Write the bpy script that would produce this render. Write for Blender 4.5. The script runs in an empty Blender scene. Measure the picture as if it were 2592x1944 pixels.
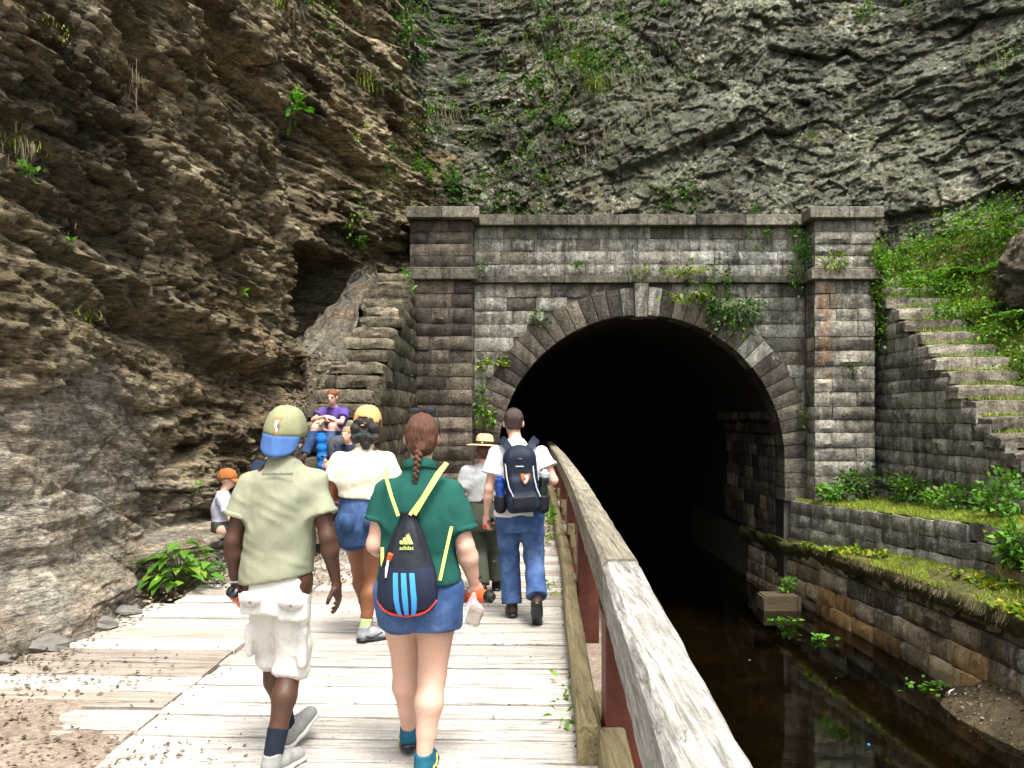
import bpy, math, random
import numpy as np
from mathutils import Vector, Matrix

SC = bpy.context.scene
COL = SC.collection
R = math.radians
RNG = np.random.default_rng(7)
random.seed(7)

# ------------------------------------------------------------------ camera, sky, sun, exposure
EYE = 1.70
cam_data = bpy.data.cameras.new('camera')
cam = bpy.data.objects.new('camera', cam_data)
COL.objects.link(cam)
cam.location = (0, 0, EYE)
cam.rotation_euler = (R(90), 0, 0)
cam_data.sensor_width = 36
cam_data.lens = 29.3
cam_data.shift_y = 0.0319
cam_data.clip_start = 0.05
cam_data.clip_end = 400
SC.camera = cam
SC.render.resolution_x, SC.render.resolution_y = 1024, 768

world = bpy.data.worlds.new('World')
SC.world = world
world.use_nodes = True
wt = world.node_tree
bg = wt.nodes['Background']
sky = wt.nodes.new('ShaderNodeTexSky')
sky.sky_type = 'NISHITA'
sky.sun_disc = False
SUN_EL, SUN_AZ = 67, 158          # elevation; azimuth clockwise from +Y (the tunnel axis)
sky.sun_elevation = R(SUN_EL)
sky.sun_rotation = R(SUN_AZ)
sky.altitude = 200
sky.air_density = 1.0
sky.dust_density = 7.0
sky.ozone_density = 1.0
hs = wt.nodes.new('ShaderNodeHueSaturation')          # hazy white sky
hs.inputs['Saturation'].default_value = 0.45
wt.links.new(sky.outputs[0], hs.inputs['Color'])
wt.links.new(hs.outputs[0], bg.inputs[0])
bg.inputs[1].default_value = 0.15

sun_data = bpy.data.lights.new('sun', 'SUN')
sun_data.energy = 1.8
sun_data.angle = R(15)
sun_data.color = (1.0, 0.97, 0.915)
sun = bpy.data.objects.new('sun', sun_data)
COL.objects.link(sun)
sd = Vector((math.sin(R(SUN_AZ)) * math.cos(R(SUN_EL)), math.cos(R(SUN_AZ)) * math.cos(R(SUN_EL)), math.sin(R(SUN_EL))))
sun.rotation_euler = (-sd).to_track_quat('-Z', 'Y').to_euler()
sun.location = sd * 40

SC.view_settings.view_transform = 'Standard'
SC.view_settings.look = 'None'
SC.view_settings.exposure = 1.42
SC.view_settings.gamma = 1.0
SC.view_settings.use_curve_mapping = False
SC.cycles.max_bounces = 5
SC.cycles.diffuse_bounces = 2
SC.cycles.glossy_bounces = 2
SC.cycles.transmission_bounces = 3
SC.cycles.transparent_max_bounces = 8
SC.cycles.use_denoising = True
SC.cycles.caustics_reflective = False
SC.cycles.caustics_refractive = False

# ------------------------------------------------------------------ small helpers
def tag(o, label=None, cat=None, group=None, kind=None):
    if label: o['label'] = label
    if cat: o['category'] = cat
    if group: o['group'] = group
    if kind: o['kind'] = kind
    return o

def empty(name, loc=(0, 0, 0), rz=0.0, parent=None):
    o = bpy.data.objects.new(name, None)
    o.empty_display_size = 0.1
    COL.objects.link(o)
    o.location = loc
    o.rotation_euler = (0, 0, rz)
    o.parent = parent
    return o

def mesh_np(name, v, faces, smooth=True):
    """faces: int array (n,3) or (n,4)"""
    me = bpy.data.meshes.new(name)
    v = np.asarray(v, dtype=np.float32).reshape(-1, 3)
    faces = np.asarray(faces, dtype=np.int32)
    n, k = faces.shape
    me.vertices.add(len(v)); me.vertices.foreach_set('co', v.ravel())
    me.loops.add(n * k); me.loops.foreach_set('vertex_index', faces.ravel())
    me.polygons.add(n)
    me.polygons.foreach_set('loop_start', np.arange(0, n * k, k, dtype=np.int32))
    me.polygons.foreach_set('loop_total', np.full(n, k, dtype=np.int32))
    if smooth:
        me.polygons.foreach_set('use_smooth', np.ones(n, dtype=bool))
    me.update(calc_edges=True)
    return me

def link(name, me, mat=None, parent=None, loc=None, rot=None):
    o = bpy.data.objects.new(name, me)
    COL.objects.link(o)
    if mat is not None and len(me.materials) == 0:
        me.materials.append(mat)
    if parent is not None: o.parent = parent
    if loc is not None: o.location = loc
    if rot is not None: o.rotation_euler = rot
    return o

def attr(me, name, arr):
    a = me.attributes.new(name, 'FLOAT', 'POINT')
    a.data.foreach_set('value', np.asarray(arr, dtype=np.float32).ravel())

class MB:
    """collects boxes, tubes and lofts; builds ONE mesh object"""
    def __init__(s): s.v = []; s.f = []
    def add(s, v, f):
        b = len(s.v); s.v += [tuple(map(float, p)) for p in v]
        s.f += [tuple(i + b for i in q) for q in f]; return s
    def box(s, x0, x1, y0, y1, z0, z1):
        return s.add([(x0,y0,z0),(x1,y0,z0),(x1,y1,z0),(x0,y1,z0),(x0,y0,z1),(x1,y0,z1),(x1,y1,z1),(x0,y1,z1)],
                     [(0,3,2,1),(4,5,6,7),(0,1,5,4),(1,2,6,5),(2,3,7,6),(3,0,4,7)])
    def tube(s, pts, rad, n=8, cap=True, flat=1.0):
        pts = [Vector(p) for p in pts]
        if not hasattr(rad, '__len__'): rad = [rad] * len(pts)
        rings = []; up = None
        for i, p in enumerate(pts):
            t = (pts[min(i+1, len(pts)-1)] - pts[max(i-1, 0)])
            t = t.normalized() if t.length > 1e-9 else Vector((0, 0, 1))
            if up is None:
                up = Vector((0, 0, 1)) if abs(t.z) < .9 else Vector((1, 0, 0))
            a = t.cross(up)
            a = a.normalized() if a.length > 1e-6 else t.orthogonal().normalized()
            b = a.cross(t).normalized(); up = b
            rings.append([p + (a * math.cos(2*math.pi*k/n) + b * flat * math.sin(2*math.pi*k/n)) * rad[i] for k in range(n)])
        v = [q for r in rings for q in r]; f = []
        for i in range(len(rings)-1):
            for k in range(n):
                f.append((i*n+k, i*n+(k+1)%n, (i+1)*n+(k+1)%n, (i+1)*n+k))
        if cap:
            f.append(tuple(range(n))[::-1]); f.append(tuple((len(rings)-1)*n+k for k in range(n)))
        return s.add(v, f)
    def lathe(s, prof, n=20, c=(0, 0, 0), sx=1.0, sy=1.0):
        v = []; f = []
        for (r, z) in prof:
            for k in range(n):
                a = 2*math.pi*k/n
                v.append((c[0]+r*math.cos(a)*sx, c[1]+r*math.sin(a)*sy, c[2]+z))
        for i in range(len(prof)-1):
            for k in range(n):
                f.append((i*n+k, i*n+(k+1)%n, (i+1)*n+(k+1)%n, (i+1)*n+k))
        if prof[0][0] > 1e-4: f.append(tuple(range(n))[::-1])
        if prof[-1][0] > 1e-4: f.append(tuple((len(prof)-1)*n+k for k in range(n)))
        return s.add(v, f)
    def build(s, name, mat, parent=None, loc=None, smooth=True, bevel=0):
        me = bpy.data.meshes.new(name)
        me.from_pydata(s.v, [], s.f); me.update()
        if smooth:
            me.polygons.foreach_set('use_smooth', np.ones(len(me.polygons), dtype=bool))
            try: me.set_sharp_from_angle(angle=R(40))
            except Exception: pass
        o = link(name, me, mat, parent, loc)
        if bevel:
            m = o.modifiers.new('bevel', 'BEVEL'); m.width = bevel; m.segments = 2; m.limit_method = 'ANGLE'
        return o

# ------------------------------------------------------------------ numpy noise
def _h(ix, iy, iz, seed):
    x = (ix.astype(np.int64) * 374761393 + iy.astype(np.int64) * 668265263 + iz.astype(np.int64) * 2147483647 + seed * 1274126177) & 0xFFFFFFFF
    x = ((x ^ (x >> 13)) * 1274126177) & 0xFFFFFFFF
    x = ((x ^ (x >> 15)) * 2246822519) & 0xFFFFFFFF
    return ((x ^ (x >> 16)) & 0xFFFFFF) / float(0x1000000)

def vnoise(x, y, z=None, seed=0):
    """smooth value noise, about -1..1"""
    if z is None:
        ix, iy = np.floor(x), np.floor(y); fx, fy = x - ix, y - iy
        ux, uy = fx*fx*(3-2*fx), fy*fy*(3-2*fy); o = np.zeros_like(ix)
        a = _h(ix, iy, o, seed); b = _h(ix+1, iy, o, seed); c = _h(ix, iy+1, o, seed); d = _h(ix+1, iy+1, o, seed)
        return 2*((a*(1-ux)+b*ux)*(1-uy) + (c*(1-ux)+d*ux)*uy) - 1
    ix, iy, iz = np.floor(x), np.floor(y), np.floor(z); fx, fy, fz = x-ix, y-iy, z-iz
    ux, uy, uz = fx*fx*(3-2*fx), fy*fy*(3-2*fy), fz*fz*(3-2*fz)
    r = 0
    for dz, wz in ((0, 1-uz), (1, uz)):
        for dy, wy in ((0, 1-uy), (1, uy)):
            for dx, wx in ((0, 1-ux), (1, ux)):
                r = r + _h(ix+dx, iy+dy, iz+dz, seed)*wx*wy*wz
    return 2*r - 1

def fbm(x, y, oct=4, seed=0, gain=.5):
    r = 0; a = 1.0; f = 1.0
    for i in range(oct):
        r = r + a*vnoise(x*f, y*f, None, seed+i*17); a *= gain; f *= 2.03
    return r

def blocks(a, b, seed, jit=.85, tilt=.6):
    """Worley partition: every cell a flat, tilted block face. returns (height 0..1ish, id hash, edge distance)"""
    ia, ib = np.floor(a), np.floor(b)
    d1 = np.full(a.shape, 9e9); d2 = np.full(a.shape, 9e9)
    bi = np.zeros(a.shape); bj = np.zeros(a.shape); ca = np.zeros(a.shape); cb = np.zeros(a.shape)
    z = np.zeros(a.shape)
    for da in (-1, 0, 1):
        for db in (-1, 0, 1):
            ca_ = ia+da; cb_ = ib+db
            pa = ca_+.5+(_h(ca_, cb_, z, seed)-.5)*jit
            pb = cb_+.5+(_h(ca_, cb_, z+1, seed)-.5)*jit
            d = np.abs(a-pa)**1.6+np.abs(b-pb)**1.6
            m = d < d1
            d2 = np.where(m, d1, np.minimum(d2, d)); d1 = np.where(m, d, d1)
            bi = np.where(m, ca_, bi); bj = np.where(m, cb_, bj); ca = np.where(m, pa, ca); cb = np.where(m, pb, cb)
    h = _h(bi, bj, z+2, seed)
    ta = _h(bi, bj, z+3, seed)-.5; tb = _h(bi, bj, z+4, seed)-.5
    return h + tilt*((a-ca)*ta*2+(b-cb)*tb*2), _h(bi, bj, z+5, seed), d2-d1

def polyline(pts, t):
    """smooth interpolation of pts[:,1:] over pts[:,0]"""
    pts = np.asarray(pts, float)
    return np.stack([np.interp(t, pts[:, 0], pts[:, k]) for k in range(1, pts.shape[1])], -1)

def lerp(a, b, t): return a + (b - a) * t
def sstep(e0, e1, x):
    t = np.clip((x - e0) / (e1 - e0), 0, 1); return t * t * (3 - 2 * t)
# ------------------------------------------------------------------ node materials
class N:
    def __init__(s, name):
        s.m = bpy.data.materials.new(name); s.m.use_nodes = True
        s.t = s.m.node_tree; s.p = s.t.nodes['Principled BSDF']; s.out = s.t.nodes['Material Output']
        s._geo = None
    def n(s, typ): return s.t.nodes.new('ShaderNode' + typ)
    def l(s, a, b): s.t.links.new(a, b)
    def set(s, sock, v):
        if hasattr(v, 'is_output') or isinstance(v, bpy.types.NodeSocket): s.l(v, sock)
        elif isinstance(v, (tuple, list)) and len(v) == 3 and sock.type == 'RGBA': sock.default_value = (*v, 1)
        else: sock.default_value = v
    @property
    def pos(s):
        if s._geo is None: s._geo = s.n('NewGeometry')
        return s._geo.outputs['Position']
    @property
    def objco(s): return s.n('TexCoord').outputs['Object']
    @property
    def rand(s): return s.n('ObjectInfo').outputs['Random']
    def attr(s, name):
        a = s.n('Attribute'); a.attribute_name = name; return a.outputs['Fac']
    def map(s, vec, scale=(1, 1, 1), rot=(0, 0, 0), loc=(0, 0, 0)):
        m = s.n('Mapping'); s.l(vec, m.inputs[0]); m.inputs['Scale'].default_value = scale
        m.inputs['Rotation'].default_value = rot; m.inputs['Location'].default_value = loc
        return m.outputs[0]
    def noise(s, vec, scale, detail=4, rough=.55, dist=0.0):
        t = s.n('TexNoise'); s.l(vec, t.inputs['Vector']); t.inputs['Scale'].default_value = scale
        t.inputs['Detail'].default_value = detail; t.inputs['Roughness'].default_value = rough
        t.inputs['Distortion'].default_value = dist; return t.outputs['Fac']
    def voro(s, vec, scale, feat='F1', out='Distance'):
        t = s.n('TexVoronoi'); t.feature = feat; s.l(vec, t.inputs['Vector']); t.inputs['Scale'].default_value = scale
        return t.outputs[out]
    def wave(s, vec, scale, dist=2, detail=2, axis='X'):
        t = s.n('TexWave'); t.bands_direction = axis; s.l(vec, t.inputs['Vector']); t.inputs['Scale'].default_value = scale
        t.inputs['Distortion'].default_value = dist; t.inputs['Detail'].default_value = detail; return t.outputs['Fac']
    def ramp(s, fac, stops, interp='LINEAR'):
        r = s.n('ValToRGB'); r.color_ramp.interpolation = interp; e = r.color_ramp.elements
        while len(e) < len(stops): e.new(.5)
        for i, (p, c) in enumerate(stops):
            e[i].position = p
            e[i].color = (*c, 1) if hasattr(c, '__len__') else (c, c, c, 1)
        s.set(r.inputs[0], fac); return r.outputs[0]
    def math(s, op, a, b=0.0, clamp=False):
        m = s.n('Math'); m.operation = op; m.use_clamp = clamp; s.set(m.inputs[0], a); s.set(m.inputs[1], b); return m.outputs[0]
    def mix(s, fac, a, b, blend='MIX'):
        m = s.n('MixRGB'); m.blend_type = blend; s.set(m.inputs[0], fac); s.set(m.inputs[1], a); s.set(m.inputs[2], b); return m.outputs[0]
    def sep(s, vec):
        m = s.n('SeparateXYZ'); s.l(vec, m.inputs[0]); return m.outputs
    def maprange(s, v, a, b, c=0.0, d=1.0):
        m = s.n('MapRange'); m.interpolation_type = 'SMOOTHSTEP'; s.set(m.inputs[0], v)
        for i, q in enumerate((a, b, c, d)): m.inputs[1+i].default_value = q
        return m.outputs[0]
    def bump(s, h, strength=.5, dist=.02, normal=None):
        b = s.n('Bump'); b.inputs['Strength'].default_value = strength; b.inputs['Distance'].default_value = dist
        s.l(h, b.inputs['Height'])
        if normal is not None: s.l(normal, b.inputs['Normal'])
        return b.outputs[0]
    def done(s, col, rough=.8, normal=None, spec=.3, **kw):
        s.set(s.p.inputs['Base Color'], col); s.set(s.p.inputs['Roughness'], rough)
        s.p.inputs['Specular IOR Level'].default_value = spec
        if normal is not None: s.l(normal, s.p.inputs['Normal'])
        for k, v in kw.items(): s.set(s.p.inputs[k.replace('_', ' ')], v)
        return s.m

def mat_plain(name, col, rough=.7, var=.25, scale=30, bump=.0, spec=.3, **kw):
    n = N(name); f = n.noise(n.objco, scale, 4, .6)
    c = n.mix(1, col, n.ramp(f, [(.25, 1-var), (.75, 1+var*.4)]), 'MULTIPLY')
    nm = n.bump(f, bump, .01) if bump else None
    return n.done(c, rough, nm, spec, **kw)

def mat_rock(name, dark, mid, light, rust, lichen, lichen_amt=.56, strat=(1, 1, 1), srot=(0, 0, 0), moss=.0, grey=None):
    n = N(name); p = n.pos
    sp = n.map(p, strat, srot)
    big = n.noise(p, .45, 5, .6)
    med = n.noise(sp, 1.6, 7, .68, .4)
    fine = n.noise(sp, 9.0, 6, .7)
    grain = n.noise(p, 60.0, 4, .7)
    tone = n.attr('tone')
    f = n.math('ADD', n.math('MULTIPLY', tone, .42), n.math('ADD', n.math('MULTIPLY', med, .45), n.math('MULTIPLY', fine, .38)))
    c = n.ramp(f, [(.36, dark), (.56, mid), (.80, light)])
    if grey: c = n.mix(n.math('MULTIPLY', n.attr('grey'), .75), c, n.ramp(f, [(.30, (.055, .052, .042)), (.56, (.165, .16, .135)), (.80, (.33, .32, .28))]))
    rmask = n.ramp(n.math('ADD', n.math('MULTIPLY', big, .6), n.math('MULTIPLY', n.noise(p, 2.2, 4, .6), .5)), [(.52, 0.0), (.66, 1.0)])
    c = n.mix(n.math('MULTIPLY', rmask, .65), c, n.mix(.55, c, rust))
    if moss:
        mm = n.ramp(n.noise(p, .9, 5, .65), [(.5, 0.0), (.68, 1.0)])
        c = n.mix(n.math('MULTIPLY', mm, moss), c, (.045, .060, .018))
    lm = n.ramp(n.math('ADD', n.math('MULTIPLY', n.noise(p, 5.0, 8, .75), .75), n.math('MULTIPLY', big, .35)), [(lichen_amt, 0.0), (lichen_amt+.06, 1.0)])
    c = n.mix(n.math('MULTIPLY', lm, .75), c, lichen)
    speck = n.ramp(n.noise(p, 30, 3, .8), [(.66, 0.0), (.70, 1.0)])
    c = n.mix(n.math('MULTIPLY', speck, .5), c, lichen)
    c = n.mix(1, c, n.ramp(n.noise(p, .38, 4, .6), [(.36, .50), (.5, .95), (.64, 1.45)]), 'MULTIPLY')
    mot = n.noise(sp, 16, 7, .8); mot2 = n.noise(p, 5.5, 6, .75, .5)
    c = n.mix(1, c, n.ramp(mot, [(.32, .35), (.5, .95), (.70, 1.9)]), 'MULTIPLY')
    c = n.mix(1, c, n.ramp(mot2, [(.32, .55), (.68, 1.5)]), 'MULTIPLY')
    c = n.mix(1, c, n.ramp(grain, [(.2, .6), (.8, 1.25)]), 'MULTIPLY')
    for vs, amt, wd in ((1.7, .22, .02), (9.0, .36, .06)):
        wv = n.n('VectorMath'); wv.operation = 'ADD'; n.l(sp, wv.inputs[0])
        ns = n.n('TexNoise'); n.l(sp, ns.inputs['Vector']); ns.inputs['Scale'].default_value = vs*1.3; ns.inputs['Detail'].default_value = 4
        sc2 = n.n('VectorMath'); sc2.operation = 'SCALE'; n.l(ns.outputs['Color'], sc2.inputs[0]); sc2.inputs['Scale'].default_value = 1.6/vs; n.l(sc2.outputs[0], wv.inputs[1])
        ck = n.ramp(n.voro(wv.outputs[0], vs, 'DISTANCE_TO_EDGE'), [(0.0, 1-amt*1.6), (wd, 1.0)])
        c = n.mix(1, c, ck, 'MULTIPLY')
    nm = n.bump(grain, .7, .015)
    nm = n.bump(fine, 1.0, .07, nm)
    nm = n.bump(n.noise(sp, 28, 5, .7), 1.0, .035, nm)
    return n.done(c, .82, nm, .25)

M = {}
M['rock_left'] = mat_rock('layered_brown_rock', (.036, .027, .014), (.185, .148, .084), (.45, .38, .24), (.21, .10, .034), (.50, .46, .36), .64,
                          strat=(.7, .35, 2.6), moss=.4, grey=True)
M['rock_back'] = mat_rock('grey_green_rock', (.017, .018, .010), (.084, .087, .056), (.22, .23, .165), (.13, .07, .026), (.40, .41, .33), .585,
                          strat=(.9, 1, 1.25), srot=(0, R(28), 0), moss=.6)

def mat_stone(name, dark, mid, light, white_amt, streak, rust=False, moss=.25):
    n = N(name); p = n.pos; rnd = n.rand
    off = n.n('VectorMath'); off.operation = 'ADD'; n.l(p, off.inputs[0]); n.l(rnd, off.inputs[1])
    q = off.outputs[0]
    med = n.noise(q, 2.6, 6, .65); fine = n.noise(q, 14, 5, .7); grain = n.noise(p, 80, 3, .7)
    f = n.math('ADD', n.math('MULTIPLY', rnd, .45), n.math('ADD', n.math('MULTIPLY', med, .4), n.math('MULTIPLY', fine, .3)))
    c = n.ramp(f, [(.30, dark), (.55, mid), (.85, light)])
    big = n.noise(p, .55, 4, .6)
    soot = n.ramp(big, [(.42, 0.0), (.62, 1.0)])
    c = n.mix(n.math('MULTIPLY', soot, .55), c, n.mix(.5, c, dark))
    # pale lime streaks running down
    sv = n.map(p, (5, 5, .35)); st = n.noise(sv, 1.0, 5, .7)
    wm = n.math('ADD', n.math('MULTIPLY', st, streak), n.math('ADD', n.math('MULTIPLY', n.noise(p, 7, 7, .75), .6), n.math('MULTIPLY', n.noise(p, .8, 3, .5), .35)))
    wm = n.ramp(wm, [(white_amt-.03, 0.0), (white_amt+.17, 1.0)])
    c = n.mix(n.math('MULTIPLY', wm, .85), c, (.52, .52, .46))
    if moss:
        mm = n.ramp(n.noise(p, 1.7, 6, .7), [(.52, 0.0), (.70, 1.0)])
        c = n.mix(n.math('MULTIPLY', mm, moss), c, (.05, .065, .022))
    if rust:
        x, y, z = n.sep(p)
        wob = n.math('MULTIPLY', n.math('SUBTRACT', n.noise(n.map(p, (1, 1, .5)), 2.2, 4, .6), .5), .5)
        xm = n.math('SUBTRACT', 1.0, n.maprange(n.math('ABSOLUTE', n.math('SUBTRACT', n.math('ADD', x, wob), 7.42)), .05, .30))
        zm = n.math('MULTIPLY', n.maprange(z, 1.6, 3.6), n.maprange(z, 5.4, 4.9))
        c = n.mix(n.math('MULTIPLY', n.math('MULTIPLY', xm, zm), n.ramp(n.noise(p, 4, 5, .7), [(.35, .12), (.65, .75)])), c, (.24, .11, .035))
    c = n.mix(1, c, n.ramp(n.noise(q, 19, 7, .82), [(.32, .38), (.5, .95), (.70, 1.7)]), 'MULTIPLY')
    dk = n.ramp(n.math('ADD', n.math('MULTIPLY', n.noise(n.map(p, (3, 3, .6)), 1.5, 6, .7), .7), n.math('MULTIPLY', n.noise(p, 6, 5, .7), .3)), [(.40, .50), (.56, 1.25)])
    c = n.mix(1, c, dk, 'MULTIPLY')
    c = n.mix(1, c, n.ramp(grain, [(.2, .65), (.8, 1.2)]), 'MULTIPLY')
    nm = n.bump(grain, .6, .012); nm = n.bump(fine, 1.0, .045, nm); nm = n.bump(n.noise(q, 35, 4, .7), .6, .015, nm)
    return n.done(c, .85, nm, .25)

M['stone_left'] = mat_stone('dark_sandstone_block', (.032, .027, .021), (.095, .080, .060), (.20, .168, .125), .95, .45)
M['stone_mid'] = mat_stone('lime_streaked_block', (.060, .055, .044), (.195, .183, .147), (.37, .35, .29), .76, .6)
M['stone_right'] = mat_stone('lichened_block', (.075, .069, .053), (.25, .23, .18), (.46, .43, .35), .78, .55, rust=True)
M['stone_ring'] = mat_stone('dark_voussoir', (.035, .030, .025), (.105, .09, .07), (.22, .19, .145), .90, .55)
M['stone_cap'] = mat_stone('coping_stone', (.06, .055, .042), (.17, .155, .12), (.32, .295, .235), .78, .35)
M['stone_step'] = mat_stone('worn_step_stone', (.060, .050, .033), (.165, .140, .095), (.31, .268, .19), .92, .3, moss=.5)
M['stone_step_right'] = mat_stone('pale_step_stone', (.11, .095, .07), (.27, .24, .185), (.42, .375, .30), .86, .3, moss=.3)
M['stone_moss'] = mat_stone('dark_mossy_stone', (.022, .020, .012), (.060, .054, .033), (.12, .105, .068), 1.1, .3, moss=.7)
M['stone_canal'] = mat_stone('wet_canal_block', (.055, .043, .026), (.26, .20, .115), (.52, .42, .275), .84, .65, moss=.25)
def mat_canal_rust():
    n = N('iron_stained_canal_block'); p = n.pos; r = n.rand
    sv = n.map(p, (6, 6, .5)); st = n.noise(sv, 1.0, 5, .7)
    c = n.ramp(n.math('ADD', n.math('MULTIPLY', st, .7), n.math('MULTIPLY', r, .3)), [(.3, (.035, .025, .015)), (.46, (.24, .135, .045)), (.58, (.44, .28, .115)), (.72, (.52, .44, .31))])
    g = n.noise(p, 18, 6, .7)
    c = n.mix(1, c, n.ramp(g, [(.25, .45), (.75, 1.2)]), 'MULTIPLY')
    return n.done(c, .6, n.bump(g, .9, .03), .4)
M['stone_rust'] = mat_canal_rust()
M['mortar'] = mat_plain('mortar', (.11, .10, .085), .95, .4, 12, .5)
M['core'] = mat_plain('mossy_rubble', (.045, .042, .026), .95, .5, 5, .8)

def mat_wood(name, c0, c1, c2, axis, scale=1.0, gap=.0):
    """weathered board, grain running along world axis"""
    n = N(name); oc = n.objco; rnd = n.rand
    off = n.n('VectorMath'); off.operation = 'ADD'; n.l(oc, off.inputs[0])
    sc = n.n('VectorMath'); sc.operation = 'SCALE'; n.l(rnd, sc.inputs[0]); sc.inputs['Scale'].default_value = 37.0
    n.l(sc.outputs[0], off.inputs[1])
    s = {'X': (.5, 9, 9), 'Y': (9, .5, 9), 'Z': (9, 9, .5)}[axis]
    v = n.map(off.outputs[0], tuple(q*scale for q in s))
    g1 = n.noise(v, 2.2, 8, .7, .6); g2 = n.noise(v, 9, 6, .7)
    f = n.math('ADD', n.math('MULTIPLY', g1, .7), n.math('MULTIPLY', g2, .3))
    c = n.ramp(f, [(.34, c0), (.50, c1), (.68, c2)])
    c = n.mix(1, c, n.ramp(rnd, [(0, .72), (1, 1.10)]), 'MULTIPLY')
    cs = {'X': (.22, 7, 7), 'Y': (7, .22, 7), 'Z': (7, 7, .22)}[axis]
    ck = n.math('ABSOLUTE', n.math('SUBTRACT', n.noise(n.map(off.outputs[0], tuple(q*scale for q in cs)), 1.6, 3, .5, .3), .5))
    ck = n.ramp(ck, [(0.0, .12), (.010, 1.0)])
    brk = n.ramp(n.noise(oc, 1.7, 2, .5), [(.42, 0.0), (.55, 1.0)])
    c = n.mix(brk, c, n.mix(1, c, ck, 'MULTIPLY'))
    st = n.ramp(n.noise(n.pos, 2.1, 6, .7), [(.50, 0.0), (.72, 1.0)])
    c = n.mix(n.math('MULTIPLY', st, .5), c, n.mix(.6, c, (.11, .085, .05)))
    c = n.mix(1, c, n.ramp(n.noise(n.pos, 45, 4, .8), [(.25, .7), (.6, 1.05)]), 'MULTIPLY')
    return n.done(c, .75, n.bump(f, .7, .01), .3)
M['plank'] = mat_wood('pale_weathered_plank', (.20, .175, .14), (.48, .45, .395), (.63, .61, .56), 'X', 1.3)
M['plank_dirty'] = mat_wood('dusty_plank', (.19, .155, .12), (.38, .325, .265), (.52, .465, .395), 'X')
M['rail_wood'] = mat_wood('cracked_grey_beam', (.030, .028, .022), (.29, .28, .25), (.58, .565, .52), 'Y', 1.5)
M['rail_mossy'] = mat_wood('greenish_grey_beam', (.07, .07, .05), (.20, .19, .13), (.36, .34, .25), 'Y')
M['rail_far'] = mat_wood('weathered_brown_beam', (.05, .045, .03), (.25, .225, .165), (.46, .42, .32), 'Y', 1.3)
M['curb_wood'] = mat_wood('yellowed_kerb_timber', (.13, .10, .05), (.30, .245, .125), (.44, .37, .20), 'Y')
M['box_wood'] = mat_wood('damp_planter_board', (.030, .022, .012), (.075, .056, .028), (.12, .095, .055), 'X')
M['rust_paint'] = mat_plain('rust_red_paint', (.105, .030, .018), .6, .45, 9, .4)

def mat_ground():
    n = N('trodden_dirt'); p = n.pos
    a = n.noise(p, 1.3, 6, .65); b = n.noise(p, 22, 6, .75); v = n.voro(p, 26, 'F1', 'Color')
    c = n.ramp(n.math('ADD', n.math('MULTIPLY', a, .5), n.math('MULTIPLY', b, .5)), [(.30, (.11, .080, .058)), (.48, (.31, .245, .185)), (.66, (.48, .405, .325))])
    c = n.mix(.35, c, n.mix(1, c, n.ramp(v, [(0, .4), (1, 1.7)]), 'MULTIPLY'))
    return n.done(c, .95, n.bump(b, 1, .04), .15)
M['dirt'] = mat_ground()
def mat_gravel():
    n = N('pale_gravel'); p = n.pos
    d = n.voro(p, 34); v = n.voro(p, 34, 'F1', 'Color')
    c = n.mix(1, n.ramp(n.noise(p, 3, 5, .6), [(.3, (.17, .14, .11)), (.7, (.40, .35, .29))]), n.ramp(v, [(0, .5), (1, 1.5)]), 'MULTIPLY')
    return n.done(c, .9, n.bump(d, .9, .03), .2)
M['gravel'] = mat_gravel()
def mat_mud():
    n = N('canal_mud'); p = n.pos
    a = n.noise(p, .9, 6, .65); b = n.noise(p, 9, 6, .75)
    c = n.ramp(n.math('ADD', n.math('MULTIPLY', a, .6), n.math('MULTIPLY', b, .45)), [(.36, (.010, .009, .004)), (.52, (.050, .038, .018)), (.70, (.14, .10, .055))])
    return n.done(c, .7, n.bump(b, 1, .05), .3)
M['mud'] = mat_mud()
def mat_soil():
    n = N('mossy_soil'); p = n.pos
    b = n.noise(p, 7, 6, .7)
    c = n.ramp(b, [(.3, (.03, .035, .012)), (.5, (.075, .075, .025)), (.7, (.14, .10, .05))])
    return n.done(c, .95, n.bump(b, 1, .05), .15)
M['soil'] = mat_soil()
def mat_water():
    n = N('dark_still_water'); t = n.t
    t.nodes.remove(n.p)
    gl = n.n('BsdfGlossy'); gl.inputs['Roughness'].default_value = .03; gl.inputs['Color'].default_value = (1, 1, 1, 1)
    tr = n.n('BsdfTransparent'); tr.inputs['Color'].default_value = (.23, .20, .12, 1)
    fr = n.n('Fresnel'); fr.inputs['IOR'].default_value = 1.33
    nm = n.bump(n.noise(n.pos, 5, 3, .5), .05, .02)
    n.l(nm, gl.inputs['Normal']); n.l(nm, fr.inputs['Normal'])
    mx = n.n('MixShader'); n.l(fr.outputs[0], mx.inputs[0]); n.l(tr.outputs[0], mx.inputs[1]); n.l(gl.outputs[0], mx.inputs[2])
    n.l(mx.outputs[0], n.out.inputs['Surface']); return n.m
M['water'] = mat_water()
M['soot'] = mat_plain('sooty_brick', (.022, .020, .018), .9, .5, 6, .6)

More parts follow.
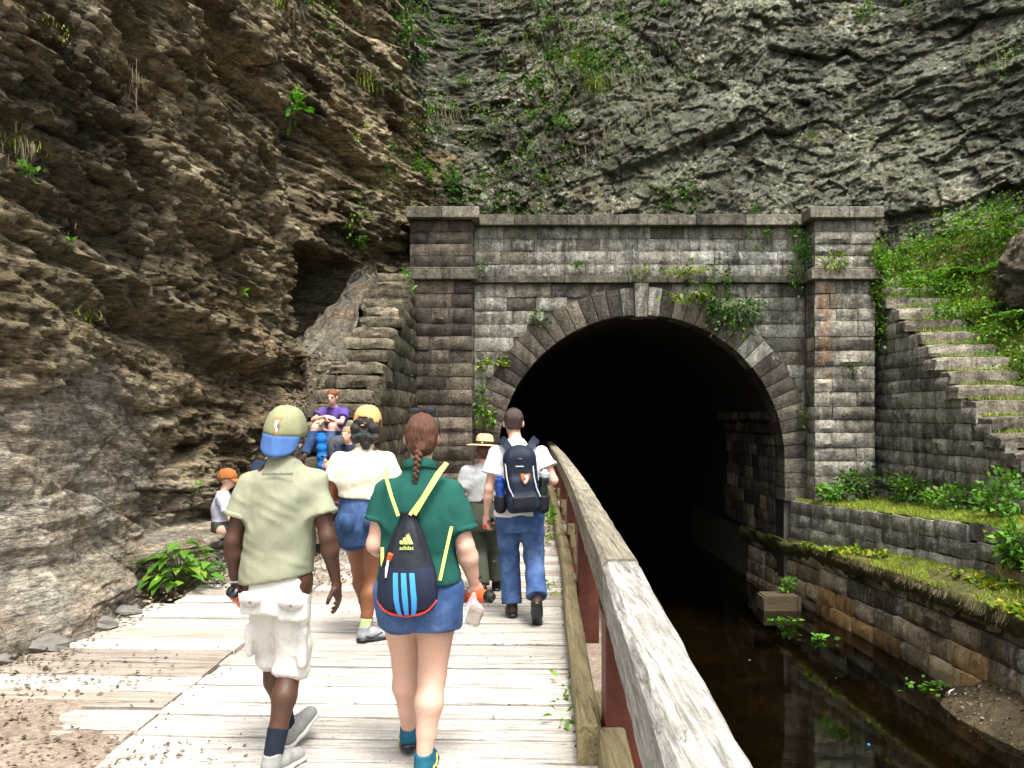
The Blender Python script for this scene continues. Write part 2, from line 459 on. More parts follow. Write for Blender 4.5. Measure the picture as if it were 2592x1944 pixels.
def mat_leaf(name, c0, c1, trans=.35, tint=.35, old=True):
    n = N(name); tone = n.attr('tone')
    c = n.ramp(tone, [(0.0, c0), (.90, c1), (1.0, (min(1, c1[0]*2.0), c1[1]*1.1, c1[2]) if old else c1)])
    c = n.mix(1, c, n.ramp(n.noise(n.pos, 3.0, 3, .5), [(.3, .65), (.7, 1.25)]), 'MULTIPLY')
    c = n.mix(n.math('MULTIPLY', n.rand, tint), c, n.mix(1, c, (1.9, 1.15, .7), 'MULTIPLY'))
    n.done(c, .55, None, .35)
    tl = n.n('BsdfTranslucent'); n.set(tl.inputs['Color'], n.mix(1, c, (1.1, 1.25, .5), 'MULTIPLY'))
    mx = n.n('MixShader'); mx.inputs[0].default_value = trans
    n.l(n.p.outputs[0], mx.inputs[1]); n.l(tl.outputs[0], mx.inputs[2]); n.l(mx.outputs[0], n.out.inputs['Surface'])
    return n.m
M['leaf'] = mat_leaf('green_leaf', (.020, .065, .010), (.075, .19, .022))
M['leaf_lime'] = mat_leaf('yellow_green_leaf', (.07, .16, .015), (.22, .34, .03))
M['leaf_cover'] = mat_leaf('bright_green_cover', (.035, .12, .012), (.14, .30, .032))  # bright green is the leaf colour of this growth
M['leaf_bright'] = mat_leaf('bright_green_leaf', (.035, .12, .012), (.12, .30, .03))
M['grass'] = mat_leaf('short_grass', (.075, .16, .014), (.27, .38, .05), .3)
M['dry_grass'] = mat_leaf('dry_grass', (.11, .085, .045), (.27, .225, .13), .2, 0, False)
M['litter'] = mat_leaf('dead_leaf', (.060, .040, .026), (.25, .195, .14), .1, 0, False)
M['stem'] = mat_plain('plant_stem', (.08, .10, .03), .7)
M['pebble'] = mat_plain('loose_stone', (.16, .15, .13), .9, .5, 14, .4)
# ------------------------------------------------------------------ rock faces
def grid_faces(nr, nc):
    i = np.arange(nr*nc).reshape(nr, nc)
    return np.stack([i[:-1, :-1], i[:-1, 1:], i[1:, 1:], i[1:, :-1]], -1).reshape(-1, 4)

def strata(a, b, th, seed):
    """thin beds: every bed stands out by its own amount, which drifts along the bed"""
    q = b/th; i = np.floor(q); f = q-i
    h0 = vnoise(a*.55+i*7.3, i*3.1+.5, None, seed); h1 = vnoise(a*.55+(i+1)*7.3, (i+1)*3.1+.5, None, seed)
    return lerp(h0, h1, sstep(.80, 1.0, f)), i

def rock_relief(a, b, seed, big, mid, small, stretch, joint=1.0, bed=.12):
    """a along the bedding, b across it (metres)"""
    w = fbm(a*.35, b*.35, 3, seed+90)*.55
    a = a + w*.45 + vnoise(a*1.9, b*1.9, None, seed+71)*.10
    b = b + w*.10 + vnoise(a*.7, b*2.2, None, seed+72)*.035
    h1, i1, e1 = blocks(a/(1.9*stretch), b/1.05, seed+1, .9, .85)
    h2, i2, e2 = blocks(a/(.80*stretch), b/.40, seed+2, .9, 1.0)
    h3, i3, e3 = blocks(a/(.34*stretch), b/.15, seed+3, .95, 1.1)
    h4, i4, e4 = blocks(a/(.13*stretch), b/.06, seed+4, .95, 1.2)
    s1, k1 = strata(a, b, .21, seed+5); s2, k2 = strata(a*2.2, b, .075, seed+6)
    d = big*(h1-.5) + mid*(h2-.5) + small*(h3-.5) + small*.42*(h4-.5) + bed*(.6*s1+.36*s2)
    d = d - joint*(mid*.40*np.exp(-e1*30) + small*.5*np.exp(-e2*20))          # open joints
    d = d + .15*big*fbm(a*.5, b*.5, 4, seed+33) + .012*vnoise(a*24, b*24, None, seed+8)
    tone = np.clip(.25*i1+.30*i2+.25*i3+.20*_h(k1, np.floor(a*.6), k1*0, seed) + .10*fbm(a, b, 3, seed+55), 0, 1)
    return d, tone

def chunk_relief(a, b, seed, amp):
    """massive, irregularly jointed rock: block faces at several scales, each turned its own way"""
    w = fbm(a*.5, b*.5, 3, seed+9); a = a+w*.14; b = b-w*.14+vnoise(a*1.7, b*1.7, None, seed+2)*.05
    d = 0; tone = 0
    for k, (L, h, an) in enumerate(((2.3, .75, .5), (1.0, .52, 1.2), (.46, .34, .2), (.20, .19, .9), (.09, .10, 2.0))):
        c, s_ = math.cos(an), math.sin(an); p, q = (a*c+b*s_)/L, (b*c-a*s_)/(L*.72)
        hh, i, e = blocks(p, q, seed+k*3, .95, 1.5)
        d = d + amp*h*(hh-.5)*.62 - amp*h*.16*np.exp(-e*22); tone = tone + i*(.30, .28, .22, .14, .06)[k]
    return d + .2*amp*fbm(a*.45, b*.45, 4, seed+33), np.clip(tone, 0, 1)

# left cut face: runs along the towpath, bedding almost level
def left_wall():
    nc, nr = 640, 560
    u = np.linspace(0, 1, nc); Y = 2.6*(15.7/2.6)**u
    t = np.linspace(0, 1, nr); Z = -.25 + 16.2*t**1.4
    YY, ZZ = np.meshgrid(Y, Z)
    base = polyline([(0, -4.4), (4, -4.2), (5.5, -3.95), (6.5, -3.62), (8, -3.75), (9.2, -3.85), (10.5, -3.75), (12, -3.72), (14.3, -3.60), (15.1, -3.62), (15.45, -4.3), (15.7, -5.4)], YY)[..., 0]
    base = base - .055*ZZ - .12*sstep(1.5, 3.5, ZZ)
    bb = ZZ + .045*YY
    d, tone = rock_relief(YY, bb, 11, .20, .15, .085, 1.35, 1.0, .15)
    dc, tc = chunk_relief(YY*.8, bb*1.15, 311, .34); d = .85*d + .9*dc; tone = .65*tone+.35*tc
    low = sstep(2.6, 1.9, ZZ + .10*(YY-6)+.25*vnoise(YY*.9, ZZ*.9, None, 77))*sstep(10.5, 8.0, YY)                 # smoother, tighter rock near the ground
    d = d*(1-.78*low)
    # a long inclined ledge and the dark undercuts along it
    for (y0, z0, m, dep, wid, ln) in ((8.5, 6.1, -.18, .55, .30, 2.6), (10.5, 7.6, -.20, .65, .36, 2.4), (12.8, 7.2, -.15, .6, .34, 1.7), (9.6, 2.7, -.02, .40, .25, 1.3), (12.6, 2.3, 0.0, .65, .42, 1.6), (11.3, 4.0, -.1, .35, .22, 1.3), (7.3, 3.1, -.08, .22, .14, 1.4)):
        q = (ZZ-(z0+m*(YY-y0)))/wid; g = np.exp(-((YY-y0)/ln)**2)
        dep = dep*.55; d = d - dep*g*np.exp(-np.maximum(q, 0)**2*6)*np.exp(-np.minimum(q, 0)**2*1.1) + dep*.5*g*np.exp(-((q-1.2)**2)*2.0)
    # low bench of rock at the foot, about seat height, near the boy
    bench = sstep(.46, .34, ZZ)*sstep(7.9, 8.8, YY)*sstep(11.4, 10.4, YY)
    d = d + .62*bench
    foot = sstep(.55, .10, ZZ)*sstep(8.2, 7.6, YY); d = d + .30*foot
    X = base + d
    tone = np.clip(tone+.18*low, 0, 1)
    v = np.stack([X, YY, ZZ], -1).reshape(-1, 3)
    # ledges also sag a little so the faces are not a pure height field
    v[:, 2] += (-.09*np.clip(d, -1, 1)*(.6+.4*vnoise(YY*2, ZZ*2, None, 5))).ravel()*sstep(.5, 1.4, ZZ).ravel()
    me = mesh_np('cliff', v, grid_faces(nr, nc)[:, ::-1], smooth=False)
    attr(me, 'tone', tone); attr(me, 'grey', np.clip(low+.5*sstep(1.2, .2, ZZ), 0, 1))
    me.materials.append(M['rock_left'])
    o = link('cliff', me); tag(o, 'tall brown layered rock face rising left of the boardwalk', 'cliff', kind='structure')
    return v.reshape(nr, nc, 3)

PATH = np.array([(-5.2, 14.9), (-4.7, 15.8), (-4.15, 17.0), (-3.5, 19.0), (-2.45, 20.9), (-1.55, 22.6), (-.6, 22.3), (.6, 21.7), (3, 21.5), (8.2, 21.5), (9.9, 20.9), (11.2, 19.6), (12.0, 17.4), (12.5, 14), (12.9, 9), (13.3, 3)], float)
def back_wall():
    seg = np.r_[0, np.cumsum(np.hypot(*np.diff(PATH, axis=0).T))]
    L = seg[-1]; nr, nc = 430, 900
    s = np.r_[np.linspace(0, 27.5, 820), np.linspace(27.5, L, 81)[1:]]
    k = np.linspace(0, L, 400)
    px = np.interp(k, seg, PATH[:, 0]); py = np.interp(k, seg, PATH[:, 1])
    ker = np.hanning(31); ker /= ker.sum()
    sm = lambda q: np.convolve(np.pad(q, 15, 'edge'), ker, 'valid')
    px, py = sm(px), sm(py); tx, ty = np.gradient(px, k), np.gradient(py, k); tl = np.hypot(tx, ty)
    nx, ny = ty/tl, -tx/tl                                    # toward the viewer
    f = lambda q: np.interp(s, k, q)
    bx, by, bnx, bny = f(px), f(py), f(nx), f(ny)
    Z = 1.0 + 15.5*np.linspace(0, 1, nr)**1.05
    S, ZZ = np.meshgrid(s, Z)
    BX, BY, BNX, BNY = (np.broadcast_to(q, S.shape) for q in (bx, by, bnx, bny))
    left = sstep(8.9, 7.4, S); right = sstep(17.0, 20.0, S)
    # bedding dips: down to the right on the left flank, down to the left on the back face
    ca, sa = math.cos(.42), math.sin(.42)
    d, tone = rock_relief(S*ca+ZZ*sa, ZZ*ca-S*sa, 43, .46, .22, .085, 1.2, .55, .055)
    df, tf = rock_relief(S*1.1, ZZ+.05*S, 61, .34, .22, .10, 1.6, .8, .14)
    d2, tone2 = chunk_relief(S, ZZ, 87, .48); d3, tone3 = chunk_relief(S, ZZ, 187, .46); d = .26*d*sstep(9.8, 12.2, S)+.75*d3*(1+.35*sstep(12, 10, S)); tone = .55*tone+.45*tone3     # blocky, lichened right half
    k2 = sstep(15.2, 17.0, S + .55*(ZZ-8) + .8*vnoise(S*.5, ZZ*.5, None, 3))
    d = lerp(d, d2, k2); tone = lerp(tone, tone2*.75+.22, k2)
    tone = tone - .22*np.exp(-((S-11.5)/2.6)**2-((ZZ-7.6)/1.3)**2) - .10*sstep(14.5, 11.5, S)      # seepage-darkened rock
    d = lerp(d, df, left); tone = lerp(tone, tf, left)
    # long overhanging slab crossing the face above the coping
    q = (ZZ-(9.2+.42*(S-15.6)))/.55; g = sstep(12.6, 13.4, S)*sstep(17.4, 16.2, S)
    d = d + g*(.26*sstep(-.05, .25, q)*sstep(2.6, .6, q)) - g*.10*sstep(.0, -.25, q)*sstep(-1.8, -.4, q)
    # hollow under the strata beside the upper steps
    cave = np.exp(-((S-3.0)/1.25)**4)*sstep(5.25, 4.95, ZZ-.05*(S-3.0)+.15*vnoise(S*2, ZZ*2, None, 4))
    d = d - 2.3*cave + .25*np.exp(-((S-3.0)/1.4)**4)*np.exp(-((ZZ-5.5)/.35)**2)
    nook = np.exp(-((S-1.9)/.7)**2-((ZZ-7.2)/.75)**2); d = d - 1.2*nook
    lean = np.where(ZZ > 6.2, ZZ-6.2, 0)*lerp(.30, .16, left)*(1-.5*right) + right*.25*np.maximum(ZZ-3.5, 0)*.8
    off = d - lean
    X = BX + BNX*off; Yv = BY + BNY*off
    Zv = ZZ - .16*np.clip(d, -1, 1)
    v = np.stack([X, Yv, Zv], -1)
    fc = grid_faces(nr, nc)
    keep = ~((ZZ < 5.6) & (BX > -1.6) & (BX < 8.0))[:-1, :-1].ravel()          # open where the portal and bore stand
    me = mesh_np('cliff', v.reshape(-1, 3), fc[keep], smooth=False)
    attr(me, 'tone', np.clip(tone, 0, 1))
    me.materials.append(M['rock_back'])
    # the left flank keeps the brown rock
    me.materials.append(M['rock_left'])
    mi = ((S + 1.2*vnoise(S*.8, ZZ*.8, None, 9) + .12*(ZZ-6)) < 8.5)[:-1, :-1].astype(np.int32).ravel()[keep]
    me.polygons.foreach_set('material_index', mi)
    o = link('cliff', me); tag(o, 'grey green lichened rock face above and behind the tunnel portal', 'cliff', kind='structure')
    return v, S, ZZ
LEFT = left_wall()
BACK, BACK_S, BACK_Z = back_wall()
# ------------------------------------------------------------------ stone blocks
_stone_cache = {}
def stone_mesh(w, h, dep, seed, bulge=.05, nx=7, nz=5, rough=1.0):
    """quarry-faced block: origin at the centre of its face plane, face toward -Y, body behind"""
    r = np.random.default_rng(seed)
    xs = np.linspace(-w/2, w/2, nx); zs = np.linspace(-h/2, h/2, nz)
    X, Z = np.meshgrid(xs, zs)
    e = np.minimum(np.minimum(X+w/2, w/2-X), np.minimum(Z+h/2, h/2-Z))
    p = np.clip(e/.07, 0, 1)
    n = fbm(X*4+seed*3.7, Z*5+seed*1.3, 3, seed % 97)
    hh, _, _ = blocks(X*3.2+seed*.77, Z*4.5+seed*.31, seed % 89, .9, 1.0)
    Yd = -(bulge*p**.6*(.55+.6*rough*(hh-.35)) + .012*rough*n*p)
    jx = (r.random((nz, nx))-.5)*.012; jz = (r.random((nz, nx))-.5)*.012
    front = np.stack([X+jx, Yd, Z+jz], -1)
    ii = np.arange(nx*nz).reshape(nz, nx)
    f = [tuple(q) for q in np.stack([ii[:-1, :-1], ii[:-1, 1:], ii[1:, 1:], ii[1:, :-1]], -1).reshape(-1, 4)]
    v = [tuple(q) for q in front.reshape(-1, 3)]
    ring = list(ii[0, :]) + list(ii[1:, -1]) + list(ii[-1, -2::-1]) + list(ii[-2:0:-1, 0])
    b0 = len(v)
    for k in ring:
        q = front.reshape(-1, 3)[k]; v.append((q[0], dep, q[2]))
    m = len(ring)
    for a in range(m):
        c = (a+1) % m; f.append((ring[a], b0+a, b0+c, ring[c]))
    f.append(tuple(b0+a for a in range(m)))
    me = bpy.data.meshes.new('stone'); me.from_pydata(v, [], f); me.update()
    me.polygons.foreach_set('use_smooth', np.ones(len(me.polygons), dtype=bool))
    me.set_sharp_from_angle(angle=R(38))
    return me

_sid = [100]
def stone(name, parent, c, w, h, mat, dep=.25, ang=0.0, bulge=.05, joint=.012, rot=None, rough=1.0, nx=None):
    """c: centre of the face; ang: rotation about Z of the outward normal (0 = toward -Y)"""
    _sid[0] += 1
    nx = nx or int(np.clip(round(w/.09), 4, 9)); nz = int(np.clip(round(h/.07), 4, 7))
    me = stone_mesh(w-joint, h-joint, dep, _sid[0], bulge, nx, nz, rough); me.name = name
    return link(name, me, mat, parent, c, rot if rot is not None else (0, 0, ang))

def split_len(L, lo, hi, rg):
    out = []; x = 0
    while L - x > hi*1.3:
        w = rg.uniform(lo, hi); out.append(w); x += w
    rem = L - x
    if rem > hi: out += [rem*.5]*2
    elif rem < lo*.55 and out: out[-1] += rem
    else: out.append(rem)
    return out

XC, RC, ZC = 3.15, 3.50, .69           # arch centre, radius, springing height
YW, YP = 20.4, 19.8                    # wall face, pilaster face
ring_t = .66

def portal():
    rg = random.Random(5)
    root = empty('tunnel_portal', (XC, YW, 0))
    tag(root, 'grey stone tunnel portal with pilasters, coping and round arch over the canal', 'tunnel portal')
    def W(o): o.location = Vector(o.location) - Vector((XC, YW, 0)); return o
    # mortar core of the wall with the arch cut out
    mb = MB(); n = 36
    Rq = RC+ring_t*.5
    arc = [(XC+Rq*math.cos(a), ZC+Rq*math.sin(a)) for a in [math.pi*k/n for k in range(n+1)]]
    y0, y1 = YW+.05, YW+1.1
    top = 6.34; L, Rr = -1.2, 7.5
    pts = []
    for i in range(n):
        (xa, za), (xb, zb) = arc[i], arc[i+1]
        mb.add([(xa, y0, za), (xb, y0, zb), (xb, y0, top), (xa, y0, top)], [(0, 1, 2, 3)][::1])
    mb.add([(arc[0][0], y0, -1.4), (Rr, y0, -1.4), (Rr, y0, top), (arc[0][0], y0, top)], [(0, 1, 2, 3)])
    mb.add([(L, y0, -1.4), (arc[-1][0], y0, -1.4), (arc[-1][0], y0, top), (L, y0, top)], [(0, 1, 2, 3)])
    mb.box(L, Rr, y0+.02, y1+.3, 5.0, top)
    mb.box(XC+RC+.03, Rr, y0+.03, y1, -3.5, -.30)
    wall = W(mb.build('wall', M['mortar'], root, (0, 0, 0), smooth=False))
    def put(parent, name, c, *a, **k):
        o = stone(name, parent, c, *a, **k)
        off = Vector((XC, YW, 0))
        o.location = Vector(o.location) - (off if parent is not root else off) - Vector(parent.location) + (Vector((0,0,0)))
        return o
    # for children of parts whose own origin is -root, locations are local to that part
    def sub(parent, name, c, *a, **k):
        o = stone(name, parent, c, *a, **k); return o
    # spandrel and parapet courses
    def course_wall(z0, z1, mat):
        zc = (z0+z1)/2; ro = RC+ring_t+.015
        def half(z):
            if z <= ZC: return ro
            q = ro*ro-(z-ZC)**2
            return math.sqrt(q) if q > 0 else 0
        hw = half(min(zc, z1)) if z0 < ZC+ro else 0
        x0, x1 = -.93, 7.17
        spans = [(x0, x1)] if hw <= .25 else [(x0, XC-hw), (XC+hw, x1)]
        for (a, b) in spans:
            if b-a < .10: continue
            x = a; ws = split_len(b-a, .55, 1.05, rg)
            for w in ws:
                sub(wall, 'stone', (x+w/2, YW+.02+rg.uniform(-.012, .012), zc), w, z1-z0, mat if rg.random() < .8 else M['stone_cap'], bulge=.045)
                x += w
    z = 5.135; hs = [.30, .32, .30, .295]
    for h in hs: course_wall(z, z+h, M['stone_mid']); z += h
    z = 4.965
    while z > -.25:
        h = rg.uniform(.29, .36); course_wall(z-h, z, M['stone_mid']); z -= h
    # arch ring
    core = MB(); m = 40
    v = []; f = []
    for k in range(m+1):
        a = math.pi*k/m
        for rr in (RC+.01, RC+ring_t):
            for yy in (YW+.06, YW+.7): v.append((XC+rr*math.cos(a), yy, ZC+rr*math.sin(a)))
    for k in range(m):
        b = 4*k
        f += [(b, b+4, b+5, b+1), (b, b+2, b+6, b+4), (b+2, b+3, b+7, b+6)]
    ring = W(core.add(v, f).build('arch_ring', M['mortar'], root, (0, 0, 0), smooth=False))
    nv = 37; da = math.pi/nv
    def vous(a0, a1, r0, r1, proud, mat, nm):
        vv = []; ff = []; nr, na = 5, 3
        rq = random.Random(int(a0*1000))
        gap = .010
        for i in range(nr+1):
            rr = lerp(r0, r1, i/nr)
            for j in range(na+1):
                a = lerp(a0+gap/rr, a1-gap/rr, j/na)
                edge = (i in (0, nr)) or (j in (0, na))
                yy = YW-proud-(0 if edge else .018+rq.uniform(0, .022))
                vv.append((XC+rr*math.cos(a), yy, ZC+rr*math.sin(a)))
        q = na+1
        for i in range(nr):
            for j in range(na): ff.append((i*q+j, (i+1)*q+j, (i+1)*q+j+1, i*q+j+1))
        ed = [i*q for i in range(nr+1)] + [nr*q+j for j in range(1, q)] + [i*q+na for i in range(nr-1, -1, -1)] + [j for j in range(na-1, 0, -1)]
        b0 = len(vv)
        for e in ed: x_, _, z_ = vv[e]; vv.append((x_, YW+.62, z_))
        for k in range(len(ed)):
            c = (k+1) % len(ed); ff.append((ed[k], b0+k, b0+c, ed[c]))
        o = MB().add(vv, ff).build(nm, mat, ring)
        return o
    for k in range(nv):
        a0, a1 = k*da, (k+1)*da
        key = k == nv//2
        r1 = RC+ring_t if not key else 4.965-ZC-.01
        o = vous(a0, a1, RC-(.045 if key else 0)-.004*(k % 3), r1+(0 if key else rg.uniform(-.03, .02)), .06+(.05 if key else rg.uniform(0, .012)),
                 M['stone_ring'] if rg.random() < .8 else M['stone_mid'], 'keystone' if key else 'voussoir')
    for s in (-1, 1):                                              # jamb stones below the springing
        z = ZC; zb = 0 if s < 0 else -.36
        while z > zb+.05:
            h = min(rg.uniform(.34, .40), z-zb)
            cx = XC+s*(RC+ring_t/2)
            sub(ring, 'jamb_stone', (cx, YW-.06, z-h/2), ring_t, h, M['stone_ring'], dep=.66, bulge=.02, rough=.5); z -= h
    # band and coping of the wall
    def strip(nm, z0, z1, yf, depth, x0, x1, lo, hi, mat):
        p = MB().box(x0+.01, x1-.01, yf+.06, YW+.5, z0+.015, z1-.015)
        p = W(p.build(nm, M['mortar'], root, (0, 0, 0), smooth=False))
        x = x0
        for w in split_len(x1-x0, lo, hi, rg):
            q = MB().box(-w/2+.006, w/2-.006, rg.uniform(-.008, .008), depth, -(z1-z0)/2, (z1-z0)/2+rg.uniform(-.006, .006))
            q.build(nm+'_stone', mat, p, (x+w/2, yf, (z0+z1)/2), bevel=.012); x += w
    strip('band', 4.965, 5.135, YW-.12, .5, -.92, 7.16, .9, 1.7, M['stone_cap'])
    strip('coping', 6.35, 6.60, YW-.20, 1.0, -.80, 7.04, .7, 1.4, M['stone_cap'])
    # pilasters
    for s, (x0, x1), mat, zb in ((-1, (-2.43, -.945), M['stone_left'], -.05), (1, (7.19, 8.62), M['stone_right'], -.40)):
        p = W(MB().box(x0+.04, x1-.04, YP+.05, YW+1.0, zb-.3, 6.40).build('pilaster', M['mortar'], root, (0, 0, 0), smooth=False))
        ranges = [(5.24, 6.375, 4), (zb, 4.945, 0)]
        for (za, zt, cnt) in ranges:
            z = zt
            while z > za+.06:
                h = (zt-za)/cnt if cnt else min(rg.uniform(.30, .38), z-za)
                if z-za-h < .14: h = z-za
                x = x0; n_ = rg.choice([1, 2, 2, 3]) if s < 0 else rg.choice([2, 2, 3])
                cuts = sorted([rg.uniform(.25, .75) for _ in range(n_-1)]) if n_ < 3 else [rg.uniform(.26, .38), rg.uniform(.60, .74)]
                xs = [x0]+[lerp(x0, x1, c) for c in cuts]+[x1]
                bul = rg.uniform(.04, .085)
                for a, b in zip(xs[:-1], xs[1:]):
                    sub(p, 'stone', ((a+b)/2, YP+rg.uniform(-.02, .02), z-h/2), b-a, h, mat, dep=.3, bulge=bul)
                # return face toward the opening
                xf, an = (x1, R(90)) if s < 0 else (x0, R(-90))
                sub(p, 'return_stone', (xf-.01*(-s)*0, (YP+YW)/2+.02, z-h/2), YW-YP-.06, h, mat, dep=.25, ang=an, bulge=.035)
                if s < 0 or True:
                    xo, ao = (x0, R(-90)) if s < 0 else (x1, R(90))
                    sub(p, 'return_stone', (xo, (YP+YW)/2+.10, z-h/2), YW-YP+.1, h, mat, dep=.25, ang=ao, bulge=.035)
                z -= h
        cx = (x0+x1)/2
        q = MB(); q.box(x0-.12, x1+.12, YP-.14, YW+.6, 4.945, 5.19); q.box(x0-.07, x1+.07, YP-.09, YW+.6, 5.19, 5.24)
        q.build('band_stone', M['stone_cap'], p, bevel=.02)
        xm = lerp(x0, x1, .52)
        for a, b in ((x0-.07, xm), (xm+.006, x1+.17)) if s < 0 else ((x0-.17, xm), (xm+.006, x1+.14)):
            q = MB().box(a, b, YP-.2, YW+.8, 6.385, 6.65)
            q.build('cap_stone', M['stone_cap'], p, bevel=.02)
    return root
portal()

# ------------------------------------------------------------------ tunnel bore
def tunnel():
    root = empty('tunnel_bore', (XC, YW+.6, 0)); tag(root, 'pitch dark brick tunnel bore behind the stone portal', 'tunnel')
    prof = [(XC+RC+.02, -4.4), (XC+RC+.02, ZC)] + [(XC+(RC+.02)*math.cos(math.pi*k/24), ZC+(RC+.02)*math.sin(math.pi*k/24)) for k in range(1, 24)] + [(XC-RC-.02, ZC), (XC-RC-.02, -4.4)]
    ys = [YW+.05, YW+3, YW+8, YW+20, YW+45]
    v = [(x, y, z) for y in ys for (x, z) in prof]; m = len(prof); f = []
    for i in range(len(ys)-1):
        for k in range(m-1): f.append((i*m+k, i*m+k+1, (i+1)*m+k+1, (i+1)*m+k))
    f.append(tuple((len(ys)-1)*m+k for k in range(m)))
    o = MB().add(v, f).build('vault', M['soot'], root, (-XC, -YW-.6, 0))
    rg = random.Random(8); z = -1.38
    while z < 1.7:
        h = rg.uniform(.30, .38); y = YW+.70; yy = y
        while yy < YW+5.0:
            w = rg.uniform(.5, .9)
            if z+h/2 < ZC: xx, tilt = XC+RC, 0
            else:
                a = math.asin(min(.99, (z+h/2-ZC)/RC)); xx = XC+RC*math.cos(a); tilt = a
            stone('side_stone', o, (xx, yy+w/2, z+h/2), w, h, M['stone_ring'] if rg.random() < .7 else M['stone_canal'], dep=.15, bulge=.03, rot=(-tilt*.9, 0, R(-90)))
            yy += w
        z += h
    return root
tunnel()

# ------------------------------------------------------------------ ground, boardwalk
RAILP = [(-6, .0), (-2, .20), (1.83, .44), (4.43, .575), (6.4, .65), (9.36, .77), (12.2, .86), (17.3, 1.0), (26, 1.15), (60, 1.3)]
def railx(y): return float(polyline(RAILP, np.array([float(y)]))[0, 0])
BOARD_END, LEFT_END = 11.5, 8.35
def seamx(y): return -2.02 + .025*(y-4.5)

def ground():
    xs = np.concatenate([np.linspace(-9, -4.6, 12)[:-1], np.linspace(-4.6, 1.6, 150)])
    ys = np.concatenate([np.linspace(-30, 1, 20)[:-1], np.linspace(1, 21, 420), np.linspace(21, 70, 20)[1:]])
    X, Y = np.meshgrid(xs, ys)
    rx = polyline(RAILP, Y)[..., 0]
    X = np.minimum(X, rx+.20)
    n = fbm(X*1.3, Y*1.3, 4, 3)
    sx = -2.02+.025*(Y-4.5)
    z = np.full(X.shape, -.34)
    on_right = (X > sx)
    far = sstep(BOARD_END-.05, BOARD_END+.25, Y)
    z = lerp(z, -.02+.03*n, far)
    gl = sstep(LEFT_END-.05, LEFT_END+.2, Y)*sstep(.02, -.06, X-sx)          # gravel left of the far boards
    z = np.maximum(z, lerp(-.34, -.02+.025*n, gl))
    z = np.where(np.abs(X-sx) < .13, np.maximum(z, -.045+.012*n), z)
    # dirt that has spilled over the lower left boards
    heap = sstep(-2.0, -2.5, X + .45*n)*sstep(5.9, 5.0, Y+.6*n) + sstep(-1.5, -2.0, X+.5*n)*sstep(4.7, 4.1, Y+.5*n)
    z = z + np.clip(heap, 0, 1)*(-z+.004+.030*n)*sstep(-.5, .3, Y)
    edge = sstep(-3.25, -3.75, X)*sstep(.5, 3, Y)*(1-far); z = np.maximum(z, lerp(-.34, -.01+.04*n, edge))
    z = z + .006*vnoise(X*14, Y*14, None, 5)*(z > -.2)
    z[:, 0] += 3
    me = mesh_np('ground', np.stack([X, Y, z], -1).reshape(-1, 3), grid_faces(*X.shape))
    me.materials.append(M['dirt']); me.materials.append(M['gravel'])
    gm = ((Y > LEFT_END) & (Y < 13.5+n) & (X > -3.4+.4*n) & (X < -1.2))[:-1, :-1]
    me.polygons.foreach_set('material_index', gm.astype(np.int32).ravel())
    tag(link('ground', me), 'brown trodden dirt towpath leading to the tunnel', 'path', kind='structure')
    return X, Y, z
GX, GY, GZ = ground()

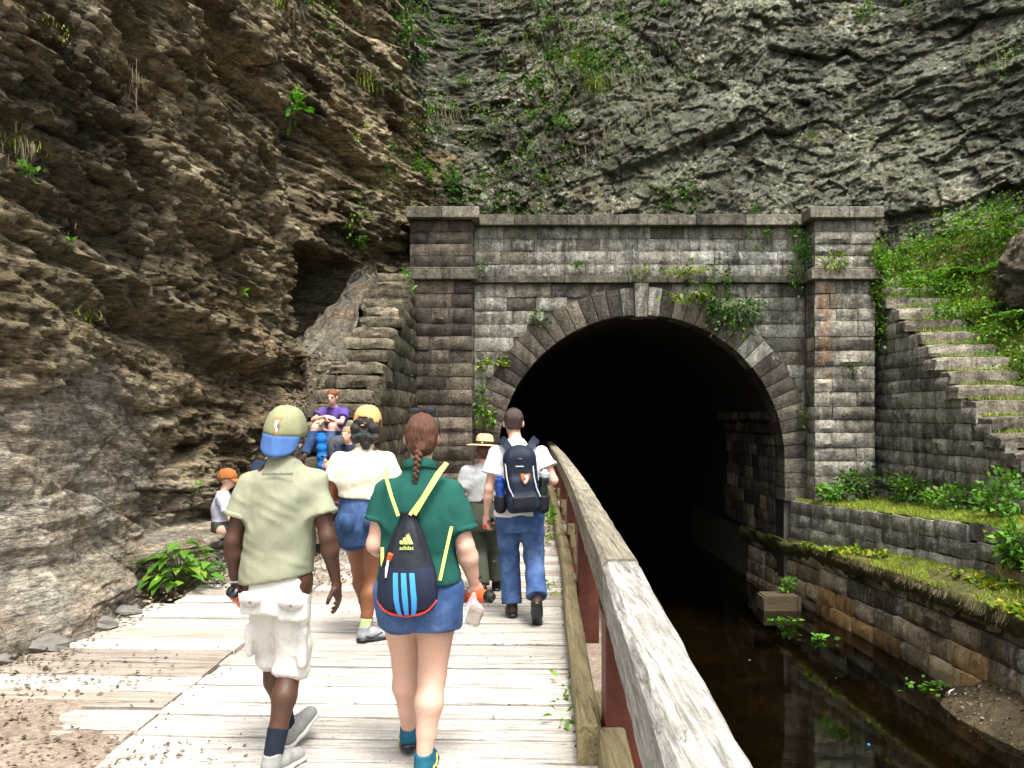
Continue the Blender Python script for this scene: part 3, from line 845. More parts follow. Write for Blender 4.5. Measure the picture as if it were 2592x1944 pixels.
GAPS = []
def boardwalk():
    rg = random.Random(21)
    root = empty('boardwalk', (0, 4, 0)); tag(root, 'pale weathered plank boardwalk between cliff and railing', 'boardwalk', kind='structure')
    # joists under the planks
    mb = MB()
    for (dx) in (.25, 1.2, 2.2):
        for (a, b) in ((-1.5, BOARD_END-.1),):
            mb.add([(railx(a)-dx-.05, a, -.2), (railx(a)-dx+.05, a, -.2), (railx(b)-dx+.05, b, -.2), (railx(b)-dx-.05, b, -.2),
                    (railx(a)-dx-.05, a, -.052), (railx(a)-dx+.05, a, -.052), (railx(b)-dx+.05, b, -.052), (railx(b)-dx-.05, b, -.052)],
                   [(0, 3, 2, 1), (4, 5, 6, 7), (0, 1, 5, 4), (1, 2, 6, 5), (2, 3, 7, 6), (3, 0, 4, 7)])
    mb.build('joist_frame', M['rail_mossy'], root, (0, -4, 0), smooth=False)
    def plank(xa, xb, y, w, zt, mat):
        L = xb-xa; nx = max(6, int(L/.18)); t = .05
        ph = rg.random()*50
        vv = []; ff = []
        for i in range(nx+1):
            x = -L/2+L*i/nx
            wob = .004*math.sin(x*2.3+ph)+.003*math.sin(x*7.1+ph*2)
            cup = .004*math.sin(x*1.1+ph)
            e0 = rg.uniform(0, .006) + (rg.uniform(.006, .02) if rg.random() < .12 else 0)
            e1 = rg.uniform(0, .006) + (rg.uniform(.006, .02) if rg.random() < .12 else 0)
            vv += [(x, -w/2+e0+wob, -t), (x, -w/2+e0+wob, cup-.006), (x, -w/2+e0+wob+.008, cup), (x, w/2-e1+wob-.008, cup+.002), (x, w/2-e1+wob, cup-.006), (x, w/2-e1+wob, -t)]
        for i in range(nx):
            b = 6*i
            for k in range(6): ff.append((b+k, b+6+k, b+6+(k+1) % 6, b+(k+1) % 6))
        ff.append((5, 4, 3, 2, 1, 0)); ff.append(tuple(6*nx+k for k in range(6)))
        o = MB().add(vv, ff).build('plank', mat, root, ((xa+xb)/2, y-4, zt), smooth=False)
        o.rotation_euler = (rg.uniform(-.006, .006), rg.uniform(-.003, .003), -.034+rg.uniform(-.004, .004))
        return o
    y = -.9
    while y < BOARD_END:
        w = rg.choice([.235, .285, .285, .30, .19])
        xr = railx(y)-.10+rg.uniform(-.01, .01); xl = seamx(y)+rg.uniform(-.02, .02)
        far = y > 7.6
        plank(xl, xr, y+w/2, w, rg.uniform(-.004, .004), M['plank'] if not far or rg.random() < .4 else M['plank_dirty'])
        GAPS.append((y+w+.01, xl, xr)); y += w+rg.uniform(.014, .030)
    y = 1.6
    while y < LEFT_END:
        w = rg.choice([.235, .285, .285, .30])
        xl = -3.75 + rg.uniform(-.15, .10) + (.35 if y > 6.2 else 0)+(.35 if y > 7.4 else 0)
        plank(xl, seamx(y)-.035+rg.uniform(-.02, .01), y+w/2, w, rg.uniform(-.014, -.004), M['plank_dirty'] if rg.random() < (.75 if y < 6 else .3) else M['plank'])
        y += w+rg.uniform(.014, .030)
    nb = MB()
    for (gy, ga, gb) in GAPS:
        if gy > 9: continue
        for xx in (ga+.08, gb-.12):
            for dy in (-.08, -.20):
                x_, y_ = xx+rg.uniform(-.02, .02), gy+dy+rg.uniform(-.015, .015)-.034*(xx-(ga+gb)/2); nb.lathe([(.0048, .0), (.0045, .007), (0, .008)], 7, c=(x_, y_-4, .0))
    o = nb.build('nail_heads', M['soot'], root); o['kind'] = 'stuff'
    return root
boardwalk()

# ------------------------------------------------------------------ railing
POSTS = [.9, 4.15, 7.6, 10.8, 13.9, 17.0, 20.2, 23.4]
def railing():
    rg = random.Random(3)
    root = empty('railing', (railx(4), 4, 0)); tag(root, 'weathered timber railing with rust red posts along the canal edge', 'railing')
    off = Vector((-railx(4), -4, 0))
    def beam(nm, y0, y1, xo0, xo1, z0, z1, mat, n=14, wob=.006, chip=.0):
        vv = []; ff = []
        for i in range(n+1):
            y = lerp(y0, y1, i/n); x = railx(y); j = lambda s=wob: rg.uniform(-s, s)
            c = rg.uniform(0, chip)
            vv += [(x+xo0+j(.003), y, z0+j()), (x+xo0+j(.003), y, z1-.02-c+j()), (x+xo0+.018+c+j(.003), y, z1+j(.003)), (x+xo1-.015+j(.003), y, z1+j(.003)), (x+xo1+j(.003), y, z1-.015+j()), (x+xo1+j(.003), y, z0+j())]
        for i in range(n):
            b = 6*i
            for k in range(6): ff.append((b+k, b+(k+1) % 6, b+6+(k+1) % 6, b+6+k))
        ff.append((0, 1, 2, 3, 4, 5)); ff.append(tuple(6*n+k for k in range(6))[::-1])
        return MB().add(vv, ff).build(nm, mat, root, off, smooth=False)
    js = [-1.2, 4.43, 8.7, 12.9, 17.6, 26]
    for i in range(len(js)-1):
        b = beam('handrail_beam', js[i]+.006, js[i+1]-.006, -.095, .095, .70+rg.uniform(-.004, .004)*i, .93+(.012 if i else 0), M['rail_wood'] if i == 0 else M['rail_far'], 40 if i == 0 else 20, .004, .02)
        if i == 0: tag(b, 'pale deeply cracked end beam of the handrail')
    for i, y in enumerate(POSTS):
        x = railx(y)
        MB().box(-.105, .085, -.10, .10, -.5, .715).build('post', M['rust_paint'], root, (x+off.x, y+off.y, 0), bevel=.008)
    for i in range(len(POSTS)-1):
        a, b = POSTS[i]-.12, POSTS[i+1]-.12
        if i == 0: beam('kerb_timber', a+.1, b, -.135, -.005, .002, .20, M['curb_wood'], 8, .004, .004)
        else:
            s = .012*(i % 2)
            beam('kerb_timber', a+.02, b-.02, -.225-s, -.112-s, .002+.004*i % .01, .185+.012*(i % 2), M['curb_wood'], 8, .004, .004)
            MB().box(-.105, .0, .12, .5, .0, .16+.01*(i % 3)).build('kerb_block', M['curb_wood'], root, (railx(a)+off.x, a+off.y+.12, 0), bevel=.006)
    # scupper blocks seen between kerb and rail on the far stretch
    for y in np.arange(8.6, 17, 1.05):
        MB().box(-.10, -.01, -.08, .08, .19, .33).build('spacer_block', M['curb_wood'], root, (railx(y)+off.x, float(y)+off.y, 0), bevel=.006)
    return root
railing()

# ------------------------------------------------------------------ stairs
def staircase(name, label, x0, x1, y0, z0, run, rise, n, mat, side_mat, flip, below):
    rg = random.Random(31 if flip < 0 else 32)
    root = empty(name, ((x0+x1)/2, y0-n*run, below)); tag(root, label, 'staircase')
    loc = Vector(root.location)
    core = MB()
    for i in range(n):
        y = y0-run*i; zt = z0-rise*i
        core.box(x0+.12, x1-.12, y+.13, y0+1.2 if i == 0 else y+run+.1, below-.2, zt-.06)
    c = core.build('stair_core', M['core'], root, -loc, smooth=False)
    for i in range(n):
        y = y0-run*i; zt = z0-rise*i
        jl, jr = rg.uniform(-.25, .22), rg.uniform(-.12, .05)
        a, b = (x0+jl, x1+jr) if flip < 0 else (x0+jr, x1+rg.uniform(-.3, .05))
        W_, D_, H_ = b-a, run+rg.uniform(.10, .18), rise-.040
        nx, ny, nz = 9, 4, 4
        vv = []; idx = {}
        def vid(p):
            k = p
            if k not in idx:
                i_, j_, k_ = p
                x = -W_/2+W_*i_/nx; yy = D_*j_/ny; z = -H_+H_*k_/nz
                ex = min(i_, nx-i_)/nx; 
                rx = .05*(1-min(1, min(i_, nx-i_)/1.2))
                # round the worn edges
                fx = (abs(i_/nx-.5)*2)**8; fy = max(0, 1-j_/ny*3); fk = (k_/nz)**3
                z2 = z-.035*fk*(fx+.55*fy)+(rg.random()-.5)*.03
                y2 = yy+.05*fx*fy+.035*fy*(fk+((1-k_/nz)**3)*.6)+(rg.random()-.5)*.05*(j_ < 2)+.06*(math.sin(i_*1.3+i*2.1)*.5)*(j_ == 0)
                x2 = x*(1-.02*fk)+(rg.random()-.5)*.035
                vv.append((x2, y2, z2)); idx[k] = len(vv)-1
            return idx[k]
        ff = []
        for i_ in range(nx):
            for k_ in range(nz):
                ff.append((vid((i_, 0, k_)), vid((i_+1, 0, k_)), vid((i_+1, 0, k_+1)), vid((i_, 0, k_+1))))
            for j_ in range(ny):
                ff.append((vid((i_, j_, nz)), vid((i_+1, j_, nz)), vid((i_+1, j_+1, nz)), vid((i_, j_+1, nz))))
                ff.append((vid((i_, j_, 0)), vid((i_, j_+1, 0)), vid((i_+1, j_+1, 0)), vid((i_+1, j_, 0))))
            for k_ in range(nz):
                ff.append((vid((i_, ny, k_)), vid((i_, ny, k_+1)), vid((i_+1, ny, k_+1)), vid((i_+1, ny, k_))))
        for j_ in range(ny):
            for k_ in range(nz):
                ff.append((vid((0, j_, k_)), vid((0, j_, k_+1)), vid((0, j_+1, k_+1)), vid((0, j_+1, k_))))
                ff.append((vid((nx, j_, k_)), vid((nx, j_+1, k_)), vid((nx, j_+1, k_+1)), vid((nx, j_, k_+1))))
        o = MB().add(vv, ff).build('step', mat, root, Vector(((a+b)/2, y, zt+rg.uniform(-.008, .008)))-loc)
        o.rotation_euler = (0, rg.uniform(-.022, .022), rg.uniform(-.04, .04))
    # side face built of squared blocks, courses stepping down with the treads
    xs, ang = (x1-.02, R(90)) if flip < 0 else (x0+.02, R(-90))
    z = below; k = 0
    ystart = y0+ (1.0 if flip > 0 else .5)
    while z < z0-rise-.1:
        h = rg.uniform(.29, .37); zt = z+h
        i = (z0-zt-rise*.6)/rise                     # first step whose tread clears this course
        yend = y0-run*max(i, -1)
        y = ystart; 
        yend = max(yend, y0-run*(n-1)+.05)
        L = ystart-yend
        if L > .35:
            for w in split_len(L, .5, 1.05, rg):
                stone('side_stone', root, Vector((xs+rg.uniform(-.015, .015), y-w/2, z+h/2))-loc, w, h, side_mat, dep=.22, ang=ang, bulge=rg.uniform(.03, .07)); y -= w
        z += h
    return root
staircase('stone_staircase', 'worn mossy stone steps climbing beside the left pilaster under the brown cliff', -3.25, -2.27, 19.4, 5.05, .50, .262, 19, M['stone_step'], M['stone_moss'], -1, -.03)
staircase('stone_staircase', 'overgrown pale stone steps climbing right of the tunnel portal', 8.88, 10.5, 20.4, 5.12, .45, .31, 18, M['stone_step_right'], M['stone_right'], 1, -.35)

# pale slab of rock left of the upper steps, rubble under it
def slab():
    nu, nv = 110, 60
    U, V = np.meshgrid(np.linspace(0, 1, nu), np.linspace(0, 1, nv))
    Y = lerp(12.2, 19.6, U); zs = 5.05-.262*(19.4-Y)/.5
    x0 = -3.10-.0*U; x1 = np.interp(U, [0, .45, .7, 1], [-4.3, -4.2, -3.95, -3.35])
    X = lerp(x0, x1, V)+.10*fbm(U*8, V*5, 3, 4)
    Zt = zs-.05-.15*V+V*(.35*sstep(.55, .85, U)) - .35*sstep(.45, .2, U)*(1-V*.6)
    Z = Zt+.14*fbm(U*9, V*6, 4, 6)+.24*(blocks(U*7, V*2.5, 12, .9, 1.2)[0]-.6)
    me = mesh_np('rock_slab', np.stack([X, Y, Z], -1).reshape(-1, 3), grid_faces(nv, nu)[:, ::-1], smooth=False)
    attr(me, 'tone', .22+.2*fbm(U*5, V*5, 2, 8)); attr(me, 'grey', np.full(U.shape, .9))
    me.materials.append(M['rock_left'])
    tag(link('rock_slab', me), 'pale sloping rock slab wedged between the upper left steps and the cliff', 'rock slab')
    return X, Y, Z
SLX, SLY, SLZ = slab()

# ------------------------------------------------------------------ canal: walls, ledge, terrace, water
EDGE = [(-12, 7.5, -1.12), (0, 7.4, -1.12), (8, 7.3, -1.14), (12, 7.25, -1.15), (15.2, 7.1, -1.17), (18, 6.95, -1.27), (20.4, 6.72, -1.36), (24, 6.42, -1.40), (60, 6.35, -1.4)]
UPPER = [(-12, 8.6, 0), (6, 8.3, 0), (11, 8.1, -.05), (13.85, 7.95, -.10), (15.9, 7.62, -.2), (18, 7.3, -.28), (20.45, 6.80, -.34)]
WATER_Z = -2.70
def E(y): return polyline(EDGE, np.array([float(y)]))[0]
def U_(y): return polyline(UPPER, np.array([float(y)]))[0]
def canal():
    rg = random.Random(77)
    # upper retaining wall
    root = empty('retaining_wall', (8, 15, -1)); tag(root, 'lichened block wall holding up the grassy bank right of the canal', 'wall'); loc = Vector(root.location)
    ys = [20.45-.5*i for i in range(45)]
    mb = MB(); vv = []; ff = []
    for y in ys:
        ux, uz = U_(y); vv += [(ux+.10, y, uz-.03), (ux+.06, y, -1.6), (ux+.6, y, uz-.03)]
    for i in range(len(ys)-1): ff += [(3*i, 3*i+1, 3*i+4, 3*i+3), (3*i+2, 3*i, 3*i+3, 3*i+5)]
    mb.add(vv, ff).build('wall_core', M['core'], root, -loc, smooth=False)
    for c in range(4):
        y = 20.4
        while y > 4:
            w = rg.uniform(.55, 1.25); ym = y-w/2
            ux, uz = U_(ym); dx = (U_(y)[0]-U_(y-w)[0]); ang = R(-90)+math.atan2(-dx, w)*-1.0
            h = .30; zc = uz-.02-h*(c+.5)+rg.uniform(-.004, .004)
            stone('stone', root, Vector((ux-.02*c+rg.uniform(-.015, .02), ym, zc))-loc, math.hypot(w, dx), h, M['stone_right'] if (rg.random() < .85 or c < 2) else M['stone_rust'], dep=.25, ang=R(-90)-math.atan2(dx, w), bulge=.035)
            y -= w
    # lower canal wall
    root2 = empty('canal_wall', (7, 15, -2)); tag(root2, 'damp stained stone canal wall standing in the dark water', 'wall'); loc = Vector(root2.location)
    vv = []; ff = []; ys = [30-.6*i for i in range(62)]
    for y in ys:
        ex, ez = E(y); vv += [(ex+.12, y, ez-.06), (ex-.06, y, -3.5)]
    for i in range(len(ys)-1): ff.append((2*i, 2*i+1, 2*i+3, 2*i+2))
    MB().add(vv, ff).build('wall_core', M['core'], root2, -loc, smooth=False)
    for c in range(5):
        y = 23.0
        while y > 6:
            w = rg.uniform(.6, 1.25); ym = y-w/2; ex, ez = E(ym); dx = E(y)[0]-E(y-w)[0]
            h = .36; zc = ez-.10-h*(c+.5); xo = .10-.055*c
            mt = M['stone_canal'] if c < 2 or (c < 3 and rg.random() < .6) else (M['stone_rust'] if rg.random() < .92 and ym < 18.8 else M['stone_canal'])
            stone('stone', root2, Vector((ex+xo+rg.uniform(-.03, .03), ym, zc+rg.uniform(-.008, .008)))-loc, math.hypot(w, dx), h, mt, dep=.22, ang=R(-90)-math.atan2(dx, w), bulge=rg.uniform(.03, .08)); y -= w
    # turf ledge on top of the canal wall
    ny, nx = 260, 22
    V, Uu = np.meshgrid(np.linspace(0, 1, nx), np.linspace(0, 1, ny)); Y = lerp(23.5, -8, Uu)
    e = polyline(EDGE, Y); u = polyline(UPPER, np.minimum(Y, 20.4))
    x1 = np.where(Y > 20.4, XC+RC+.05, u[..., 0]+.06)
    n = fbm(Y*2, V*4, 3, 12)
    X = lerp(e[..., 0]-.10-.05*n, x1, V)
    zb = e[..., 1]+lerp(0, .22*sstep(19, 16, Y), V)
    Z = zb+.03*n+.04*fbm(Y*6, V*8, 3, 5)
    X[:, 0] += .12; Z[:, 0] -= .30; X[:, 1] -= .02*n[:, 1]; Z[:, 1] -= .12
    me = mesh_np('ledge', np.stack([X, Y, Z], -1).reshape(-1, 3), grid_faces(ny, nx)); me.materials.append(M['soil'])
    tag(link('ledge', me), 'mossy turf ledge along the canal wall', 'ledge', kind='structure')
    led = (X, Y, Z)
    # terrace on the right bank
    ny, nx = 160, 30
    V, Uu = np.meshgrid(np.linspace(0, 1, nx), np.linspace(0, 1, ny)); Y = lerp(20.3, -8, Uu)
    u = polyline(UPPER, Y); X = lerp(u[..., 0]+.05, np.where(Y > 12, 8.98, 14), V)
    Z = u[..., 1]-.02+.03*fbm(X*2, Y*2, 3, 7)+.10*V*(Y > 12) + (Y <= 12)*V*1.2
    me = mesh_np('bank', np.stack([X, Y, Z], -1).reshape(-1, 3), grid_faces(ny, nx)); me.materials.append(M['soil'])
    tag(link('bank', me), 'grassy bank between the canal and the right steps', 'bank', kind='structure')
    ter = (X, Y, Z)
    # canal bed and water
    nx, ny = 90, 200
    V, Uu = np.meshgrid(np.linspace(0, 1, nx), np.linspace(0, 1, ny)); Y = lerp(-10, 30, Uu); Y[-1] = 110; X = lerp(-.2, 8.2, V)
    n = fbm(X*.8, Y*.8, 5, 66)
    Z = -3.18+.10*n+.04*fbm(X*5, Y*5, 3, 4)
    Z = Z + .58*np.exp(-((X-7.4)/1.0)**2-((Y-12.2)/1.6)**2) + .35*np.exp(-((X-7.2)/.7)**2)*sstep(17, 12, Y) - .5*sstep(14, 18, Y)
    Z = Z + .28*sstep(11.5, 8.0, Y)
    me = mesh_np('canal_bed', np.stack([X, Y, Z], -1).reshape(-1, 3), grid_faces(ny, nx)); me.materials.append(M['mud'])
    tag(link('canal_bed', me), 'brown muddy canal bed seen through shallow water', 'canal bed', kind='structure')
    bed = (X, Y, Z)
    me = mesh_np('water', [(-.2, -10, WATER_Z), (8.2, -10, WATER_Z), (8.2, 100, WATER_Z), (-.2, 100, WATER_Z)], [(0, 1, 2, 3)])
    me.materials.append(M['water']); tag(link('water', me), 'dark still canal water running into the tunnel', 'water', kind='structure')
    # towpath bank wall below the railing
    vv = []; ff = []; ys = [-10+1.0*i for i in range(70)]
    for y in ys: x = railx(y)+.2; vv += [(x, y, -.03), (x-.02, y, -3.5)]
    for i in range(len(ys)-1): ff.append((2*i, 2*i+2, 2*i+3, 2*i+1))
    o = MB().add(vv, ff).build('towpath_wall', M['stone_canal'], None, smooth=False)
    tag(o, 'stone bank wall under the railing, dropping from the towpath to the water', 'wall', kind='structure')
    return led, ter, bed
LEDGE, TERRACE, BED = canal()
# ------------------------------------------------------------------ vegetation
def unit(v): return v/np.maximum(np.linalg.norm(v, axis=-1, keepdims=True), 1e-9)

def leaf_geo(P, D, size, rg, width=.62, droop=.25, fold=.18):
    """kite leaves: P base points, D growth directions, size lengths -> verts, quads"""
    n = len(P); D = unit(D)
    ref = unit(rg.normal(size=(n, 3))*.45+np.array([0, 0, 1.0]))
    S = unit(np.cross(D, ref)); Nn = unit(np.cross(S, D))
    L = np.asarray(size).reshape(-1, 1)
    base = P; tip = P + D*L - Nn*L*droop*.6 - np.array([0, 0, 1])*L*droop*.5
    mid = P + D*L*.48
    le = mid + S*L*width*.5 + Nn*L*fold*.3; ri = mid - S*L*width*.5 + Nn*L*fold*.3
    v = np.stack([base, ri, tip, le], 1).reshape(-1, 3)
    f = np.arange(4*n).reshape(n, 4)
    return v, f

class Leaves:
    def __init__(s, seed): s.rg = np.random.default_rng(seed); s.v = []; s.f = []; s.t = []; s.n = 0
    def add(s, v, f, tone):
        s.v.append(v); s.f.append(f+s.n); s.t.append(np.repeat(tone, len(v)//len(tone))); s.n += len(v)
    def at(s, P, D, size, **k):
        v, f = leaf_geo(P, D, size, s.rg, **k); s.add(v, f, s.rg.random(len(P)))
    def blob(s, c, r, n, size=.07, shell=.35, up=.35, **k):
        """leaves through an uneven ellipsoid volume, denser in lobes"""
        rg = s.rg; c = np.array(c, float); r = np.array(r, float)
        lob = rg.normal(size=(max(3, n//60), 3))*.5
        q = lob[rg.integers(0, len(lob), n)] + rg.normal(size=(n, 3))*.30
        P = c + q*r
        D = unit(q) + np.array([0, 0, up]) + rg.normal(size=(n, 3))*.55
        s.at(P, D, size*rg.uniform(.35, 1.5, n)**1.1, **k)
    def surf(s, P, Nrm, size=.06, lift=.06, **k):
        rg = s.rg; n = len(P)
        D = Nrm*.6 + rg.normal(size=(n, 3))*.6 + np.array([0, 0, .2])
        s.at(P + Nrm*rg.uniform(0, lift, (n, 1)), D, size*rg.uniform(.5, 1.3, n), **k)
    def blades(s, P, h, lean=.45, w=.006, down=False, dirn=None):
        rg = s.rg; n = len(P); hh = h*rg.uniform(.5, 1.3, (n, 1))
        az = rg.uniform(0, 6.283, n); a = np.stack([np.cos(az), np.sin(az), 0*az], -1)
        sd = np.stack([-np.sin(az), np.cos(az), 0*az], -1)*w
        up = np.array([0, 0, -1.0 if down else 1.0])
        le = lean*rg.uniform(.2, 1.4, (n, 1)); out = a if dirn is None else unit(a*.5+dirn)
        mid = P + (up*.55+out*le*.35)*hh; tip = P + (up*(.95-.25*le)+out*le)*hh
        v = np.stack([P-sd, P+sd, mid+sd*.7, mid-sd*.7, tip], 1)
        # two quads: lower strip, and a degenerate-free kite to the tip
        f = np.empty((2*n, 4), int); b = 5*np.arange(n)
        f[0::2] = np.stack([b, b+1, b+2, b+3], -1); 
        v6 = np.concatenate([v, tip[:, None]+sd[:, None]*.15], 1); b = 6*np.arange(n)
        f[0::2] = np.stack([b, b+1, b+2, b+3], -1); f[1::2] = np.stack([b+3, b+2, b+5, b+4], -1)
        s.add(v6.reshape(-1, 3), f, rg.random(n))
    def build(s, name, mat, parent=None, loc=None):
        v = np.concatenate(s.v); 
        if loc is not None: v = v-np.array(loc)
        me = mesh_np(name, v, np.concatenate(s.f)); attr(me, 'tone', np.concatenate(s.t))
        return link(name, me, mat, parent, loc)

def to_uv(P):
    return np.stack([1106+1800*P[..., 0]/P[..., 1], 900-1800*(P[..., 2]-EYE)/P[..., 1]], -1)
BUV = to_uv(BACK); LUV = to_uv(LEFT)
def on_back(u, v): 
    i = np.argmin(((BUV-np.array([u, v]))**2).sum(-1)); return BACK.reshape(-1, 3)[i]
def on_left(u, v):
    i = np.argmin(((LUV-np.array([u, v]))**2).sum(-1)); return LEFT.reshape(-1, 3)[i]

def plant(name, label, c, r, n, size, mat, seed, cat='plant', stems=5, group=None, **k):
    """one plant: stems from the root point, leaves about them"""
    c = np.array(c, float); r = np.array(r, float); root_pt = c - np.array([0, -.02, r[2]*.9])
    root = empty(name, tuple(root_pt)); tag(root, label, cat, group)
    rg = np.random.default_rng(seed); mb = MB()
    lv = Leaves(seed)
    for i in range(stems):
        e = c + rg.normal(size=3)*r*.55; m_ = (root_pt+e)/2 + rg.normal(size=3)*r*.2
        mb.tube([root_pt-root_pt, m_-root_pt, e-root_pt], [.007, .005, .002], 5, cap=False)
    mb.build('stem', M['stem'], root)
    lv.blob(c, r, n, size, **k)
    lv.build('foliage', M[mat], root, None).location = tuple(-root_pt)
    return root

# plants rooted in the portal masonry
FR = YW-.14
PORTAL_PLANTS = [
 ('trailing_vine', 'leafy green vine trailing over the right side of the arch ring', (5.45, FR-.10, 4.25), (.75, .16, .42), 520, .10, 'leaf'),
 ('trailing_vine', 'green vine climbing from the arch to the parapet right of the keystone', (5.05, FR-.05, 5.0), (.42, .14, .65), 300, .10, 'leaf'),
 ('trailing_vine', 'yellow green vine spilling over the band right of the keystone', (4.05, FR-.12, 4.92), (.62, .12, .28), 260, .10, 'leaf_lime'),
 ('leafy_shrub', 'leafy shrub rooted in the corner left of the right pilaster', (6.95, YW-.35, 5.45), (.30, .18, .60), 420, .085, 'leaf'),
 ('leafy_sprig', 'lime green sprig on the band of the right pilaster', (7.65, YP-.16, 5.36), (.42, .10, .20), 130, .085, 'leaf_lime'),
 ('leafy_sprig', 'thin sprig hanging under the coping near the right pilaster', (5.95, FR, 6.0), (.26, .07, .30), 90, .075, 'leaf'),
 ('leafy_sprig', 'lime green plant on the left shoulder of the arch ring', (-.42, FR, 3.05), (.26, .12, .20), 130, .095, 'leaf_lime'),
 ('leafy_shrub', 'green plant hanging beside the left foot of the arch', (-.72, FR-.08, 2.15), (.24, .14, .42), 210, .10, 'leaf_bright'),
 ('leafy_sprig', 'small green sprig on the upper left of the arch ring', (.62, FR, 4.12), (.28, .07, .18), 90, .08, 'leaf'),
 ('leafy_sprig', 'tuft on the band next to the left pilaster', (-.66, FR-.05, 5.30), (.18, .08, .17), 80, .07, 'leaf'),
 ('leafy_sprig', 'small weed on the middle of the left half of the band', (1.65, FR-.02, 5.28), (.22, .07, .14), 60, .07, 'leaf'),
 ('leafy_sprig', 'yellowish sprig on the band above the keystone', (2.95, FR-.06, 5.2), (.34, .08, .18), 90, .075, 'leaf_lime'),
 ('leafy_sprig', 'tiny fern like sprig growing on top of the coping', (5.85, YW-.1, 6.68), (.2, .08, .14), 50, .07, 'leaf'),
 ('leafy_sprig', 'small weed low in the joint right of the arch ring', (7.0, YW-.2, 1.75), (.10, .08, .38), 60, .07, 'leaf'),
 ('leafy_sprig', 'weed sprouting from the middle of the right pilaster', (8.05, YP-.12, 2.85), (.18, .07, .20), 50, .07, 'leaf'),
]
for i, (nm, lb, c, r, n, sz, mt) in enumerate(PORTAL_PLANTS):
    plant(nm, lb, c, r, n, sz, mt, 300+i)
# weeds in the groove between steps and left pilaster
lv = Leaves(41)
for z in (1.2, 1.75, 2.3, 2.75, 3.3, 4.3, 4.85): lv.blob((-2.42, 19.55-.12*z, z), (.10, .25, .20), 55, .085)
tag(lv.build('weeds', M['leaf_bright'], None, (-2.42, 19.3, 1.2)), 'green weeds growing in the dark groove between the left steps and pilaster', 'weeds', kind='stuff')

# plants on the rock faces
CLIFF_PLANTS = [
 ('leafy_shrub', 'round leafy shrub high on the rock face above the keystone', on_back(1275, 165), (.42, .28, .50), 420, .11, 'leaf'),
 ('leafy_shrub', 'drooping shrub in the upper left notch between the two cliffs', on_back(868, 70), (.42, .35, .75), 420, .12, 'leaf'),
 ('leafy_shrub', 'green shrub just below the notch between the two cliffs', on_back(915, 115), (.30, .25, .22), 150, .10, 'leaf'),
 ('leafy_shrub', 'green shrub on the ledge left above the coping end', on_back(910, 372), (.28, .25, .30), 180, .10, 'leaf'),
 ('leafy_shrub', 'dark green vine hanging down to the left pilaster cap', on_back(970, 395), (.24, .22, .48), 230, .10, 'leaf'),
 ('leafy_shrub', 'low shrub on the brown rock left of the round shrub', on_back(1165, 190), (.36, .25, .20), 150, .09, 'leaf'),
 ('leafy_shrub', 'leafy tangle at the top edge of the rock above the arch', on_back(1410, 12), (.35, .25, .35), 180, .10, 'leaf'),
 ('leafy_sprig', 'green tuft on the pale rock near the top right', on_back(1865, 35), (.26, .2, .38), 130, .10, 'leaf'),
 ('leafy_sprig', 'low green tuft below the round shrub', on_back(1225, 245), (.40, .2, .35), 190, .085, 'leaf'),
 ('leafy_sprig', 'thin green streak of weeds above the middle of the coping', on_back(1485, 400), (.18, .15, .45), 120, .08, 'leaf'),
 ('leafy_sprig', 'broad leaved plant in the cleft of the brown cliff', on_left(735, 245), (.20, .22, .22), 70, .15, 'leaf_bright'),
 ('leafy_sprig', 'small green plant at the far left of the brown cliff', on_left(78, 402), (.07, .10, .06), 24, .07, 'leaf_bright'),
 ('leafy_sprig', 'two leaved seedling on the left part of the brown cliff', on_left(150, 548), (.07, .12, .05), 20, .06, 'leaf_bright'),
 ('leafy_sprig', 'tiny green plant in the middle of the brown cliff', on_left(520, 640), (.07, .10, .07), 24, .07, 'leaf_bright'),
 ('leafy_sprig', 'small weed on the brown cliff above the seated boy', on_left(425, 1068), (.05, .06, .05), 20, .05, 'leaf_bright'),
 ('leafy_sprig', 'weed beside the hollow left of the upper steps', on_back(770, 510), (.18, .16, .26), 90, .09, 'leaf'),
 ('leafy_sprig', 'weed on the strata above the hollow', on_back(765, 430), (.16, .14, .20), 70, .09, 'leaf'),
]
for i, (nm, lb, c, r, n, sz, mt) in enumerate(CLIFF_PLANTS):
    c = np.array(c) + np.array([.05 if i > 9 else 0, -.12, .05]); plant(nm, lb, c, r, n, sz, mt, 400+i)

def back_normals():
    a = np.gradient(BACK, axis=1); b = np.gradient(BACK, axis=0); return unit(np.cross(a, b))
BN = back_normals()
# small weeds scattered over the far cliff, one uncountable scatter
lv = Leaves(51); lv2 = Leaves(54); rg = lv.rg
dens = sstep(.05, .5, fbm(BACK_S*.55, BACK_Z*.55, 4, 31)+.55*sstep(15, 9, BACK_S)-.12)
dens = dens*(BACK_Z > 5.5)*(BACK_S > 3.5)*(BACK_S < 22)
dens = dens*(1-.75*sstep(13, 15, BACK_S)*sstep(22, 19, BACK_S))
idx = np.flatnonzero(rg.random(dens.shape).ravel() < .0085*(dens*(1+.25*sstep(13.5, 11, BACK_S))*(1-.55*sstep(8.6, 7.5, BACK_S))).ravel())
for i in idx:
    p = BACK.reshape(-1, 3)[i]; m = rg.integers(8, 40)
    P = p + rg.normal(size=(m, 3))*np.array([.13, .06, .13])*rg.uniform(.6, 1.7) + BN.reshape(-1, 3)[i]*.06
    (lv if rg.random() < .6 else lv2).at(P, BN.reshape(-1, 3)[i]*.7+rg.normal(size=(m, 3))*.6+np.array([0, 0, .1]), .085*rg.uniform(.5, 1.2, m))
tag(lv.build('cliff_weeds', M['leaf'], None, (2, 22, 8)), 'small green weeds scattered over the rock face above the portal', 'weeds', kind='stuff')
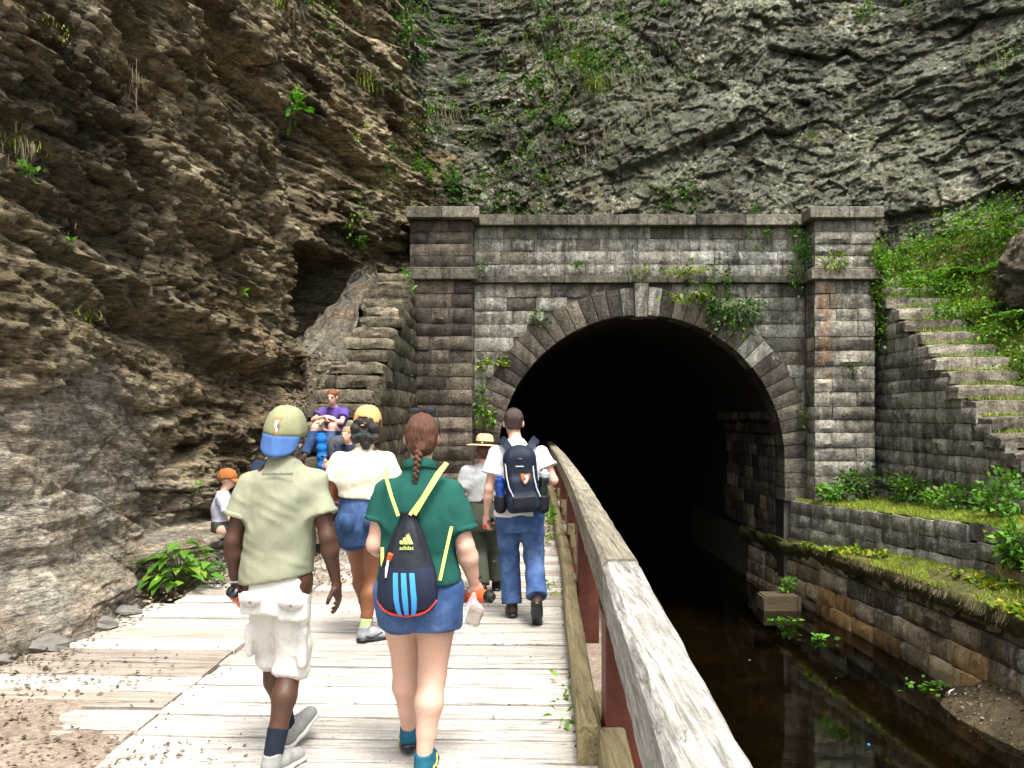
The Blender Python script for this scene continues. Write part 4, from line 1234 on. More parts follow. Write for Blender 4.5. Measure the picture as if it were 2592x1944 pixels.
tag(lv2.build('cliff_creeper', M['leaf_bright'], None, (2, 22, 8)), 'brighter creeping weeds on the rock face above the portal', 'weeds', kind='stuff')
# dry tufts
lv = Leaves(52); rg = lv.rg
for (u, v, side, n, h) in ((262, 165, 'L', 120, .34), (12, 300, 'L', 140, .28), (125, 505, 'L', 40, .22), (935, 240, 'B', 420, .9), (1125, 110, 'B', 160, .6), (1370, 180, 'B', 260, .8), (1265, 60, 'B', 200, .6), (1450, 120, 'B', 160, .6), (1320, 310, 'B', 160, .6), (2140, 130, 'B', 320, .8), (1040, 0, 'B', 220, .7), (1090, 0, 'B', 220, .7), (705, 0, 'L', 120, .4), (845, 15, 'B', 160, .5), (1370, 260, 'B', 160, .7), (1265, 330, 'B', 100, .5)):
    p = on_left(u, v) if side == 'L' else on_back(u, v); sp = .10 if side == 'L' else .30
    P = p + rg.normal(size=(n, 3))*np.array([sp*(.6 if side == 'L' else 1.2), sp, sp*.8]) + np.array([.10 if side == 'L' else 0, -.12 if side == 'B' else 0, 0])
    lv.blades(P[:int(len(P)*.35)], h*rg.uniform(.3, .9, (int(len(P)*.35), 1)), .45, .003 if side == 'L' else .006, down=True, dirn=np.array([.4, -.6, 0]))
tag(lv.build('dry_tufts', M['dry_grass'], None, (0, 15, 6)), 'straw coloured dry grass tufts hanging from the cliffs', 'dry grass', kind='stuff')
lv = Leaves(53); rg = lv.rg
for (u, v, side, n, h) in ((110, 70, 'L', 40, .04), (235, 130, 'L', 40, .05), (15, 310, 'L', 80, .07), (160, 690, 'L', 30, .07), (790, 200, 'B', 200, .35), (590, 10, 'L', 80, .2), (1285, 200, 'B', 200, .35), (1240, 150, 'B', 200, .35)):
    p = on_left(u, v) if side == 'L' else on_back(u, v); sp = .12 if side == 'L' else .4
    P = p + rg.normal(size=(n, 3))*np.array([sp*.5, sp*1.2, sp*.3]) + np.array([.08 if side == 'L' else 0, 0, 0])
    lv.blades(P, h, .6, .004)
tag(lv.build('cliff_grass', M['grass'], None, (0, 15, 6)), 'short green grass tufts on the rock ledges', 'grass', kind='stuff')

# overgrown slope right of the steps
def slope():
    nv, nu = 60, 120
    U, V = np.meshgrid(np.linspace(0, 1, nu), np.linspace(0, 1, nv)); Y = lerp(21.6, 11.5, U)
    zs = 5.12-.31*(20.4-np.minimum(Y, 20.4))/.45
    x0 = np.where(Y > 20.35, 8.66, 10.28); x0 = np.convolve(np.pad(x0[0], 4, 'edge'), np.ones(9)/9, 'valid')[None, :].repeat(nv, 0)
    x1 = np.interp(Y, [11, 14, 17, 19, 21.6], [13.0, 12.9, 12.4, 12.0, 11.6])
    X = lerp(x0, x1, V)
    Z = zs-.10+V**1.2*lerp(1.9, 2.6, U)*.9+.10*fbm(X*1.5, Y*1.5, 3, 8)
    me = mesh_np('slope', np.stack([X, Y, Z], -1).reshape(-1, 3), grid_faces(nv, nu)); me.materials.append(M['soil'])
    tag(link('slope', me), 'steep overgrown slope above the right steps', 'slope', kind='structure')
    return np.stack([X, Y, Z], -1)
SLOPE = slope()
def outcrop():
    nu, nv = 150, 110; U, V = np.meshgrid(np.linspace(0, 2*np.pi, nu), np.linspace(.02, np.pi-.02, nv))
    d, tone = chunk_relief(U*1.7, V*1.6, 511, .5); r = 1+.55*d
    P = np.stack([12.05+1.35*r*np.sin(V)*np.cos(U), 18.1+1.4*r*np.sin(V)*np.sin(U), 4.55+1.5*r*np.cos(V)], -1)
    me = mesh_np('rock_outcrop', P.reshape(-1, 3), grid_faces(nv, nu)[:, ::-1], smooth=False); attr(me, 'tone', tone); attr(me, 'grey', np.full(U.shape, .3)); me.materials.append(M['rock_left'])
    tag(link('rock_outcrop', me), 'brown rock outcrop in the greenery above the right steps', 'rock')
outcrop()
lv = Leaves(61); rg = lv.rg
Pf = SLOPE.reshape(-1, 3); pick = Pf[rg.integers(0, len(Pf), 15000)]
nz = fbm(pick[:, 0]*1.2, pick[:, 1]*1.2, 3, 19)
pick = pick[(nz > -.45) & (pick[:, 1] > 13)]
pick = pick + rg.normal(size=pick.shape)*.06; nz = fbm(pick[:, 0]*1.6, pick[:, 1]*1.6, 3, 29)
pick[:, 2] += rg.uniform(0, 1, len(pick))*np.clip(.28+.35*nz, .08, .6)
lv.at(pick, rg.normal(size=pick.shape)*.6+np.array([-.35, -.5, .35]), .085*rg.uniform(.4, 1.4, len(pick)))
for (c, r, n) in (((9.3, 20.75, 5.35), (.8, .35, .35), 900), ((10.4, 20.6, 5.75), (.9, .4, .5), 1000), ((8.72, 20.0, 4.75), (.14, .35, .75), 700), ((8.74, 19.9, 5.45), (.22, .3, .4), 420), ((11.2, 19.4, 6.1), (.7, .5, .6), 700), ((9.3, 20.2, 4.9), (.7, .25, .25), 500), ((8.8, 20.0, 3.7), (.12, .3, .5), 160), ((9.9, 19.7, 4.75), (.9, .5, .22), 900), ((10.2, 18.9, 4.2), (.6, .5, .25), 600), ((10.5, 17.9, 3.6), (.4, .6, .25), 450), ((10.6, 16.8, 2.8), (.35, .6, .22), 350)):
    lv.blob(c, r, int(n*1.25), .085)
# growth creeping over the treads
for i in range(1, 12):
    y = 20.4-.45*i; z = 5.12-.31*i; n = int(420*(1-i/14)); 
    xr = 10.5; xl = 8.95 + .10*i + (0 if i > 4 else -.05)
    P = np.stack([xr-(xr-xl)*rg.random(n)**(1.0+.22*i), y+rg.uniform(.02, .45, n), z+rg.uniform(0, .12+.02*max(0, 6-i), n)], -1)
    lv.at(P, rg.normal(size=P.shape)*.6+np.array([0, -.3, .6]), .07*rg.uniform(.5, 1.2, n))
tag(lv.build('ground_cover', M['leaf_cover'], None, (10, 18, 4)), 'dense green ground cover over the right steps and slope', 'ground cover', kind='stuff')
lv = Leaves(62); rg = lv.rg
pick = Pf[rg.integers(0, len(Pf), 9000)]; pick = pick[pick[:, 1] > 13]
lv.blades(pick, .22, .7, .006)
P = []
for i in range(2, 13):
    n = 520; P.append(np.stack([10.55-1.6*rg.random(n)**1.2, 20.4-.45*i+rg.uniform(.05, .5, n), np.full(n, 5.12-.31*i)], -1))
lv.blades(np.concatenate(P), .10, .6, .004)
tag(lv.build('slope_grass', M['grass'], None, (10, 18, 4)), 'rough green grass between the treads and on the right slope', 'grass', kind='stuff')

def fern(label, c, seed, nf=9, L=.7):
    rg = np.random.default_rng(seed); root = empty('fern', tuple(c)); tag(root, label, 'fern')
    for k in range(nf):
        az = rg.uniform(0, 6.28); l = L*rg.uniform(.7, 1.1); lv = Leaves(seed*31+k)
        t = np.linspace(.08, 1, 18); d = np.array([math.cos(az), math.sin(az), 0])
        C = d*l*t[:, None]*.9 + np.array([0, 0, 1])*(l*(.75*t-.62*t*t))[:, None]
        s = np.array([-math.sin(az), math.cos(az), 0]); w = .17*l*np.sin(np.pi*np.clip(t*.92+.06, 0, 1))
        for sg in (-1, 1): lv.at(C, s*sg+d*.35+rg.normal(size=C.shape)*.05, w*1.15, width=.34, droop=.2)
        lv.build('frond', M['leaf_bright'], root)
for i, (lb, c) in enumerate((('wide fern in the greenery above the right steps', (10.75, 19.2, 5.0)), ('fern leaning over the upper treads of the right steps', (10.2, 19.8, 5.0)), ('fern low on the right slope beside the treads', (10.7, 17.8, 3.75)))):
    fern(lb, c, 70+i, 11, .85)

# bank: grass and bushes at the foot of the right stair wall
X, Y, Z = TERRACE
lv = Leaves(63); rg = lv.rg
n = 26000; yy = rg.uniform(11.5, 20.25, n); t = rg.random(n)
u = polyline(UPPER, yy); xx = lerp(u[:, 0]+.02, 8.9, t); zz = u[:, 1]-.01+.10*t
lv.blades(np.stack([xx, yy, zz], -1), .075, .6, .0045)
tag(lv.build('bank_grass', M['grass'], None, (8, 16, 0)), 'short bright grass on the bank above the retaining wall', 'grass', kind='stuff')
BUSHES = [
 ('low green bush at the foot of the right pilaster', (7.55, 19.3, .0), (.38, .30, .24), 420, 'leaf_bright'),
 ('taller green bush against the middle of the right pilaster base', (8.05, 19.3, .18), (.42, .25, .34), 520, 'leaf'),
 ('wide green bush in front of the dark corner by the right steps', (8.6, 18.2, .15), (.35, .65, .36), 700, 'leaf'),
 ('leafy bush along the foot of the right stair wall', (8.62, 16.4, .10), (.28, .75, .26), 560, 'leaf_bright'),
 ('tall leafy weeds at the right end of the bank', (8.45, 14.4, .30), (.32, .50, .38), 480, 'leaf_bright'),
]
for i, (lb, c, r, n, mt) in enumerate(BUSHES): plant('bush', lb, c, r, n, .10, mt, 500+i, 'bush', 9)
plant('bush', 'bright bush spilling over the right end of the retaining wall', (7.95, 13.1, -.28), (.26, .50, .42), 620, .10, 'leaf_bright', 510, 'bush', 9)
plant('bush', 'white flowered weeds hanging at the right end of the retaining wall', (7.85, 12.5, -.55), (.2, .3, .25), 220, .09, 'leaf_bright', 511, 'bush', 6)

# ledge: turf, round leaved creeper, hanging dead grass
lv = Leaves(64); rg = lv.rg
n = 26000; yy = rg.uniform(10.5, 21.5, n); e = polyline(EDGE, yy); u = polyline(UPPER, np.minimum(yy, 20.4)); t = rg.random(n)
xx = lerp(e[:, 0]-.06, np.minimum(u[:, 0], 6.7+20*(yy < 20.4))-.02, t); zz = e[:, 1]+.22*sstep(19, 16, yy)*t
keep = fbm(yy*1.2, t*2, 3, 44) > -.25
lv.blades(np.stack([xx, yy, zz], -1)[keep], .07, .7, .004)
tag(lv.build('ledge_grass', M['grass'], None, (7, 16, -1)), 'thin grass on the turf ledge over the canal wall', 'grass', kind='stuff')
lv = Leaves(65); rg = lv.rg
n = 2600; yy = 10.8+rg.random(n)**1.3*8.5; e = polyline(EDGE, yy); u = polyline(UPPER, yy); t = rg.random(n)
keep = (fbm(yy*.9, t*1.5, 3, 45) > .0+.25*sstep(13.5, 17, yy)); yy, t, e, u = yy[keep], t[keep], e[keep], u[keep]; n = len(yy)
P = np.stack([lerp(e[:, 0]-.10, u[:, 0]-.05, t), yy, e[:, 1]+.22*sstep(19, 16, yy)*t+rg.uniform(.02, .12, n)], -1)
lv.at(P, rg.normal(size=P.shape)*.5+np.array([-.5, -.4, .1]), .12*rg.uniform(.5, 1.1, n), width=.95, droop=.12)
tag(lv.build('creeper', M['leaf_lime'], None, (7, 14, -1)), 'round leaved lime green creeper on the turf ledge', 'creeper', kind='stuff')
lv = Leaves(66); rg = lv.rg
n = 3000; yy = 10.5+rg.random(n)**1.5*9; e = polyline(EDGE, yy)
P = np.stack([e[:, 0]-.12+rg.normal(size=n)*.05, yy, e[:, 1]-.02+rg.normal(size=n)*.03], -1)
hh = np.interp(yy, [10.5, 14.5, 19.5], [.20, .09, .03]); keep = (rg.random(n) < np.interp(yy, [10.5, 15, 19.5], [.8, .35, .2])) & (fbm(yy*2.2, yy*0, 3, 8) > -.25)
lv.blades(P[keep], hh[keep][:, None], .55, .0035, down=True, dirn=np.array([-1.0, -.2, 0]))
tag(lv.build('hanging_grass', M['dry_grass'], None, (7, 14, -1)), 'dead grass fringe hanging from the turf ledge', 'dry grass', kind='stuff')
# weeds along the kerb
lv = Leaves(67); rg = lv.rg
for (y, n) in ((4.6, 14), (5.2, 10), (3.5, 18), (3.3, 12), (7.7, 20), (8.3, 10), (10.9, 60), (11.8, 130), (12.6, 90), (13.6, 60)):
    lv.blob((railx(y)-.30, y, .04+.0012*n), (.07, .22, .05+.001*n), n, .05)
tag(lv.build('kerb_weeds', M['leaf_bright'], None, (.3, 8, 0)), 'small green weeds along the kerb of the railing', 'weeds', kind='stuff')

# large leaved plant at the foot of the cliff: every leaf its own piece
def big_leaf_mesh(seed):
    rg = np.random.default_rng(seed); n = 8; v = []; f = []
    for i in range(n+1):
        t = i/n; w = .34*math.sin(math.pi*min(1, t**.62))*(1-.25*t)+.002
        z = .06*math.sin(t*2.6)-.22*t*t
        v += [(-w, t, z+.05*abs(w)/.3), (-w*.5, t, z+.015), (0, t, z-.012), (w*.5, t, z+.015), (w, t, z+.05*abs(w)/.3)]
    for i in range(n):
        for k in range(4): b = 5*i+k; f.append((b, b+1, b+6, b+5))
    me = mesh_np('leaf', v, f); attr(me, 'tone', np.full(len(v), rg.random())); me.materials.append(M['leaf_bright']); return me
def big_plant():
    rg = np.random.default_rng(9); root = empty('leafy_plant', (-3.28, 8.25, 0)); tag(root, 'large leaved green plant at the foot of the cliff beside the boardwalk', 'plant')
    ms = [big_leaf_mesh(i) for i in range(5)]; mb = MB()
    for k in range(105):
        az = rg.uniform(0, 6.283); rr = rg.uniform(.02, .30)**.9; z = .05+.44*rg.random()*(1-.6*rr/.30)+.04
        p = Vector((math.cos(az)*rr*1.15, math.sin(az)*rr, z))
        if k % 3 == 0: mb.tube([(0, 0, -.03), (p.x*.5, p.y*.5, z*.7), tuple(p)], [.007, .005, .003], 5, cap=False)
        o = link('leaf', ms[k % 5], None, root, p)
        s = rg.uniform(.11, .19); o.scale = (s, s, s)
        o.rotation_euler = (rg.uniform(-.55, .25), rg.uniform(-.3, .3), az-math.pi/2+rg.normal()*.5)
    mb.build('stem', M['stem'], root)
big_plant()

# planter in the canal, floating weeds, scraps
def planter():
    root = empty('planter_box', (6.12, 19.15, WATER_Z)); tag(root, 'low wooden planter box standing in the canal by the wall', 'planter')
    w, d, h = .80, .55, .30
    MB().box(-w/2, w/2, -d/2, -d/2+.05, -.25, h*.48).build('board', M['box_wood'], root, bevel=.006)
    MB().box(-w/2, w/2, -d/2+.004, -d/2+.05, h*.50, h).build('board', M['box_wood'], root, bevel=.006)
    MB().box(-w/2, w/2, d/2-.05, d/2, -.25, h).build('board', M['box_wood'], root, bevel=.006)
    for s in (-1, 1): MB().box(s*w/2-.025, s*w/2+.025, -d/2+.052, d/2-.052, -.25, h).build('board', M['box_wood'], root, bevel=.006)
    for s in (-1, 1): MB().box(s*(w/2-.01)-.035, s*(w/2-.01)+.035, -d/2-.03, -d/2-.002, -.25, h+.02).build('corner_post', M['box_wood'], root, bevel=.006)
    MB().box(-w/2+.027, w/2-.027, -d/2+.052, d/2-.052, h-.14, h-.03).build('soil', M['dirt'], root)
    MB().box(-w/2+.02, w/2-.02, -d/2+.01, d/2-.01, h+.003, h+.03).build('lid_board', M['box_wood'], root, bevel=.006)
planter()
plant('water_weed', 'green weeds growing out of the planter box', (6.25, 19.25, WATER_Z+.55), (.26, .2, .12), 130, .09, 'leaf_bright', 601, 'weeds')
def float_weed(label, c, r, n, seed):
    lv = Leaves(seed); rg = lv.rg
    P = np.array(c)+rg.normal(size=(n, 3))*np.array(r)*.5
    D = rg.normal(size=(n, 3)); D[:, 2] = .25*np.abs(D[:, 2])
    lv.at(P, D, .13*rg.uniform(.6, 1.2, n), droop=.05)
    tag(lv.build('water_weed', M['leaf_bright'], None, c), label, 'weeds')
float_weed('string of green leaves floating in front of the planter box', (5.85, 18.0, WATER_Z+.02), (.45, .2, .02), 34, 611)
float_weed('single green water plant floating in the dark water', (6.0, 16.4, WATER_Z+.05), (.22, .25, .06), 26, 612)
float_weed('thin yellowish weeds at the edge of the mud bank', (6.9, 13.6, WATER_Z+.02), (.5, .5, .015), 40, 613)
q = MB().lathe([(0, .01), (.10, .012), (.17, .035), (.175, .03), (.10, 0), (0, 0)], 18, sx=1.0, sy=.8)
o = q.build('plate', mat_plain('white_foam', (.8, .8, .8), .5, .1), None, (7.02, 13.05, WATER_Z+.05)); tag(o, 'crumpled white plate lying at the edge of the mud bank', 'litter')
o.rotation_euler = (.12, -.1, 0)
q = MB().lathe([(.012, 0), (.018, .015), (.018, .03), (.012, .033), (0, .034)], 10)
o = q.build('bottle_cap', mat_plain('blue_plastic', (.05, .25, .6), .4, .1), None, (4.75, 11.1, WATER_Z+.01)); tag(o, 'small blue scrap floating in the shallow water', 'litter')

# ------------------------------------------------------------------ leaf litter
lv = Leaves(71); rg = lv.rg
def ground_z(x, y):
    i = np.clip(np.searchsorted(GY[:, 0], y), 0, GY.shape[0]-1); j = np.argmin(np.abs(GX[i]-x[:, None]), 1)
    return GZ[i, j]
def scatter(n, x0, x1, y0, y1, size, fn=None, zadd=.008):
    x = rg.uniform(x0, x1, n); y = rg.uniform(y0, y1, n)
    if fn is not None: k = fn(x, y) > rg.random(n); x, y = x[k], y[k]
    z = np.maximum(ground_z(x, y), np.where((y < BOARD_END) & (x > seamx(8)) | ((y < LEFT_END) & (x > -3.6)), .0, -1)) + zadd
    D = rg.normal(size=(len(x), 3)); D[:, 2] *= .22
    lv.at(np.stack([x, y, z], -1), D, size*rg.uniform(.4, 1.2, len(x)), width=.6, droop=rg.uniform(-.2, .3), fold=.5)
scatter(3600, -4.2, -2.0, 3.2, 6.2, .040, lambda x, y: np.clip(sstep(-2.05, -3.3, x+.35*fbm(x*2, y*2, 3, 6))*sstep(6.4, 4.4, y), 0, 1))
scatter(1500, -3.0, -1.2, 2.6, 4.4, .035, lambda x, y: sstep(-1.0, -2.6, x))
scatter(2600, -3.7, -2.3, 8.3, 11.8, .06)
scatter(1600, -2.4, -1.4, 8.3, 13, .04)
scatter(500, -3.9, -3.1, 5.6, 8.3, .05)
scatter(500, -2.2, .3, 3, 11.5, .018, lambda x, y: .4+.6*(y > 7))
for (gy, ga, gb) in GAPS:                                      # crumbs caught along the joints
    m = rg.integers(15, 45); x = rg.uniform(ga, gb, m); keep = fbm(x*2+gy*3, x*0+gy, 2, 3) > -.1; x = x[keep]; m = len(x)
    if m: lv.at(np.stack([x, gy-.034*(x-(ga+gb)/2)+rg.normal(size=m)*.014, np.full(m, .004)], -1), rg.normal(size=(m, 3))*np.array([1, 1, .15]), .020*rg.uniform(.4, 1.4, m))
scatter(900, -2.2, .9, 11.5, 20, .06)
n = 1100                                                       # drift between steps and cliff
uu = rg.random(n)*.42; vv = rg.random(n)**.8
yi = (uu*(SLX.shape[1]-1)).astype(int); vi = (vv*(SLX.shape[0]-1)).astype(int)
P = np.stack([SLX[vi, yi], SLY[vi, yi], SLZ[vi, yi]], -1)+rg.normal(size=(n, 3))*np.array([.05, .08, .01])+np.array([0, 0, .02])
lv.at(P, rg.normal(size=(n, 3))*np.array([1, 1, .3]), .085*rg.uniform(.5, 1.2, n), fold=.4)
bx, by, bz = BED                                              # on the mud bank
sel = np.flatnonzero((bz.ravel() > WATER_Z-.02)); pk = sel[rg.integers(0, len(sel), 4200)]
P = np.stack([bx.ravel()[pk], by.ravel()[pk], bz.ravel()[pk]], -1)+rg.normal(size=(4200, 3))*np.array([.04, .09, .01]); 
lv.at(P, rg.normal(size=P.shape)*np.array([1, 1, .3]), .07*rg.uniform(.4, 1.2, len(P)), fold=.3)
nf = 6; P = np.stack([rg.uniform(3.2, 7.0, nf), rg.uniform(9.8, 17, nf), np.full(nf, WATER_Z+.006)], -1); D = rg.normal(size=(nf, 3)); D[:, 2] *= .06
lv.at(P, D, .045*rg.uniform(.3, 1.2, nf), droop=0, fold=.05)
tag(lv.build('leaf_litter', M['litter'], None, (-2, 8, 0)), 'brown dead leaves littering the boards, ground and mud', 'leaf litter', kind='stuff')
# loose stones along the cliff foot
rg2 = random.Random(17)
for i, (x, y, s, lb) in enumerate(((-3.52, 6.15, .16, 'flat grey rock at the near end of the boards by the cliff'), (-3.40, 6.75, .13, 'second grey rock along the cliff foot beside the boards'), (-3.62, 5.75, .10, 'small grey rock nearest the camera at the cliff foot'), (-3.34, 7.2, .09, 'small grey rock just short of the large leaved plant'))):
    r = np.random.default_rng(i); v = []; nl, nm = 7, 10
    for a in range(nl+1):
        for b in range(nm):
            th = math.pi*a/nl; ph = 2*math.pi*b/nm; k = 1+.25*(r.random()-.5)
            v.append((s*1.6*k*math.sin(th)*math.cos(ph), s*1.1*k*math.sin(th)*math.sin(ph), s*.55*k*math.cos(th)))
    f = [(a*nm+b, (a+1)*nm+b, (a+1)*nm+(b+1) % nm, a*nm+(b+1) % nm) for a in range(nl) for b in range(nm)]
    tag(MB().add(v, f).build('loose_rock', M['pebble'], None, (x, y, .02), smooth=False), lb, 'rock')
# ------------------------------------------------------------------ implicit surfaces for people, clothes and bags
class Field:
    def __init__(s, lo, hi, h):
        s.lo = np.array(lo, float); s.h = h
        s.n = np.ceil((np.array(hi, float)-s.lo)/h).astype(int)+1
        s.F = np.full(tuple(s.n), 1.0, np.float32)
        s.ax = [s.lo[i]+h*np.arange(s.n[i]) for i in range(3)]
    def _blk(s, lo, hi):
        a = np.clip(np.floor((np.array(lo)-s.lo)/s.h).astype(int), 0, s.n-1); b = np.clip(np.ceil((np.array(hi)-s.lo)/s.h).astype(int)+1, 1, s.n)
        sl = tuple(slice(a[i], b[i]) for i in range(3))
        if any(b[i] <= a[i] for i in range(3)): return None, None
        P = np.stack(np.meshgrid(*[s.ax[i][sl[i]] for i in range(3)], indexing='ij'), -1)
        return sl, P
    def union(s, d, sl, k):
        f = s.F[sl]
        if k <= 0: s.F[sl] = np.minimum(f, d); return
        hh = np.maximum(k-np.abs(f-d), 0)/k; s.F[sl] = np.minimum(f, d)-hh*hh*k*.25
    def cap(s, a, b, ra, rb, k=.02, sc=(1, 1, 1), clip=None):
        a, b, sc = np.array(a, float), np.array(b, float), np.array(sc, float); m = max(ra, rb)*sc.max()+.05+k
        sl, P = s._blk(np.minimum(a, b)-m, np.maximum(a, b)+m)
        if sl is None: return s
        ap, bp = a/sc, b/sc; q = P/sc-ap; ab = bp-ap; t = np.clip((q@ab)/max(ab@ab, 1e-9), 0, 1)
        d = (np.linalg.norm(q-t[..., None]*ab, axis=-1)-(ra+(rb-ra)*t))*sc.min()
        if clip is not None: d = np.maximum(d, (P-np.array(clip[0]))@np.array(clip[1]))
        s.union(d, sl, k); return s
    def ell(s, c, r, k=.02, rot=None):
        c, r = np.array(c, float), np.array(r, float); m = r.max()+.05+k
        sl, P = s._blk(c-m, c+m)
        if sl is None: return s
        q = P-c
        if rot is not None: q = q@np.array(rot)
        k0 = np.linalg.norm(q/r, axis=-1); k1 = np.linalg.norm(q/(r*r), axis=-1)+1e-9
        s.union(k0*(k0-1)/k1, sl, k); return s
    def box(s, c, hs, r, k=.02, rot=None):
        c, hs = np.array(c, float), np.array(hs, float); m = np.linalg.norm(hs)+.05+k
        sl, P = s._blk(c-m, c+m)
        if sl is None: return s
        q = P-c
        if rot is not None: q = q@np.array(rot)
        q = np.abs(q)-(hs-r); d = np.linalg.norm(np.maximum(q, 0), axis=-1)+np.minimum(q.max(-1), 0)-r
        s.union(d, sl, k); return s
    def loft(s, prof, k=.03, pw=2.2):
        """prof rows: z, halfwidth, halfdepth, cx, cy"""
        pr = np.array(prof, float); m = pr[:, 1:3].max()+.08
        sl, P = s._blk((pr[:, 3].min()-m, pr[:, 4].min()-m, pr[0, 0]-.08), (pr[:, 3].max()+m, pr[:, 4].max()+m, pr[-1, 0]+.08))
        z = P[..., 2]; w, dp, cx, cy = (np.interp(z, pr[:, 0], pr[:, i]) for i in (1, 2, 3, 4))
        e = (np.abs((P[..., 0]-cx)/w)**pw+np.abs((P[..., 1]-cy)/dp)**pw)**(1/pw)
        d = (e-1)*np.minimum(w, dp); d = np.maximum(d, np.maximum(pr[0, 0]-z, z-pr[-1, 0]))
        s.union(d, sl, k); return s
    def all(s): return np.stack(np.meshgrid(*s.ax, indexing='ij'), -1)
    def wrinkle(s, amp, scale, seed, tilt=.5, stretch=3.0, ridged=True):
        sl = np.abs(s.F) < .05
        P = np.argwhere(sl)*s.h+s.lo
        c, n_ = math.cos(tilt), math.sin(tilt)
        a = P[:, 0]*c+P[:, 2]*n_; b = -P[:, 0]*n_+P[:, 2]*c
        n = vnoise(a*scale/stretch+seed, b*scale, P[:, 1]*scale*.5, seed)
        if ridged: n = .95-1.45*np.abs(n)**.8
        s.F[sl] -= (amp*n).astype(np.float32); return s
    def clip(s, p, nrm):
        """cut away the side the normal points to"""
        p, nrm = np.array(p, float), np.array(nrm, float); nrm = nrm/np.linalg.norm(nrm)
        d = sum(((s.ax[i]-p[i])*nrm[i]).reshape([-1 if j == i else 1 for j in range(3)]) for i in range(3))
        s.F = np.maximum(s.F, d.astype(np.float32)); return s
    def mesh(s):
        F = np.pad(s.F, 1, constant_values=1.0); lo = s.lo-s.h; nx, ny, nz = F.shape
        neg = F < 0
        C = [(dx, dy, dz) for dx in (0, 1) for dy in (0, 1) for dz in (0, 1)]
        sub = lambda A, c: A[c[0]:nx-1+c[0], c[1]:ny-1+c[1], c[2]:nz-1+c[2]]
        cnt = sum(sub(neg, c).astype(np.int8) for c in C); act = (cnt > 0) & (cnt < 8)
        I = np.argwhere(act); idx = np.full(act.shape, -1, np.int64); idx[act] = np.arange(len(I))
        val = np.stack([F[I[:, 0]+c[0], I[:, 1]+c[1], I[:, 2]+c[2]] for c in C], 1)
        acc = np.zeros((len(I), 3)); n = np.zeros(len(I))
        for i in range(8):
            for j in range(i+1, 8):
                if sum(abs(C[i][q]-C[j][q]) for q in range(3)) != 1: continue
                a, b = val[:, i], val[:, j]; m = (a < 0) != (b < 0); t = np.where(m, a/np.where(m, a-b, 1), 0)
                p = np.array(C[i])+t[:, None]*(np.array(C[j])-np.array(C[i])); acc[m] += p[m]; n[m] += 1
        V = lo+s.h*(I+acc/np.maximum(n, 1)[:, None]); Q = []
        for ax in range(3):
            o1, o2 = [(1, 2), (2, 0), (0, 1)][ax]
            e = [slice(0, -1) if q == ax else slice(1, -1) for q in range(3)]; e2 = [slice(1, None) if q == ax else slice(1, -1) for q in range(3)]
            A, B = neg[tuple(e)], neg[tuple(e2)]; ch = np.argwhere(A != B)
            if not len(ch): continue
            g = ch.copy(); g[:, o1] += 1; g[:, o2] += 1
            def cell(d1, d2):
                h_ = g.copy(); h_[:, o1] -= d1; h_[:, o2] -= d2; return idx[h_[:, 0], h_[:, 1], h_[:, 2]]
            q = np.stack([cell(1, 1), cell(0, 1), cell(0, 0), cell(1, 0)], 1)
            fl = ~A[tuple(ch.T)]; q[fl] = q[fl][:, ::-1]; Q.append(q)
        Q = np.concatenate(Q); Q = Q[(Q >= 0).all(1)]
        return V, Q

def smooth_vq(V, Q, it=2, lam=.5):
    e = np.concatenate([Q[:, [0, 1]], Q[:, [1, 2]], Q[:, [2, 3]], Q[:, [3, 0]]]); n = len(V)
    deg = np.bincount(e[:, 0], minlength=n)+np.bincount(e[:, 1], minlength=n)
    for _ in range(it):
        acc = np.stack([np.bincount(e[:, 0], V[e[:, 1], k], n)+np.bincount(e[:, 1], V[e[:, 0], k], n) for k in range(3)], 1)
        V = V+lam*(acc/np.maximum(deg, 1)[:, None]-V)
    return V

def sdf_obj(name, fld, mat, parent, it=2, extra=None):
    V, Q = fld.mesh(); V = smooth_vq(V, Q, it)
    if extra:
        for v2, q2 in extra: Q = np.concatenate([Q, q2+len(V)]); V = np.concatenate([V, v2])
    return link(name, mesh_np(name, V, Q), mat, parent)

def mat_cloth(name, col, var=.12, weave=260, bump=.25, rough=.9, fade=None, sheen=.15):
    n = N(name); oc = n.objco
    w = n.noise(oc, weave, 2, .6); f = n.noise(oc, 7, 5, .6)
    c = n.mix(1, col, n.ramp(f, [(.3, 1-var), (.7, 1+var*.5)]), 'MULTIPLY')
    if fade: c = n.mix(n.ramp(n.noise(oc, 5, 4, .7), [(.42, 0.0), (.68, .8)]), c, fade)
    c = n.mix(1, c, n.ramp(w, [(.25, .78), (.75, 1.12)]), 'MULTIPLY')
    fo = n.noise(n.map(oc, (1.0, 1.0, .30), (0, R(30), 0)), 14, 2, .45, .5)
    return n.done(c, rough, n.bump(w, bump, .003, n.bump(fo, .35, .03)), .2)
def mat_skin(name, col, red=.2):
    n = N(name); oc = n.objco; f = n.noise(oc, 14, 5, .6); g = n.noise(oc, 110, 3, .6)
    f2 = n.noise(oc, 4, 4, .6)
    c = n.mix(n.ramp(n.math('ADD', n.math('MULTIPLY', f, .5), n.math('MULTIPLY', f2, .5)), [(.38, 0.0), (.62, red*1.6)]), col, (col[0]*1.05, col[1]*.72, col[2]*.65))
    c = n.mix(1, c, n.ramp(g, [(.3, .9), (.7, 1.05)]), 'MULTIPLY')
    return n.done(c, .5, n.bump(g, .12, .002), .4)
def mat_hair(name, c0, c1, axis=(60, 60, 6)):
    n = N(name); f = n.noise(n.map(n.objco, axis), 2.0, 5, .7)
    return n.done(n.ramp(f, [(.3, c0), (.7, c1)]), .42, n.bump(f, 1.0, .012), .5)
